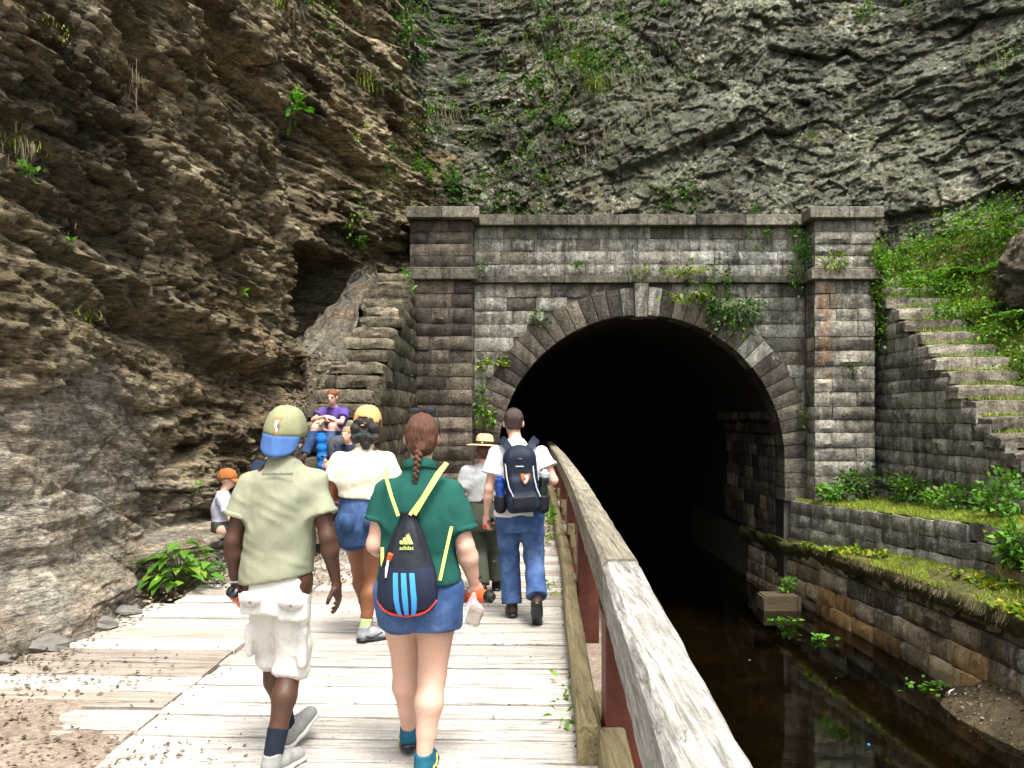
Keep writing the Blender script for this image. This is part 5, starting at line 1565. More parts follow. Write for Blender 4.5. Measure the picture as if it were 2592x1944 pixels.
SKIN = {'dark': mat_skin('dark_brown_skin', (.072, .034, .020)), 'brown': mat_skin('brown_skin', (.21, .085, .036)), 'pale': mat_skin('fair_skin', (.62, .41, .31), .35), 'tan': mat_skin('tanned_skin', (.46, .26, .17), .4)}
HAIR = {'brown': mat_hair('auburn_hair', (.035, .012, .006), (.17, .066, .030)), 'dark': mat_hair('black_hair', (.006, .005, .005), (.035, .028, .024)), 'short': mat_hair('short_brown_hair', (.022, .012, .010), (.075, .045, .036)), 'red': mat_hair('red_hair', (.10, .028, .008), (.26, .085, .022)), 'blond': mat_hair('blond_hair', (.20, .13, .06), (.42, .30, .16))}
def plastic(name, col, rough=.35): return mat_plain(name, col, rough, .08, 20, 0, .5)
PL = {'black': plastic('black_plastic', (.012, .012, .013)), 'orange': plastic('orange_plastic', (.62, .10, .02)), 'white': plastic('white_rubber', (.62, .62, .60), .6),
      'neon': plastic('neon_cord', (.50, .62, .13), .7), 'blue': plastic('blue_stripe', (.04, .27, .62), .5), 'red': plastic('red_piping', (.60, .03, .025), .5), 'grey': plastic('grey_piping', (.42, .44, .46), .5),
      'emblem_o': plastic('orange_print', (.55, .15, .03), .7), 'emblem_w': plastic('white_print', (.75, .75, .75), .7), 'navy': plastic('blue_bottle', (.01, .05, .24), .15), 'dgreen': plastic('dark_bottle', (.008, .016, .016), .25), 'print': plastic('grey_print', (.14, .14, .11), .8)}

def frame(zdir, ydir):
    """rotation matrix whose local -Z points along zdir and local +Y roughly along ydir"""
    z = -unit(np.array(zdir, float)); y = np.array(ydir, float); y = unit(y-z*(y@z)); x = np.cross(y, z)
    return np.stack([x, y, z], 1)

def hand_geo(wrist, down, palm, side, curl=.5, scale=1.0, grip=0.0):
    """five-fingered hand hanging along `down` from the wrist; `palm` is the way the palm faces; side=+1 right hand, -1 left"""
    f = Field((-.075, -.075, -.215), (.075, .085, .03), .0042)
    f.cap((0, 0, .02), (0, 0, -.02), .026, .028, .01, (1, .8, 1))
    f.ell((0, .004, -.055), (.041, .017, .050), .02)
    # local frame: palm faces +Y, fingers along -Z, thumb on the side away from the body
    for i, (x, L) in enumerate(((-.030, .064), (-.010, .076), (.010, .072), (.029, .056))):
        x *= side
        p = np.array([x, .004, -.095]); a = 0.0
        for k, (seg, r) in enumerate(((.45, .0092), (.32, .0085), (.23, .0075))):
            a += (curl*(.7+.12*i)+grip*(.85 if k else .55))*(.75 if k == 0 else 1.0)
            q = p+L*seg*1.05*np.array([x*.25, math.sin(a), -math.cos(a)]); f.cap(p, q, r, r*.93, .006); p = q
    b = np.array([-.034*side, .010, -.030]); m = b+np.array([-.022*side, .018+.02*grip, -.030]); t = m+np.array([(.004+.024*grip)*side, .016+.018*grip, -.028+.02*grip])
    f.cap(b, m, .0125, .0105, .012); f.cap(m, t, .0102, .0085, .006)
    V, Q = f.mesh(); V = smooth_vq(V, Q, 1)*scale
    Rm = frame(down, palm)
    return V@Rm.T+np.array(wrist), Q

def head_rot(yaw=0, pitch=0, roll=0):
    return np.array(Matrix.Rotation(yaw, 3, 'Z') @ Matrix.Rotation(pitch, 3, 'X') @ Matrix.Rotation(roll, 3, 'Y'))

class Fig:
    """one person; local frame faces +Y, X to the person's right, origin on the ground"""
    def __init__(s, label, loc, rz, j, skin, h=.009, sc=1.0, name='person'):
        s.root = empty(name, loc, rz); tag(s.root, label, 'person'); s.j = {k: np.array(v, float) for k, v in j.items()}; s.skin = skin; s.h = h; s.sc = sc
        s.hR = np.eye(3)
    def P(s, k): return s.j[k]
    def bounds(s, keys, m=.16):
        A = np.array([s.j[k] for k in keys]); return A.min(0)-m, A.max(0)+m
    def body(s, arm=(.047, .040, .027), leg=(.085, .058, .060, .036), hands=True, torso=None, head=True, curlL=.35, curlR=.35, gripL=0, gripR=0, palmL=(.9, .3, 0), palmR=(-.9, .3, 0), headscale=1.0, feet=True):
        j = s.j; keys = [k for k in j]; lo, hi = s.bounds(keys); f = Field(lo, hi, s.h)
        for S in 'LR':
            f.cap(j['sh'+S], lerp(j['sh'+S], j['el'+S], .45), arm[0], arm[0]*1.02, .03); f.cap(lerp(j['sh'+S], j['el'+S], .45), j['el'+S], arm[0]*1.02, arm[1]*.88, .02); f.cap(j['el'+S], lerp(j['el'+S], j['wr'+S], .30), arm[1]*.88, arm[1]*1.04, .025); f.cap(lerp(j['el'+S], j['wr'+S], .30), j['wr'+S], arm[1]*1.04, arm[2]*.92, .02)
            f.cap(j['hip'+S], j['kn'+S], leg[0], leg[1], .03)
            back = j.get('calf'+S, np.array([0, -.022, 0])); cm = lerp(j['kn'+S], j['an'+S], .32)+back; cl = lerp(j['kn'+S], j['an'+S], .68)+back*.3
            f.cap(j['kn'+S], cm, leg[1]*.95, leg[2]*1.02, .03); f.cap(cm, cl, leg[2]*1.02, lerp(leg[2], leg[3], .72), .02); f.cap(cl, j['an'+S], lerp(leg[2], leg[3], .72), leg[3]*.95, .02)
            f.ell(j['kn'+S]+np.array([0, .03, -.01]), np.array([.62, .5, .85])*leg[1], .03)
            if feet: f.cap(j['an'+S]+np.array([0, 0, -.02]), j['an'+S]+np.array([0, .10, -.05]), .03, .025, .02)
        if torso: 
            for t in torso:
                if t[0] == 'loft': f.loft(t[1], .03)
                else: f.cap(t[1], t[2], t[3], t[4], .05, t[5])
        f.cap(j['shL'], j['shR'], .045, .045, .04); f.cap(j['hipL'], j['hipR'], .09, .09, .04)
        f.cap(j['neck'], j['head']+s.hR@np.array([0, -.015, -.07]), .058*headscale, .052*headscale, .02)
        if head:
            Rm = s.hR; H = j['head']; g = headscale; L = lambda p: H+Rm@(np.array(p)*g)
            f.ell(L((0, -.012, .022)), np.array((.075, .093, .095))*g, .02, Rm); f.ell(L((0, .032, -.045)), np.array((.056, .062, .072))*g, .03, Rm)
            f.cap(L((0, .085, .0)), L((0, .108, -.028)), .010*g, .014*g, .012); f.ell(L((0, .082, -.062)), np.array((.022, .012, .010))*g, .01, Rm)
            f.ell(L((0, .075, .022)), np.array((.05, .018, .012))*g, .02, Rm)
            for q in (-1, 1): f.ell(L((q*.080, -.008, -.008)), np.array((.014, .024, .034))*g, .006, Rm)
        ex = []
        if hands:
            ex.append(hand_geo(j['wrL'], j['wrL']-j['elL'] if 'hdL' not in j else j['hdL'], palmL, -1, curlL, s.sc, gripL))
            ex.append(hand_geo(j['wrR'], j['wrR']-j['elR'] if 'hdR' not in j else j['hdR'], palmR, 1, curlR, s.sc, gripR))
        return sdf_obj('body', f, s.skin, s.root, 2, ex)
    def shirt(s, mat, loft, sleeveL, sleeveR, hem, hemn=(0, 0, -1), rs=(.078, .088), neckz=None, neckn=(0, .25, 1), amp=.006, seed=1, name='shirt', caps=(), h=None, tilt=.6, scale=16, extra=None, kk=.05, collar=None):
        j = s.j; lo, hi = s.bounds(['shL', 'shR', 'elL', 'elR', 'hipL', 'hipR', 'neck'], .20); f = Field(lo, hi, h or s.h)
        if loft: f.loft(loft, .03)
        for (a, b, ra, rb, sc) in caps: f.cap(a, b, ra, rb, .05, sc)
        for S, t in (('L', sleeveL), ('R', sleeveR)):
            a, b = j['sh'+S], j['el'+S]; d = unit(b-a); e = lerp(a, b, t)
            f.cap(a, e+d*.12, rs[0], rs[1]+(rs[1]-rs[0])*.5, kk, clip=(e, d))
        if extra: extra(f)
        if amp: f.wrinkle(amp*1.5, scale, seed, tilt, 4.5, False); f.wrinkle(amp*.55, scale*1.6, seed+7, -tilt*.6, 4.0)
        f.clip(hem, hemn)
        if neckz is not None: f.clip(neckz, neckn)
        o = sdf_obj(name, f, mat, s.root, 1)
        for S, t in (('L', sleeveL), ('R', sleeveR)):
            a, b = j['sh'+S], j['el'+S]; d = unit(b-a); e = lerp(a, b, t); L = np.linalg.norm(e-a)
            rr = lerp(rs[0], rs[1]+(rs[1]-rs[0])*.5, L/(L+.12)) + .0035
            g = Field(e-rr-.04, e+rr+.04, .0075); g.cap(e-d*.1, e+d*.1, rr, rr, 0, clip=(e+d*.003, d)); g.clip(e-d*.022, -d); sdf_obj('sleeve_hem', g, mat, o, 1)
        if collar:
            c, w, dp, rt = collar
            MB().tube([(c[0]+w*math.cos(a), c[1]+dp*math.sin(a), c[2]+.022*(-math.sin(a))) for a in np.linspace(0, 2*math.pi, 25)], rt, 8, cap=False, flat=1.6).build('collar', mat, o)
        return o
    def pants(s, mat, loft, hemL, hemR, r, waist, amp=.005, seed=3, name='shorts', scale=18, h=None, extra=None, rknee=None, rhem=None, fold=.3):
        """hemL/hemR: fraction hip->knee (<=1) or 1+fraction knee->ankle"""
        j = s.j; lo, hi = s.bounds(['hipL', 'hipR', 'knL', 'knR']+(['anL', 'anR'] if max(hemL, hemR) > 1 else []), .20); f = Field(lo, hi, h or s.h)
        f.loft(loft, .04)
        for S, t in (('L', hemL), ('R', hemR)):
            a, b, c = j['hip'+S], j['kn'+S], j['an'+S]; rk = rknee or r[1]
            if t <= 1:
                d = unit(b-a); e = lerp(a, b, t); f.cap(a, e+d*.10, r[0], r[1], .035, clip=(e, d))
            else:
                d = unit(c-b); e = lerp(b, c, t-1); f.cap(a, b, r[0], rk, .03); f.cap(b, e+d*.08, rk, rhem or rk, .03, clip=(e, d))
        if extra: extra(f)
        if amp: f.wrinkle(amp*1.1, scale, seed, .25, 4.0, False); f.wrinkle(amp*.5, scale*1.7, seed+5, -.6, 3.5)
        f.clip((0, 0, waist), (0, 0, 1))
        return sdf_obj(name, f, mat, s.root, 1)
    def sock(s, S, mat, t0, r=(.047, .041), name='sock'):
        j = s.j; a, b = j['kn'+S], j['an'+S]; d = unit(b-a); e = lerp(a, b, t0); lo = np.minimum(e, b)-.1; hi = np.maximum(e, b)+.1
        f = Field(lo, hi, .006); back = j.get('calf'+S, np.array([0, -.018, 0]))
        f.cap(lerp(a, b, t0-.08)+back*(1-t0)*1.2, b, r[0], r[1], .01, clip=(e, -d)); f.wrinkle(.0015, 60, 4, 0, 1, False)
        return sdf_obj(name, f, mat, s.root, 1)
    def shoe(s, S, up, sole, toe=(0, 1, 0), pitch=0.0, L=.28, accent=None, high=.0, w=1.0):
        """shoe under the ankle; pitch>0 lifts the heel"""
        an = s.j['an'+S]; d = np.array(toe, float); yaw = math.atan2(-d[0], d[1])
        k = L/.28; f = Field((-.075, -.13, .0), (.075, .21, .17), .006)
        f.cap((0, -.055, .05), (0, .02, .062), .042, .040, .02, (w, 1, 1)); f.cap((0, .02, .055), (0, .135, .034), .044, .038, .03, (w*1.02, 1, 1)); f.cap((0, -.045, .06), (0, -.04, .10+high), .043, .046, .02)
        f.clip((0, 0, .022), (0, 0, -1)); f.clip((0, -.04, .115+high), (0, -.25, 1))
        V, Q = f.mesh(); V = smooth_vq(V, Q, 1)
        g = Field((-.075, -.13, -.01), (.075, .21, .06), .006)
        g.cap((0, -.06, .018), (0, .03, .018), .046, .042, .01, (w, 1, .55)); g.cap((0, .02, .016), (0, .14, .018), .042, .045, .02, (w, 1, .5)); g.clip((0, 0, .030), (0, 0, 1))
        V2, Q2 = g.mesh(); V2 = smooth_vq(V2, Q2, 1)
        Rm = np.array(Matrix.Rotation(yaw, 3, 'Z') @ Matrix.Rotation(-pitch, 3, 'X'))
        piv = np.array([0, -.04, .085])
        tr = lambda v: ((v-piv)*np.array([1, k, 1]))@Rm.T+an
        o = link('shoe', mesh_np('shoe', tr(V), Q), up, s.root)
        link('sole', mesh_np('sole', tr(V2), Q2), sole, o)
        for q in range(4):
            a_, b_ = (tr(np.array([(sx*.024, .02+.022*q, .096-.011*q)]))[0] for sx in (-1, 1)); m_ = tr(np.array([(0, .02+.022*q, .106-.012*q)]))[0]
            MB().tube([a_, m_, b_], .003, 5).build('lace', PL['white'], o)
        if accent is not None:
            for sg in (-1, 1):
                pts = [tr(np.array([p])) [0] for p in ((sg*.047, -.05, .05), (sg*.046, .0, .036), (sg*.047, .04, .05), (sg*.040, .09, .066))]
                MB().tube(pts, [.006, .008, .006, .003], 6).build('side_stripe', accent, o)
        return o
    def hl(s, p): return s.j['head']+s.hR@np.array(p, float)
    def hair(s, mat, fn, name='hair', it=1, amp=.004, h=.0065):
        H = s.j['head']; f = Field(H-.19, H+.19, h); fn(f, s.hl, s.hR)
        if amp: f.wrinkle(amp, 60, 3, 1.4, 3)
        return sdf_obj(name, f, mat, s.root, it)

def strap(name, pts, w, t, mat, parent, nrm=(0, -1, 0)):
    """flat band through pts"""
    pts = [np.array(p, float) for p in pts]; v = []; f = []; nn = unit(np.array(nrm, float))
    for i, p in enumerate(pts):
        d = unit(pts[min(i+1, len(pts)-1)]-pts[max(i-1, 0)]); n_ = nn-d*(nn@d); n_ = unit(n_); sd = np.cross(d, n_)
        v += [p+sd*w/2-n_*t/2, p+sd*w/2+n_*t/2, p-sd*w/2+n_*t/2, p-sd*w/2-n_*t/2]
    for i in range(len(pts)-1):
        for k in range(4): f.append((4*i+k, 4*i+(k+1) % 4, 4*i+4+(k+1) % 4, 4*i+4+k))
    f += [(3, 2, 1, 0), tuple(4*(len(pts)-1)+k for k in range(4))]
    return MB().add(v, f).build(name, mat, parent)

def patch(name, fn, u0, u1, v0, v1, mat, parent, nu=6, nv=6, lift=.004, skew=0.0):
    """a thin piece lying on a surface: fn(u,v)->point, normal"""
    v = []; f = []
    for b in range(nv+1):
        for a in range(nu+1):
            vv = lerp(v0, v1, b/nv); uu = lerp(u0, u1, a/nu)+skew*(b/nv)
            p, n_ = fn(uu, vv); v.append(tuple(np.array(p)+np.array(n_)*lift))
    for b in range(nv):
        for a in range(nu): q = b*(nu+1)+a; f.append((q, q+1, q+nu+2, q+nu+1))
    return MB().add(v, f).build(name, mat, parent)

def poly_on(name, pts2, fn, mat, parent, lift=.004):
    v = []; c = np.mean(np.array(pts2), 0)
    for (a, b) in [tuple(c)]+list(pts2):
        p, n_ = fn(a, b); v.append(tuple(np.array(p)+np.array(n_)*lift))
    m = len(pts2); f = [(0, 1+k, 1+(k+1) % m) for k in range(m)]
    return MB().add(v, f).build(name, mat, parent)

def bottle(label, c, axis, mats, L=.22, r=.034, name='drink_bottle'):
    root = empty(name, tuple(c)); tag(root, label, 'bottle')
    root.rotation_euler = Vector(axis).to_track_quat('Z', 'Y').to_euler()
    MB().lathe([(0, -L*.5), (r*.9, -L*.5), (r, -L*.46), (r, -L*.1), (r*.86, 0), (r*.86, L*.06), (r, L*.12), (r, L*.25), (r*.9, L*.30)], 18).build('flask', mats[0], root)
    MB().lathe([(r*.92, L*.29), (r*.95, L*.31), (r*.95, L*.42), (r*.6, L*.45), (r*.45, L*.52), (0, L*.53)], 18).build('cap', mats[1], root)
    return root
# ------------------------------------------------------------------ people
CLOTH = {
 'olive': mat_cloth('khaki_green_jersey', (.275, .285, .195), .08), 'offwhite': mat_cloth('off_white_canvas', (.70, .68, .63), .10, 200),
 'green': mat_cloth('bottle_green_pique', (.012, .085, .065), .12), 'denim': mat_cloth('blue_denim', (.040, .085, .21), .25, 320, .5, .9, (.12, .20, .38)),
 'denim_dark': mat_cloth('dark_denim', (.022, .050, .125), .25, 320, .5, .9, (.07, .125, .26)), 'cream': mat_cloth('cream_jersey', (.66, .61, .48), .06),
 'white': mat_cloth('white_jersey', (.74, .75, .78), .05), 'grey': mat_cloth('grey_shirt', (.36, .37, .37), .08), 'ranger': mat_cloth('grey_green_twill', (.055, .065, .045), .15),
 'purple': mat_cloth('purple_jersey', (.105, .062, .27), .10), 'palegrey': mat_cloth('pale_grey_jersey', (.50, .53, .62), .08), 'navy': mat_cloth('navy_jersey', (.018, .028, .055), .1),
 'capgreen': mat_cloth('khaki_cap_twill', (.27, .28, .155), .12, 220, .4), 'capblue': mat_cloth('blue_cap_twill', (.055, .125, .30), .12, 220, .4), 'caporange': mat_cloth('peach_cap_twill', (.70, .40, .15), .1), 'caprust': mat_cloth('rust_cap_twill', (.35, .125, .035), .1),
 'sock': mat_cloth('dark_sock', (.012, .018, .030), .1, 120, .6), 'sock_lime': mat_cloth('striped_sock', (.42, .55, .25), .3, 60, .3, .9, (.65, .35, .30)), 'bag': mat_cloth('black_nylon', (.012, .014, .020), .2, 150, .3, .5), 'mesh': mat_cloth('dark_mesh', (.014, .020, .042), .3, 420, .8, .6),
 'pack': mat_cloth('navy_black_nylon', (.010, .016, .030), .2, 180, .3, .6), 'felt': mat_cloth('straw_felt', (.58, .42, .23), .08, 200, .2), 'band': mat_cloth('brown_leather', (.035, .02, .014), .1, 40, .1, .5), 'foam': mat_cloth('blue_foam', (.015, .15, .46), .15, 40, .4), 'packgrey': mat_cloth('grey_nylon', (.07, .08, .095), .3, 120, .3, .6)}
SHOE = {'grey': mat_cloth('grey_canvas_shoe', (.30, .30, .28), .2, 90), 'teal': mat_cloth('teal_running_shoe', (.01, .10, .15), .3, 90, .3, .6), 'silver': mat_cloth('silver_running_shoe', (.30, .32, .34), .3, 90, .3, .4), 'brown': mat_cloth('brown_leather_shoe', (.045, .026, .016), .2, 40, .2, .45), 'black': mat_cloth('black_shoe', (.012, .012, .012), .2, 60)}
def arrowhead(fn, c, w, h, parent, lift=.005):
    """park-badge outline: an orange arrowhead with a white field inside"""
    P = [(-.5, .38), (-.42, .48), (0, .42), (.42, .48), (.5, .38), (.40, -.05), (.18, -.42), (0, -.55), (-.18, -.42), (-.40, -.05)]
    a = poly_on('emblem', [(c[0]+x*w, c[1]+y*h) for x, y in P], fn, PL['emblem_o'], parent, lift)
    Qp = [(-.12, .30), (.30, .30), (.32, .0), (.14, -.28), (.0, -.42), (-.10, -.25), (.05, -.02)]
    poly_on('emblem_field', [(c[0]+x*w, c[1]+y*h) for x, y in Qp], fn, PL['emblem_w'], a, lift+.002)
    Rp = [(-.30, .02), (.02, .10), (.10, -.10), (-.12, -.20)]
    poly_on('emblem_mark', [(c[0]+x*w, c[1]+y*h) for x, y in Rp], fn, PL['print'], a, lift+.003)

def cap_hat(fig, mat_d, mat_b, back=True, sc=1.0, tilt=0.0, opening=False, brim_drop=1.0, name='cap', deep=1.0, low=0.0, bill=.075):
    """baseball cap; back=True: bill over the nape"""
    H = fig.j['head']; Rm = fig.hR@np.array(Matrix.Rotation(tilt, 3, 'X')); rg = np.random.default_rng(4)
    s = -1 if back else 1
    def pt(a, t):                                   # a azimuth, t 0 rim..1 top
        th = t*math.pi/2; r = (.092+.004*math.cos(6*a)*(1-t))*sc; d = (.112+.004*math.cos(6*a)*(1-t))*sc
        z = .118*sc*deep*math.sin(th)**.92+.012-low; c = math.cos(th)**.80
        p = np.array([r*c*math.sin(a), -.008+d*c*math.cos(a), z]); return p
    na, nt = 36, 12; v = []; f = []
    for t in range(nt+1):
        for a in range(na):
            p = pt(2*math.pi*a/na, t/nt); w = .0035*vnoise(np.array([p[0]*45.]), np.array([p[1]*45.]), np.array([p[2]*60.]), 5)[0]
            v.append(tuple(H+Rm@(p*(1+w*8))))
    for t in range(nt):
        for a in range(na):
            if opening and t < 3 and abs(((a/na)-.5)) < .075: continue
            f.append((t*na+a, t*na+(a+1) % na, (t+1)*na+(a+1) % na, (t+1)*na+a))
    o = MB().add(v, f).build(name, mat_d, fig.root)
    sol = o.modifiers.new('solid', 'SOLIDIFY'); sol.thickness = .003; sol.offset = -1
    MB().lathe([(0, .009), (.007, .006), (.008, 0)], 10, c=tuple(H+Rm@np.array([0, -.008, .118*sc*deep+.012-low]))).build('button', mat_d, o)
    for k in range(6):
        pts = [H+Rm@(pt(k*math.pi/3+math.pi/6, t)*1.006) for t in np.linspace(0, .97, 9)]; MB().tube(pts, .0016, 5).build('seam', mat_d, o)
    # bill
    nb, nl = 18, 6; v = []; f = []
    for l in range(nl+1):
        q = l/nl
        for b in range(nb+1):
            x = (b/nb*2-1); ang = x*1.12; base = pt(ang if not back else math.pi-ang, 0.02)
            L = bill*sc*(1-abs(x)**2.6)**.5 if abs(x) < 1 else 0
            drop = (.35+.45*brim_drop)
            v.append(tuple(H+Rm@(base+np.array([0, s*L*q*math.cos(drop), -L*q*math.sin(drop)-.012*q*x*x*sc-.002]))))
    for l in range(nl):
        for b in range(nb): i = l*(nb+1)+b; f.append((i, i+1, i+nb+2, i+nb+1))
    br = MB().add(v, f).build('bill', mat_b, o); m = br.modifiers.new('solid', 'SOLIDIFY'); m.thickness = .004
    if opening: strap('strap', [H+Rm@(pt(math.pi+a, .0)*1.01) for a in np.linspace(-.5, .5, 7)], .018*sc, .003, mat_d, o)
    fn = lambda a, t: (lambda p: (H+Rm@p, Rm@unit(p*np.array([1, 1, .7]))))(pt(a, t))
    return o, fn

def eyes_mouth(fig, g=1.0, glasses=False):
    for q in (-1, 1):
        MB().lathe([(0, -.010*g), (.010*g, -.006*g), (.013*g, 0), (.010*g, .006*g), (0, .010*g)], 10, c=tuple(fig.hl(np.array((q*.030, .077, .002))*g)), sy=.5).build('eye', PL['black'], fig.root)
        if glasses:
            c = np.array((q*.032, .094, -.002))*g
            pts = [fig.hl(c+np.array((.022*math.cos(a), -.004*abs(math.cos(a)), .015*math.sin(a)))*g) for a in np.linspace(0, 2*math.pi, 13)]
            MB().tube(pts, .003, 6, cap=False).build('glasses_rim', PL['black'], fig.root)
            MB().tube([fig.hl(np.array((q*.054, .088, .0))*g), fig.hl(np.array((q*.082, -.01, .006))*g)], .0025, 5).build('glasses_arm', PL['black'], fig.root)
    MB().tube([fig.hl(np.array((x, .094-abs(x)*.25, -.066))*g) for x in (-.022, 0, .022)], [.002, .004, .002], 6).build('mouth', SKIN['brown'], fig.root)

# 1 ---- man in khaki shirt and off-white cargo shorts, nearest on the left
def khaki_man():
    j = dict(head=(-.015, .03, 1.632), neck=(-.02, -.02, 1.47), shL=(-.180, -.01, 1.375), elL=(-.252, -.05, 1.105), wrL=(-.262, .03, .885), shR=(.142, -.01, 1.375), elR=(.205, -.06, 1.125), wrR=(.235, .0, .90),
             hipL=(-.115, 0, .90), knL=(-.115, .14, .50), anL=(-.055, .20, .105), hipR=(.02, 0, .90), knR=(.01, .03, .48), anR=(-.045, -.10, .085))
    p = Fig('man in khaki T-shirt and off-white cargo shorts with a khaki cap worn backwards', (-1.09, 4.05, 0), 0, j, SKIN['dark'], .0095); p.hR = head_rot(-.06, -.08, .10)
    tor = [(.84, .150, .105, -.05, 0), (.95, .155, .11, -.05, 0), (1.08, .140, .10, -.035, 0), (1.25, .155, .11, -.025, 0), (1.38, .16, .105, -.02, -.01), (1.45, .11, .075, -.02, -.015), (1.49, .06, .06, -.02, -.015)]
    p.body(torso=[('loft', tor)], leg=(.085, .056, .058, .036), curlL=.25, gripL=.75, palmL=(.55, .85, 0), curlR=.5, palmR=(-.95, .1, 0))
    sh = [(.86, .178, .140, -.052, 0), (.95, .176, .140, -.05, 0), (1.06, .163, .128, -.04, 0), (1.20, .172, .134, -.028, 0), (1.32, .180, .132, -.02, -.005), (1.39, .160, .112, -.02, -.012), (1.435, .120, .092, -.02, -.016), (1.465, .085, .078, -.02, -.018), (1.51, .066, .068, -.02, -.018)]
    p.shirt(CLOTH['olive'], sh, .60, .58, (-.05, 0, .918), (.16, 0, -1), rs=(.060, .076), kk=.055, neckz=(-.02, -.03, 1.495), neckn=(0, .3, 1), amp=.0085, seed=11, tilt=.75, scale=13, collar=((-.02, -.018, 1.488), .066, .066, .008))
    hipl = [(.76, .138, .122, -.05, 0), (.86, .150, .128, -.05, 0), (.95, .142, .115, -.05, 0)]
    def pockets(f):
        f.box((.082, .0, .58), (.020, .070, .085), .015, .02); f.box((-.195, .07, .60), (.018, .065, .08), .015, .02)
        f.box((.055, -.115, .80), (.065, .02, .06), .012, .012); f.box((-.135, -.115, .82), (.06, .018, .055), .012, .012)
        f.cap((.075, .0, .47), (.075, .0, .50), .025, .025, .04)
    p.pants(CLOTH['offwhite'], hipl, 1.03, 1.10, (.090, .082), .945, .0075, 5, 'shorts', 15, extra=pockets, rknee=.079, rhem=.077)
    for (x, z, w) in ((.055, .855, .062), (-.135, .872, .056)):           # back pocket flaps
        MB().add([(x-w, -.142, z), (x+w, -.142, z), (x+w*.9, -.150, z-.045), (x, -.154, z-.065), (x-w*.9, -.150, z-.045)], [(0, 1, 2, 3, 4)]).build('pocket_flap', CLOTH['offwhite'], p.root).modifiers.new('solid', 'SOLIDIFY').thickness = .006
        MB().lathe([(0, .004), (.007, .003), (.008, 0)], 8).build('snap', PL['print'], p.root, (x, -.156, z-.040)).rotation_euler = (R(90), 0, 0)
    strap('drawstring', [(.095, .0, .46), (.10, .005, .40), (.095, -.01, .345)], .008, .004, CLOTH['offwhite'], p.root)
    p.sock('R', CLOTH['sock'], .68, (.052, .044)); p.sock('L', CLOTH['sock'], .66, (.050, .042))
    p.shoe('R', SHOE['grey'], PL['white'], (.45, .9, 0), 0); p.shoe('L', SHOE['grey'], PL['white'], (.42, .9, 0), -.42)
    p.hair(HAIR['dark'], lambda f, L, Rm: (f.ell(L((0, -.018, .012)), (.079, .094, .085), .01, Rm), f.clip(L((0, .035, 0)), Rm@np.array([0, 1, -.2])), f.clip(L((0, 0, -.055)), (0, 0, -1))), amp=.001)
    o, fn = cap_hat(p, CLOTH['capgreen'], CLOTH['capblue'], True, 1.06, .16, brim_drop=1.75, deep=1.12, low=.030, bill=.10)
    arrowhead(lambda a, b: fn(math.pi+a*11, .24+b*7), (0, 0), .045, .055, o, .004)
    # wristband and print below the collar
    for dz, mt, r in ((0, PL['neon'], .034), (.013, PL['red'], .033), (-.013, PL['grey'], .035)):
        c = np.array(j['wrL'])+np.array([0, .0, .03+dz]); MB().tube([c+np.array([r*math.cos(a), r*.85*math.sin(a), .006*math.sin(a)]) for a in np.linspace(0, 6.283, 15)], .0055, 6, cap=False).build('wristband', mt, p.root)
    rgp = random.Random(2); x = -.085
    while x < .055:
        w = rgp.uniform(.004, .010); MB().box(x, x+w*.8, -.1315, -.1295, 1.425, 1.425+rgp.uniform(.008, .012)).build('back_print', PL['print'], p.root); x += w
    return p
KM = khaki_man()
bottle('orange drink bottle with black cap in the left hand of the man in khaki', (-1.345, 4.12, .80), (-.22, -.75, .62), (PL['orange'], PL['black']), .20, .033)

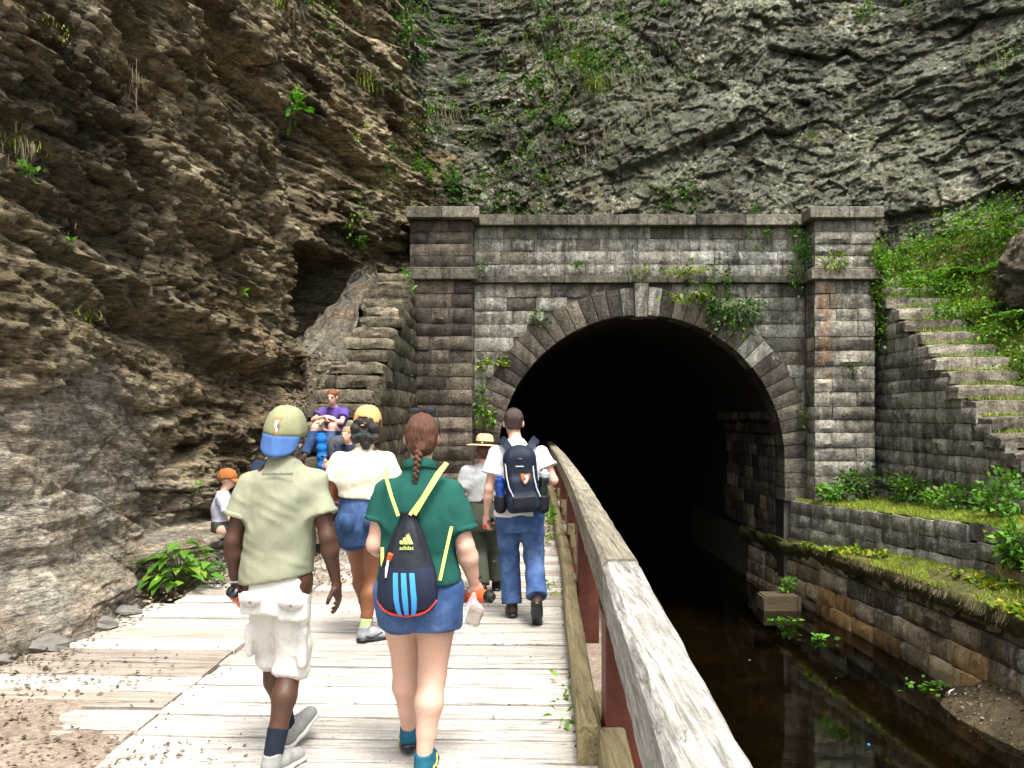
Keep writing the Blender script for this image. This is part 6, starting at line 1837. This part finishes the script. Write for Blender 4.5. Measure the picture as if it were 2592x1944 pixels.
# 2 ---- woman in green polo with the drawstring bag
def green_woman():
    j = dict(head=(.012, .03, 1.60), neck=(.005, -.01, 1.44), shL=(-.150, 0, 1.335), elL=(-.206, -.02, 1.09), wrL=(-.17, .20, 1.02), shR=(.158, 0, 1.335), elR=(.225, -.04, 1.085), wrR=(.265, .03, .895),
             hipL=(-.095, 0, .86), knL=(-.085, .17, .47), anL=(-.075, .22, .105), hipR=(.095, 0, .86), knR=(.062, .02, .455), anR=(.030, -.06, .085))
    p = Fig('woman in dark green polo and denim shorts with a braided ponytail', (-.447, 4.0, 0), 0, j, SKIN['pale'], .0095); p.hR = head_rot(.03, 0, 0)
    tor = [(.80, .17, .12, 0, -.01), (.92, .175, .12, 0, -.01), (1.08, .15, .105, 0, 0), (1.25, .155, .11, .005, 0), (1.36, .15, .10, .005, 0), (1.42, .10, .075, .005, -.01), (1.46, .055, .055, .005, -.01)]
    p.body(torso=[('loft', tor)], arm=(.049, .046, .029), leg=(.110, .066, .067, .038), palmR=(-.4, .9, 0), gripR=.75, headscale=.97)
    sh = [(.86, .205, .150, .005, -.015), (.94, .200, .150, .005, -.012), (1.05, .180, .135, .003, 0), (1.20, .180, .135, .005, 0), (1.29, .178, .125, .005, 0), (1.355, .152, .108, .005, -.005), (1.40, .112, .088, .005, -.010), (1.43, .080, .074, .005, -.013), (1.455, .066, .066, .005, -.015), (1.49, .064, .064, .005, -.008)]
    p.shirt(CLOTH['green'], sh, .56, .74, (0, 0, .912), (0, 0, -1), rs=(.064, .080), kk=.055, neckz=(0, -.03, 1.485), neckn=(0, .35, 1), amp=.007, seed=21, tilt=.9, scale=12, collar=((.005, -.010, 1.462), .068, .068, .017))
    hp = [(.70, .19, .14, .0, -.01), (.82, .205, .148, .0, -.02), (.90, .195, .14, .0, -.015), (.98, .17, .12, .0, 0)]
    p.pants(CLOTH['denim'], hp, .40, .38, (.118, .116), .965, .004, 8, 'shorts', 18)
    p.shoe('R', SHOE['teal'], PL['black'], (.1, 1, 0), 0, .26, PL['neon']); p.shoe('L', SHOE['teal'], PL['black'], (-.12, 1, 0), .25, .26, PL['neon'])
    def hr(f, L, Rm):
        f.ell(L((0, -.018, .022)), (.081, .098, .097), .01, Rm); f.ell(L((0, -.055, -.03)), (.064, .055, .062), .03, Rm)
        f.clip(L((0, .05, 0)), Rm@np.array([0, 1, -.55])); f.ell(L((0, -.105, -.045)), (.026, .022, .022), .015)
    p.hair(HAIR['brown'], hr)
    f = Field(p.j['head']-np.array([.1, .22, .3]), p.j['head']+np.array([.1, .02, .06]), .0055)
    for k in range(15):
        t = k/14; sg = -1 if k % 2 else 1; c = p.hl((-.004-.022*t+.010*sg*(1-.5*t), -.118-.022*math.sin(t*3), -.050-.185*t)); f.ell(c, (.017-.009*t, .013-.005*t, .010-.003*t), .004, np.array(Matrix.Rotation(.75*sg, 3, 'Y')))
    f.ell(p.hl((-.028, -.125, -.25)), (.010, .010, .028), .008); f.wrinkle(.0015, 160, 3, 1.3, 4)
    sdf_obj('ponytail', f, HAIR['brown'], p.root, 1)
    rs_ = np.random.default_rng(5); st = MB()                # loose strands
    for k in range(46):
        a = rs_.uniform(-1.5, 1.5)+math.pi; t0 = rs_.uniform(-.3, 1.0); base = np.array([.088*math.sin(a)*math.cos(t0), -.02+.104*math.cos(a)*math.cos(t0), .02+.100*math.sin(t0)])
        e = base*rs_.uniform(1.02, 1.10)+np.array([rs_.normal()*.02, -.01, -.03-rs_.random()*.05]); st.tube([p.hl(base*.99), p.hl((base+e)/2*1.02), p.hl(e)], [.0008, .0007, .0003], 3, cap=False)
    st.build('loose_strands', HAIR['brown'], p.root)['kind'] = 'stuff'
    # sunglasses pushed up on the hair
    g = MB()
    for q in (-1, 1):
        g.lathe([(0, -.016), (.022, -.012), (.027, 0), (.022, .012), (0, .016)], 12, c=tuple(p.hl((q*.036, -.01, .127))), sy=.35, sx=1.15)
    gl = g.build('sunglasses', PL['black'], p.root)
    for q in (-1, 1): MB().tube([p.hl((q*.066, -.01, .125)), p.hl((q*.089, -.025, .05)), p.hl((q*.088, -.03, .0))], .0035, 6).build('temple', PL['black'], gl)
    MB().tube([j['wrR']+np.array([.034*math.cos(a), .030*math.sin(a), .03]) for a in np.linspace(0, 6.283, 13)], .004, 6, cap=False).build('wristband', PL['black'], p.root)
    return p
GW = green_woman()
bottle('orange bottle with round black cap held by the woman in green', (-.165, 4.03, .83), (.80, -.58, .12), (PL['orange'], PL['black']), .19, .033)
def snack_bag():
    root = empty('snack_bag', (-.185, 4.0, .825)); tag(root, 'clear plastic bag of brown snacks hanging from the hand of the woman in green', 'bag')
    f = Field((-.09, -.06, -.16), (.09, .06, .03), .006); f.cap((0, 0, .02), (.0, 0, -.02), .012, .03, .02, (1, .7, 1)); f.box((.0, 0, -.075), (.042, .02, .055), .018, .03, np.array(Matrix.Rotation(.35, 3, 'Y'))); f.wrinkle(.004, 40, 2, .5, 2)
    n = N('clear_plastic'); n.done((.8, .8, .8), .15, None, .5, Alpha=.30)
    b = sdf_obj('wrapper', f, n.m, root, 1)
    f = Field((-.09, -.06, -.16), (.09, .06, .03), .006); f.box((.004, 0, -.082), (.034, .014, .042), .014, .02, np.array(Matrix.Rotation(.35, 3, 'Y'))); f.wrinkle(.006, 70, 6, .3, 1)
    sdf_obj('contents', f, mat_plain('snack_mix', (.26, .15, .06), .8, .6, 60, .5), root, 0)
snack_bag()
def drawstring_bag():
    root = empty('drawstring_bag', (-.440, 4.0, .035)); tag(root, 'black drawstring bag with neon cords and blue stripes worn by the woman in green', 'bag')
    prof = [(.768, .070, .028), (.775, .098, .038), (.80, .124, .052), (.85, .140, .064), (.95, .132, .068), (1.05, .100, .058), (1.14, .066, .044), (1.19, .040, .030), (1.20, .036, .028), (1.215, .048, .034), (1.225, .050, .034)]
    pr = np.array(prof); cy = lambda z: np.interp(z, [.76, .9, 1.05, 1.22], [-.225, -.215, -.185, -.150])
    def pt(a, z):                                     # a = angle, 0 = straight back
        w, d = np.interp(z, pr[:, 0], pr[:, 1]), np.interp(z, pr[:, 0], pr[:, 2]); n = np.array([math.sin(a), -math.cos(a)*1.0, .12])
        cr = 1+.035*math.sin(9*a+z*8)*float(np.interp(z, [.95, 1.2], [0, 1]))
        return np.array([-.035+.03*(.97-z)*0+w*math.sin(a)*cr, cy(z)-d*math.cos(a)*cr, z]), unit(n)
    na, nz = 40, 26; v = []; f = []; zs = np.concatenate([np.linspace(.768, .82, 7), np.linspace(.82, 1.225, nz-6)[1:]])
    for z in zs:
        for a in range(na): v.append(tuple(pt(2*math.pi*a/na, z)[0]))
    m = len(zs)
    for i in range(m-1):
        for a in range(na): f.append((i*na+a, i*na+(a+1) % na, (i+1)*na+(a+1) % na, (i+1)*na+a))
    f.append(tuple(range(na))[::-1]); f.append(tuple((m-1)*na+a for a in range(na)))
    body = MB().add(v, f).build('sack', CLOTH['bag'], root)
    patch('mesh_pocket', pt, -1.15, 1.15, .80, .985, CLOTH['mesh'], root, 12, 8, .006)
    for k in (-1, 0, 1):
        patch('stripe', pt, k*.27-.085+.03, k*.27+.085+.03, .775, .965, PL['blue'], root, 3, 12, .010, skew=-.10)
    # badge: three slanted bars forming a peak, with the word under it
    Lg = empty('badge', (0, 0, 0), 0, root)
    for k, (x0, x1, h) in enumerate(((-.030, -.014, .017), (-.011, .006, .031), (.009, .027, .046))):
        zb = 1.088; w = np.interp(zb, pr[:, 0], pr[:, 1]); q = lambda x: math.asin(max(-1, min(1, x/w)))
        poly_on('badge_bar', [(q(x0), zb), (q(x1), zb), (q(x1-h*.42), zb+h), (q(x0-h*.42+.004), zb+h*.82)], pt, PL['neon'], root, .007)
    bpy.data.objects.remove(Lg)
    cu = bpy.data.curves.new('badge_word', 'FONT'); cu.body = 'adidas'; cu.size = .026; cu.align_x = 'CENTER'; cu.extrude = .0006
    o = bpy.data.objects.new('badge_word', cu); COL.objects.link(o); o.parent = root
    P0, N0 = pt(0, 1.066); o.location = (P0[0], P0[1]-.012, 1.066); o.rotation_euler = (R(78), 0, 0); cu.materials.append(PL['neon'])
    dg = bpy.context.evaluated_depsgraph_get(); me = bpy.data.meshes.new_from_object(o.evaluated_get(dg)); mw = o.matrix_basis.copy()
    bpy.data.objects.remove(o); o = link('badge_word', me, PL['neon'], root); o.matrix_basis = mw
    MB().tube([pt(a, np.interp(abs(a), [0, .8, 1.35], [.766, .782, .835]))[0]+np.array([0, -.004, 0]) for a in np.linspace(-1.4, 1.4, 21)], .0055, 6).build('piping', PL['red'], root)
    MB().tube([(-.115, -.262, 1.02), (-.120, -.275, .985), (-.125, -.272, .945)], [.004, .007, .004], 6).build('zipper_pull', PL['emblem_w'], root)
    MB().tube([(-.118, -.22, 1.00), (-.108, -.235, 1.045)], [.016, .013], 8).build('orange_toggle', PL['orange'], root)
    # cords
    for pts in ([(-.150, -.075, 1.425), (-.146, -.125, 1.385), (-.115, -.165, 1.30), (-.080, -.185, 1.21)], [(.135, -.07, 1.445), (.105, -.125, 1.40), (.045, -.165, 1.30), (-.005, -.185, 1.215)], [(.128, -.07, 1.447), (.090, -.125, 1.40), (.026, -.166, 1.29), (-.028, -.187, 1.215)],
                [(.160, -.135, 1.155), (.138, -.175, 1.05), (.112, -.205, .92)], [(-.160, -.142, 1.06), (-.155, -.172, .99), (-.148, -.19, .95)]):
        strap('cord', pts, .015, .006, PL['neon'], root)
    return root
drawstring_bag()

# 3 ---- woman in cream T-shirt and denim shorts
def cream_woman():
    j = dict(head=(.03, .03, 1.645), neck=(.015, -.01, 1.47), shL=(-.178, 0, 1.365), elL=(-.255, .01, 1.12), wrL=(-.21, .22, 1.04), shR=(.178, 0, 1.365), elR=(.245, .02, 1.12), wrR=(.215, .20, 1.02),
             hipL=(-.095, 0, .90), knL=(-.085, .30, .50), anL=(-.055, .46, .10), hipR=(.085, 0, .90), knR=(.06, .07, .48), anR=(.010, .0, .085))
    p = Fig('woman in cream T-shirt and rolled denim shorts with a peach cap', (-1.1235, 6.3, 0), 0, j, SKIN['brown'], .011); p.hR = head_rot(-.1, 0, 0)
    tor = [(.84, .165, .115, 0, -.01), (.96, .17, .12, 0, -.01), (1.1, .155, .105, 0, 0), (1.25, .165, .115, 0, 0), (1.38, .155, .105, 0, 0), (1.45, .10, .075, .01, -.01), (1.49, .055, .055, .015, -.01)]
    p.body(torso=[('loft', tor)], arm=(.052, .047, .030), leg=(.098, .062, .066, .037), headscale=1.0)
    sh = [(1.02, .190, .140, -.005, -.005), (1.10, .186, .140, -.005, -.005), (1.20, .192, .145, -.003, 0), (1.31, .198, .140, 0, 0), (1.38, .168, .115, .005, -.005), (1.425, .125, .095, .008, -.01), (1.46, .088, .078, .012, -.013), (1.49, .066, .066, .015, -.014)]
    p.shirt(CLOTH['cream'], sh, .58, .58, (0, 0, 1.088), (-.06, 0, -1), rs=(.076, .094), kk=.055, neckz=(0, -.03, 1.485), neckn=(0, .3, 1), amp=.0065, seed=31, tilt=.25, scale=15, collar=((.013, -.014, 1.478), .066, .066, .008))
    hp = [(.74, .17, .135, .0, -.01), (.86, .195, .148, .0, -.025), (.96, .190, .140, .0, -.015), (1.10, .170, .12, .0, 0)]
    p.pants(CLOTH['denim_dark'], hp, .38, .36, (.112, .110), 1.115, .004, 9, 'shorts', 18)
    for S, t in (('L', .37), ('R', .35)):
        a, b = p.j['hip'+S], p.j['kn'+S]; e = lerp(a, b, t); d = unit(b-a)
        f = Field(e-.18, e+.18, .009); f.cap(e-d*.03, e+d*.1, .119, .119, 0, clip=(e+d*.012, d)); f.clip(e-d*.014, -d); sdf_obj('rolled_hem', f, CLOTH['denim'], p.root, 1)
    for x in (-.09, .09):                                  # back pockets and belt line
        MB().add([(x-.06, -.170, .985), (x+.06, -.170, .985), (x+.055, -.180, .87), (x, -.182, .85), (x-.055, -.180, .87)], [(0, 1, 2, 3, 4)]).build('back_pocket', CLOTH['denim_dark'], p.root).modifiers.new('solid', 'SOLIDIFY').thickness = .006
    p.sock('R', CLOTH['sock_lime'], .78, (.046, .044)); p.sock('L', CLOTH['sock_lime'], .78, (.046, .044))
    p.shoe('R', SHOE['silver'], PL['black'], (.85, .5, 0), .0, .28, PL['black'], .01); p.shoe('L', SHOE['silver'], PL['black'], (-.2, 1, 0), .15, .28, PL['blue'], .01)
    def hr(f, L, Rm):
        f.ell(L((0, -.022, .01)), (.098, .112, .085), .01, Rm)
        for k in range(16):
            a = k*.4-1.0; f.ell(L((.075*math.sin(a*2.3), -.07-.03*math.cos(k*1.7), -.03-.025*(k % 4))), (.036, .036, .034), .01)
        f.ell(L((0, -.115, -.10)), (.040, .035, .055), .02); f.ell(L((.02, -.11, -.16)), (.028, .025, .045), .02)
        f.clip(L((0, .05, 0)), Rm@np.array([0, 1, -.4]))
    p.hair(HAIR['dark'], hr, amp=.010)
    MB().tube([p.hl((.036*math.cos(a), -.108+.034*math.sin(a), -.075)) for a in np.linspace(0, 6.283, 13)], .008, 6, cap=False).build('hair_tie', mat_plain('teal_band', (.01, .22, .2), .6), p.root)
    cap_hat(p, CLOTH['caporange'], CLOTH['caporange'], False, 1.10, .1, True)
    return p
cream_woman()

# 4 ---- ranger with flat hat
def ranger():
    j = dict(head=(.015, .02, 1.375), neck=(0, -.01, 1.235), shL=(-.150, 0, 1.175), elL=(-.205, -.02, .94), wrL=(-.150, .16, .88), shR=(.150, 0, 1.175), elR=(.205, -.02, .93), wrR=(.20, .08, .74),
             hipL=(-.075, 0, .76), knL=(-.035, .06, .43), anL=(.0, -.10, .08), hipR=(.075, 0, .76), knR=(.10, .16, .43), anR=(.125, .24, .085))
    p = Fig('short person in grey shirt, dark green trousers and a flat brimmed straw hat', (-.2765, 7.9, 0), 0, j, SKIN['tan'], .011, .9)
    tor = [(.72, .13, .10, 0, 0), (.9, .13, .10, 0, 0), (1.1, .14, .10, 0, 0), (1.2, .10, .07, 0, 0), (1.25, .05, .05, 0, 0)]
    p.body(torso=[('loft', tor)], arm=(.042, .036, .026), leg=(.068, .044, .046, .032), headscale=.93)
    sh = [(.84, .150, .118, 0, 0), (.92, .148, .115, 0, 0), (1.02, .158, .120, 0, 0), (1.13, .160, .112, 0, 0), (1.19, .130, .092, 0, -.005), (1.225, .085, .07, 0, -.01), (1.26, .058, .058, 0, -.01)]
    p.shirt(CLOTH['grey'], sh, .62, .62, (0, 0, .90), (0, 0, -1), rs=(.066, .076), neckz=(0, -.02, 1.255), neckn=(0, .3, 1), amp=.005, seed=41, scale=16)
    hp = [(.62, .14, .11, 0, 0), (.74, .158, .125, 0, -.01), (.85, .150, .115, 0, 0), (.94, .138, .105, 0, 0)]
    p.pants(CLOTH['ranger'], hp, 1.88, 1.90, (.085, .072), .925, .005, 4, 'trousers', 15, rhem=.070)
    strap('belt', [(.148*math.sin(a), -.114*math.cos(a), .915) for a in np.linspace(-2.4, 2.4, 15)], .032, .005, CLOTH['band'], p.root)
    p.shoe('L', SHOE['black'], PL['white'], (-.1, 1, 0), .15, .25); p.shoe('R', SHOE['black'], PL['black'], (.1, 1, 0), 0, .25)
    p.hair(HAIR['brown'], lambda f, L, Rm: (f.ell(L((0, -.02, .0)), (.078, .092, .085), .01, Rm), f.clip(L((0, .04, 0)), (0, 1, -.3))), amp=.003)
    Hc = p.hl((0, 0, .05)); hat = MB()
    prof = [(.080, -.002), (.120, .004), (.150, .002), (.172, -.006), (.175, -.003), (.172, .001), (.150, .008), (.120, .010), (.090, .010), (.087, .03), (.084, .07), (.070, .100), (.050, .112), (.030, .106), (.0, .092)]
    o = hat.lathe(prof, 32, sy=1.08).build('hat', CLOTH['felt'], p.root, tuple(Hc)); o.rotation_euler = (-.06, .05, 0)
    MB().lathe([(.092, .010), (.0925, .014), (.090, .038), (.087, .040)], 32, sy=1.08).build('hat_band', CLOTH['band'], o)
    MB().lathe([(0, .004), (.007, .003), (.008, 0)], 8).build('band_pin', PL['grey'], o, (-.02, -.098, .025)).rotation_euler = (R(90), 0, 0)
    return p
ranger()

# 5 ---- man in white T-shirt with backpack
def white_man():
    j = dict(head=(-.05, .05, 1.645), neck=(-.03, -.01, 1.49), shL=(-.190, -.01, 1.385), elL=(-.255, -.05, 1.10), wrL=(-.275, .03, .87), shR=(.178, -.01, 1.385), elR=(.285, -.06, 1.17), wrR=(.20, .17, 1.14),
             hipL=(-.10, 0, .90), knL=(-.085, .10, .49), anL=(-.06, .06, .095), hipR=(.10, 0, .90), knR=(.125, .05, .50), anR=(.140, -.24, .20))
    p = Fig('man in white T-shirt and blue jeans carrying a dark backpack', (.062, 7.0, 0), 0, j, SKIN['pale'], .011); p.hR = head_rot(.05, -.12, 0)
    tor = [(.84, .155, .11, 0, 0), (1.0, .16, .12, 0, 0), (1.2, .165, .12, 0, 0), (1.38, .165, .105, 0, 0), (1.46, .11, .08, -.02, -.01), (1.50, .06, .06, -.03, -.01)]
    p.body(torso=[('loft', tor)], leg=(.082, .050, .052, .034), curlL=.4, gripL=.4, palmL=(.6, .8, 0), curlR=.4)
    sh = [(.80, .205, .150, -.01, 0), (.90, .200, .150, -.005, 0), (1.05, .190, .148, 0, 0), (1.20, .190, .145, 0, 0), (1.32, .195, .135, 0, -.003), (1.395, .165, .112, -.01, -.01), (1.44, .122, .092, -.018, -.013), (1.48, .085, .078, -.026, -.015), (1.51, .068, .068, -.03, -.015)]
    p.shirt(CLOTH['white'], sh, .58, .52, (0, 0, .865), (0, 0, -1), rs=(.072, .090), kk=.055, neckz=(0, -.03, 1.505), neckn=(0, .3, 1), amp=.006, seed=51, scale=14, collar=((-.03, -.015, 1.495), .068, .068, .008))
    hp = [(.74, .17, .13, 0, -.005), (.86, .185, .14, 0, -.01), (.96, .165, .12, 0, 0)]
    p.pants(CLOTH['denim'], hp, 1.94, 1.90, (.112, .085), .955, .006, 6, 'jeans', 14, rknee=.082, rhem=.088)
    p.shoe('L', SHOE['brown'], PL['black'], (-.12, 1, 0), .0, .29, None, .01); p.shoe('R', SHOE['brown'], PL['black'], (.10, 1, 0), .95, .29, None, .01)
    p.hair(HAIR['short'], lambda f, L, Rm: (f.ell(L((0, -.022, .035)), (.083, .100, .093), .01, Rm), f.ell(L((0, -.06, -.02)), (.066, .045, .055), .02, Rm), f.clip(L((0, .075, 0)), Rm@np.array([0, 1, -.6])), f.clip(L((0, 0, -.06)), Rm@np.array([0, 0, -1.0]))), amp=.003)
    return p
white_man()
bottle('red bottle top showing in the left hand of the man in white', (-.200, 7.06, .80), (.35, -.6, .5), (PL['red'], PL['black']), .14, .028)
def backpack():
    root = empty('backpack', (.062, 7.0, 0)); tag(root, 'navy black backpack with white piping and orange badge on the man in white', 'backpack')
    Rm = np.array(Matrix.Rotation(-.10, 3, 'Y'))
    f = Field((-.20, -.42, .88), (.23, -.08, 1.50), .010)
    f.box((.015, -.215, 1.19), (.135, .085, .235), .07, .02, Rm); f.box((.02, -.275, 1.10), (.11, .055, .12), .05, .03, Rm); f.box((.03, -.285, 1.005), (.135, .07, .075), .05, .03, Rm); f.ell((-.005, -.20, 1.395), (.10, .08, .075), .05)
    f.wrinkle(.004, 16, 3, .3, 2)
    sdf_obj('main_body', f, CLOTH['pack'], root, 1)
    f = Field((-.14, -.44, .92), (.20, -.20, 1.12), .010); f.box((.035, -.335, 1.015), (.10, .025, .055), .022, .02, Rm); f.wrinkle(.003, 20, 2, .2, 2); sdf_obj('front_pocket', f, CLOTH['bag'], root, 1)
    for q, pts in ((-1, [(-.115, -.275, 1.32), (-.105, -.315, 1.22), (-.085, -.335, 1.13), (-.050, -.345, 1.06), (-.065, -.345, .98)]), (1, [(.105, -.275, 1.33), (.115, -.315, 1.22), (.135, -.330, 1.13), (.165, -.335, 1.06)])):
        MB().tube(pts, .006, 6).build('piping', PL['grey'], root)
    for z, w in ((1.36, .085), (1.30, .09)):
        MB().tube([(-.0+x*w, -.305+.05*x*x, z-.015*x*x) for x in np.linspace(-1, 1, 9)], .005, 5).build('zip', PL['grey'] if z < 1.33 else PL['black'], root)
    fn = lambda a, b: (np.array([.045+a, -.335, 1.205+b]), np.array([0, -1, .1])); arrowhead(fn, (0, 0), .075, .085, root, .006)
    for q in (-1, 1):
        strap('shoulder_strap', [(q*.055-.005, -.175, 1.405), (q*.095-.005, -.150, 1.455), (q*.130-.005, -.09, 1.505), (q*.145-.005, -.02, 1.515), (q*.15, .08, 1.46), (q*.15, .14, 1.36)], .065, .016, CLOTH['pack'], root, (q*.3, -.6, .6))
        strap('lower_strap', [(q*.15, -.20, 1.02), (q*.20, -.10, 1.10), (q*.19, .05, 1.20)], .025, .005, CLOTH['pack'], root)
    for x in (-.155, .19):
        f = Field((x-.07, -.30, .90), (x+.07, -.12, 1.12), .010); f.cap((x, -.21, .96), (x, -.21, 1.06), .052, .055, 0); f.clip((0, 0, 1.06), (0, 0, 1)); sdf_obj('side_pocket', f, CLOTH['bag'], root, 1)
bck = backpack()
bottle('blue bottle in the left side pocket of the dark backpack', (-.095, 6.79, 1.08), (-.05, -.05, 1), (PL['navy'], PL['navy']), .27, .042)
bottle('dark bottle in the right side pocket of the dark backpack', (.253, 6.79, 1.13), (.12, -.05, 1), (PL['dgreen'], PL['grey']), .27, .042)

# seated people ---------------------------------------------------------------
def seated(label, loc, rz, skin, shirt_mat, leg_mat, j, hair, scale=1.0, hR=(0, 0, 0), hair_fn=None, h=.011, legs=1.9, sleeve=.6, gl=False, shoe=None, curl=.3, grip=0, palmL=(1, .2, 0), palmR=(-1, .2, 0), pants_name='jeans'):
    p = Fig(label, loc, rz, j, skin, h, scale); p.hR = head_rot(*hR); c, n_ = p.j['pelvis'], p.j['neck']; up = unit(n_-c); ch = lerp(c, n_, .72)
    p.body(torso=[('cap', c, ch, .11*scale, .115*scale, (1.15, .9, 1)), ('cap', ch, n_, .11*scale, .05*scale, (1.1, .85, 1))], arm=(.044*scale, .036*scale, .026*scale), leg=(.078*scale, .055*scale, .054*scale, .036*scale), headscale=scale*.98, curlL=curl, curlR=curl, gripL=grip, gripR=grip, palmL=palmL, palmR=palmR)
    hem = c+up*.02
    p.shirt(shirt_mat, None, sleeve, sleeve, tuple(hem), tuple(-up), rs=(.068*scale, .080*scale), neckz=tuple(n_+up*.03), neckn=tuple(up), amp=.006, seed=int(abs(loc[1])*10), caps=[(c, lerp(c, n_, .55), .130*scale, .135*scale, (1.15, .95, 1)), (lerp(c, n_, .55), ch+up*.04, .130*scale, .115*scale, (1.18, .9, 1)), (ch, n_+up*.04, .10*scale, .055*scale, (1, .9, 1))], scale=16)
    z = c[2]; hp = [(z-.12*scale, .13*scale, .115*scale, c[0], c[1]), (z, .16*scale, .125*scale, c[0], c[1]), (z+.08, .15*scale, .12*scale, c[0], c[1])]
    p.pants(leg_mat, hp, legs, legs, (.094*scale, .072*scale), z+.075, .005, 4, pants_name, 15, rknee=.070*scale, rhem=.066*scale)
    for S in 'LR': p.shoe(S, shoe or SHOE['brown'], PL['black'], (0, 1, 0), 0, .27*scale)
    if hair is not None: p.hair(hair, hair_fn or (lambda f, L, Rm: (f.ell(L((0, -.020, .038)), np.array((.083, .100, .092))*scale, .01, Rm), f.clip(L((0, .078, .0)), Rm@np.array([0, 1, -.75])), f.clip(L((0, 0, -.04)), Rm@np.array([0, 0, -1.0])))), amp=.003)
    eyes_mouth(p, scale*.98, gl)
    return p
# the frames face +Y; these people face the camera or the path
jp = dict(pelvis=(0, 0, .13), head=(0, .16, .70), neck=(0, .08, .53), shL=(-.17, .08, .48), shR=(.17, .08, .48), elL=(-.23, .33, .33), wrL=(.02, .40, .35), elR=(.23, .31, .36), wrR=(-.02, .41, .41), hipL=(-.09, .04, .11), hipR=(.09, .04, .11), knL=(-.13, .44, .27), knR=(.13, .46, .25), anL=(-.12, .62, -.17), anR=(.20, .66, -.17), hdL=(.9, .25, -.1), hdR=(-.9, .25, -.1))
seated('teenager in purple T-shirt and glasses sitting on the steps, arms crossed', (-2.66, 12.62, 1.29), R(168), SKIN['pale'], CLOTH['purple'], CLOTH['denim_dark'], jp, HAIR['red'], 1.0, (.05, -.05, 0), gl=True, palmL=(0, -.5, -1), palmR=(0, -.5, -1))
def cap_boy():
    jb = dict(pelvis=(0, 0, .12), head=(0, .07, .66), neck=(0, .02, .50), shL=(-.145, .02, .455), shR=(.145, .02, .455), elL=(-.19, .10, .23), wrL=(-.09, .30, .24), elR=(.19, .12, .23), wrR=(.09, .31, .24), hipL=(-.08, .03, .10), hipR=(.08, .03, .10), knL=(-.10, .40, .16), knR=(.10, .40, .15), anL=(-.10, .50, -.24), anR=(.10, .50, -.24))
    p = seated('boy in pale grey T-shirt and rust orange cap sitting at the cliff foot', (-3.33, 9.55, .32), R(-78), SKIN['pale'], CLOTH['palegrey'], CLOTH['ranger'], jb, HAIR['blond'], .88, (0, 0, 0), legs=.95, shoe=SHOE['grey'], pants_name='shorts')
    o, fn = cap_hat(p, CLOTH['caprust'], CLOTH['caprust'], False, .98, 0); 
    poly_on('cap_patch', [(-.16, .25), (.16, .25), (.16, .5), (-.16, .5)], fn, PL['emblem_w'], o, .003)
cap_boy()
jk = dict(pelvis=(0, 0, .12), head=(0, .10, .60), neck=(0, .04, .45), shL=(-.13, .04, .41), shR=(.13, .04, .41), elL=(-.18, .16, .22), wrL=(-.12, .36, .26), elR=(.18, .16, .22), wrR=(.14, .36, .26), hipL=(-.08, .03, .10), hipR=(.08, .03, .10), knL=(-.11, .38, .20), knR=(.13, .38, .20), anL=(-.10, .48, -.20), anR=(.16, .48, -.20))
seated('blond child on the left steps, half hidden behind the woman in cream', (-2.13, 11.0, .86), R(160), SKIN['pale'], CLOTH['navy'], CLOTH['denim_dark'], jk, HAIR['blond'], .85, (0, 0, 0))
jn = dict(jp); jn.update(elL=(-.22, .20, .25), wrL=(-.12, .40, .27), elR=(.22, .20, .25), wrR=(.12, .40, .27)); jn.pop('hdL'); jn.pop('hdR')
seated('person in navy shirt sitting behind the man in khaki, only a shoulder showing', (-2.98, 10.3, .62), R(200), SKIN['tan'], CLOTH['navy'], CLOTH['denim_dark'], jn, HAIR['short'], .95)
def trek_pack():
    root = empty('trekking_pack', (-2.36, 11.15, .56)); tag(root, 'grey trekking pack with a blue foam mat strapped on, standing on the left steps', 'backpack')
    f = Field((-.2, -.2, -.02), (.32, .25, .95), .014); f.box((.07, .03, .42), (.17, .13, .40), .09, .03); f.box((.10, -.09, .30), (.12, .07, .16), .05, .03); f.ell((.07, .03, .80), (.17, .13, .09), .04); f.wrinkle(.010, 11, 2, .4, 2)
    sdf_obj('main_body', f, CLOTH['packgrey'], root, 1)
    mb = []
    pr = [(0, 0)]
    for k in range(16): pr += [(.066 if k % 2 else .072, k*.058), (.066 if k % 2 else .072, k*.058+.05)]
    pr += [(0, .93)]
    MB().lathe(pr, 18).build('foam_mat', CLOTH['foam'], root, (-.13, -.06, .0)).rotation_euler = (0, -.06, 0)
    for z in (.25, .62): MB().tube([(-.13-.06*z*.1+.075*math.cos(a), -.06+.075*math.sin(a), z) for a in np.linspace(0, 6.283, 15)], .008, 6, cap=False).build('mat_strap', PL['black'], root)
    MB().tube([(.0, -.10, .78), (.08, -.12, .70), (.16, -.10, .78)], .012, 6).build('lid_strap', PL['black'], root)
trek_pack()
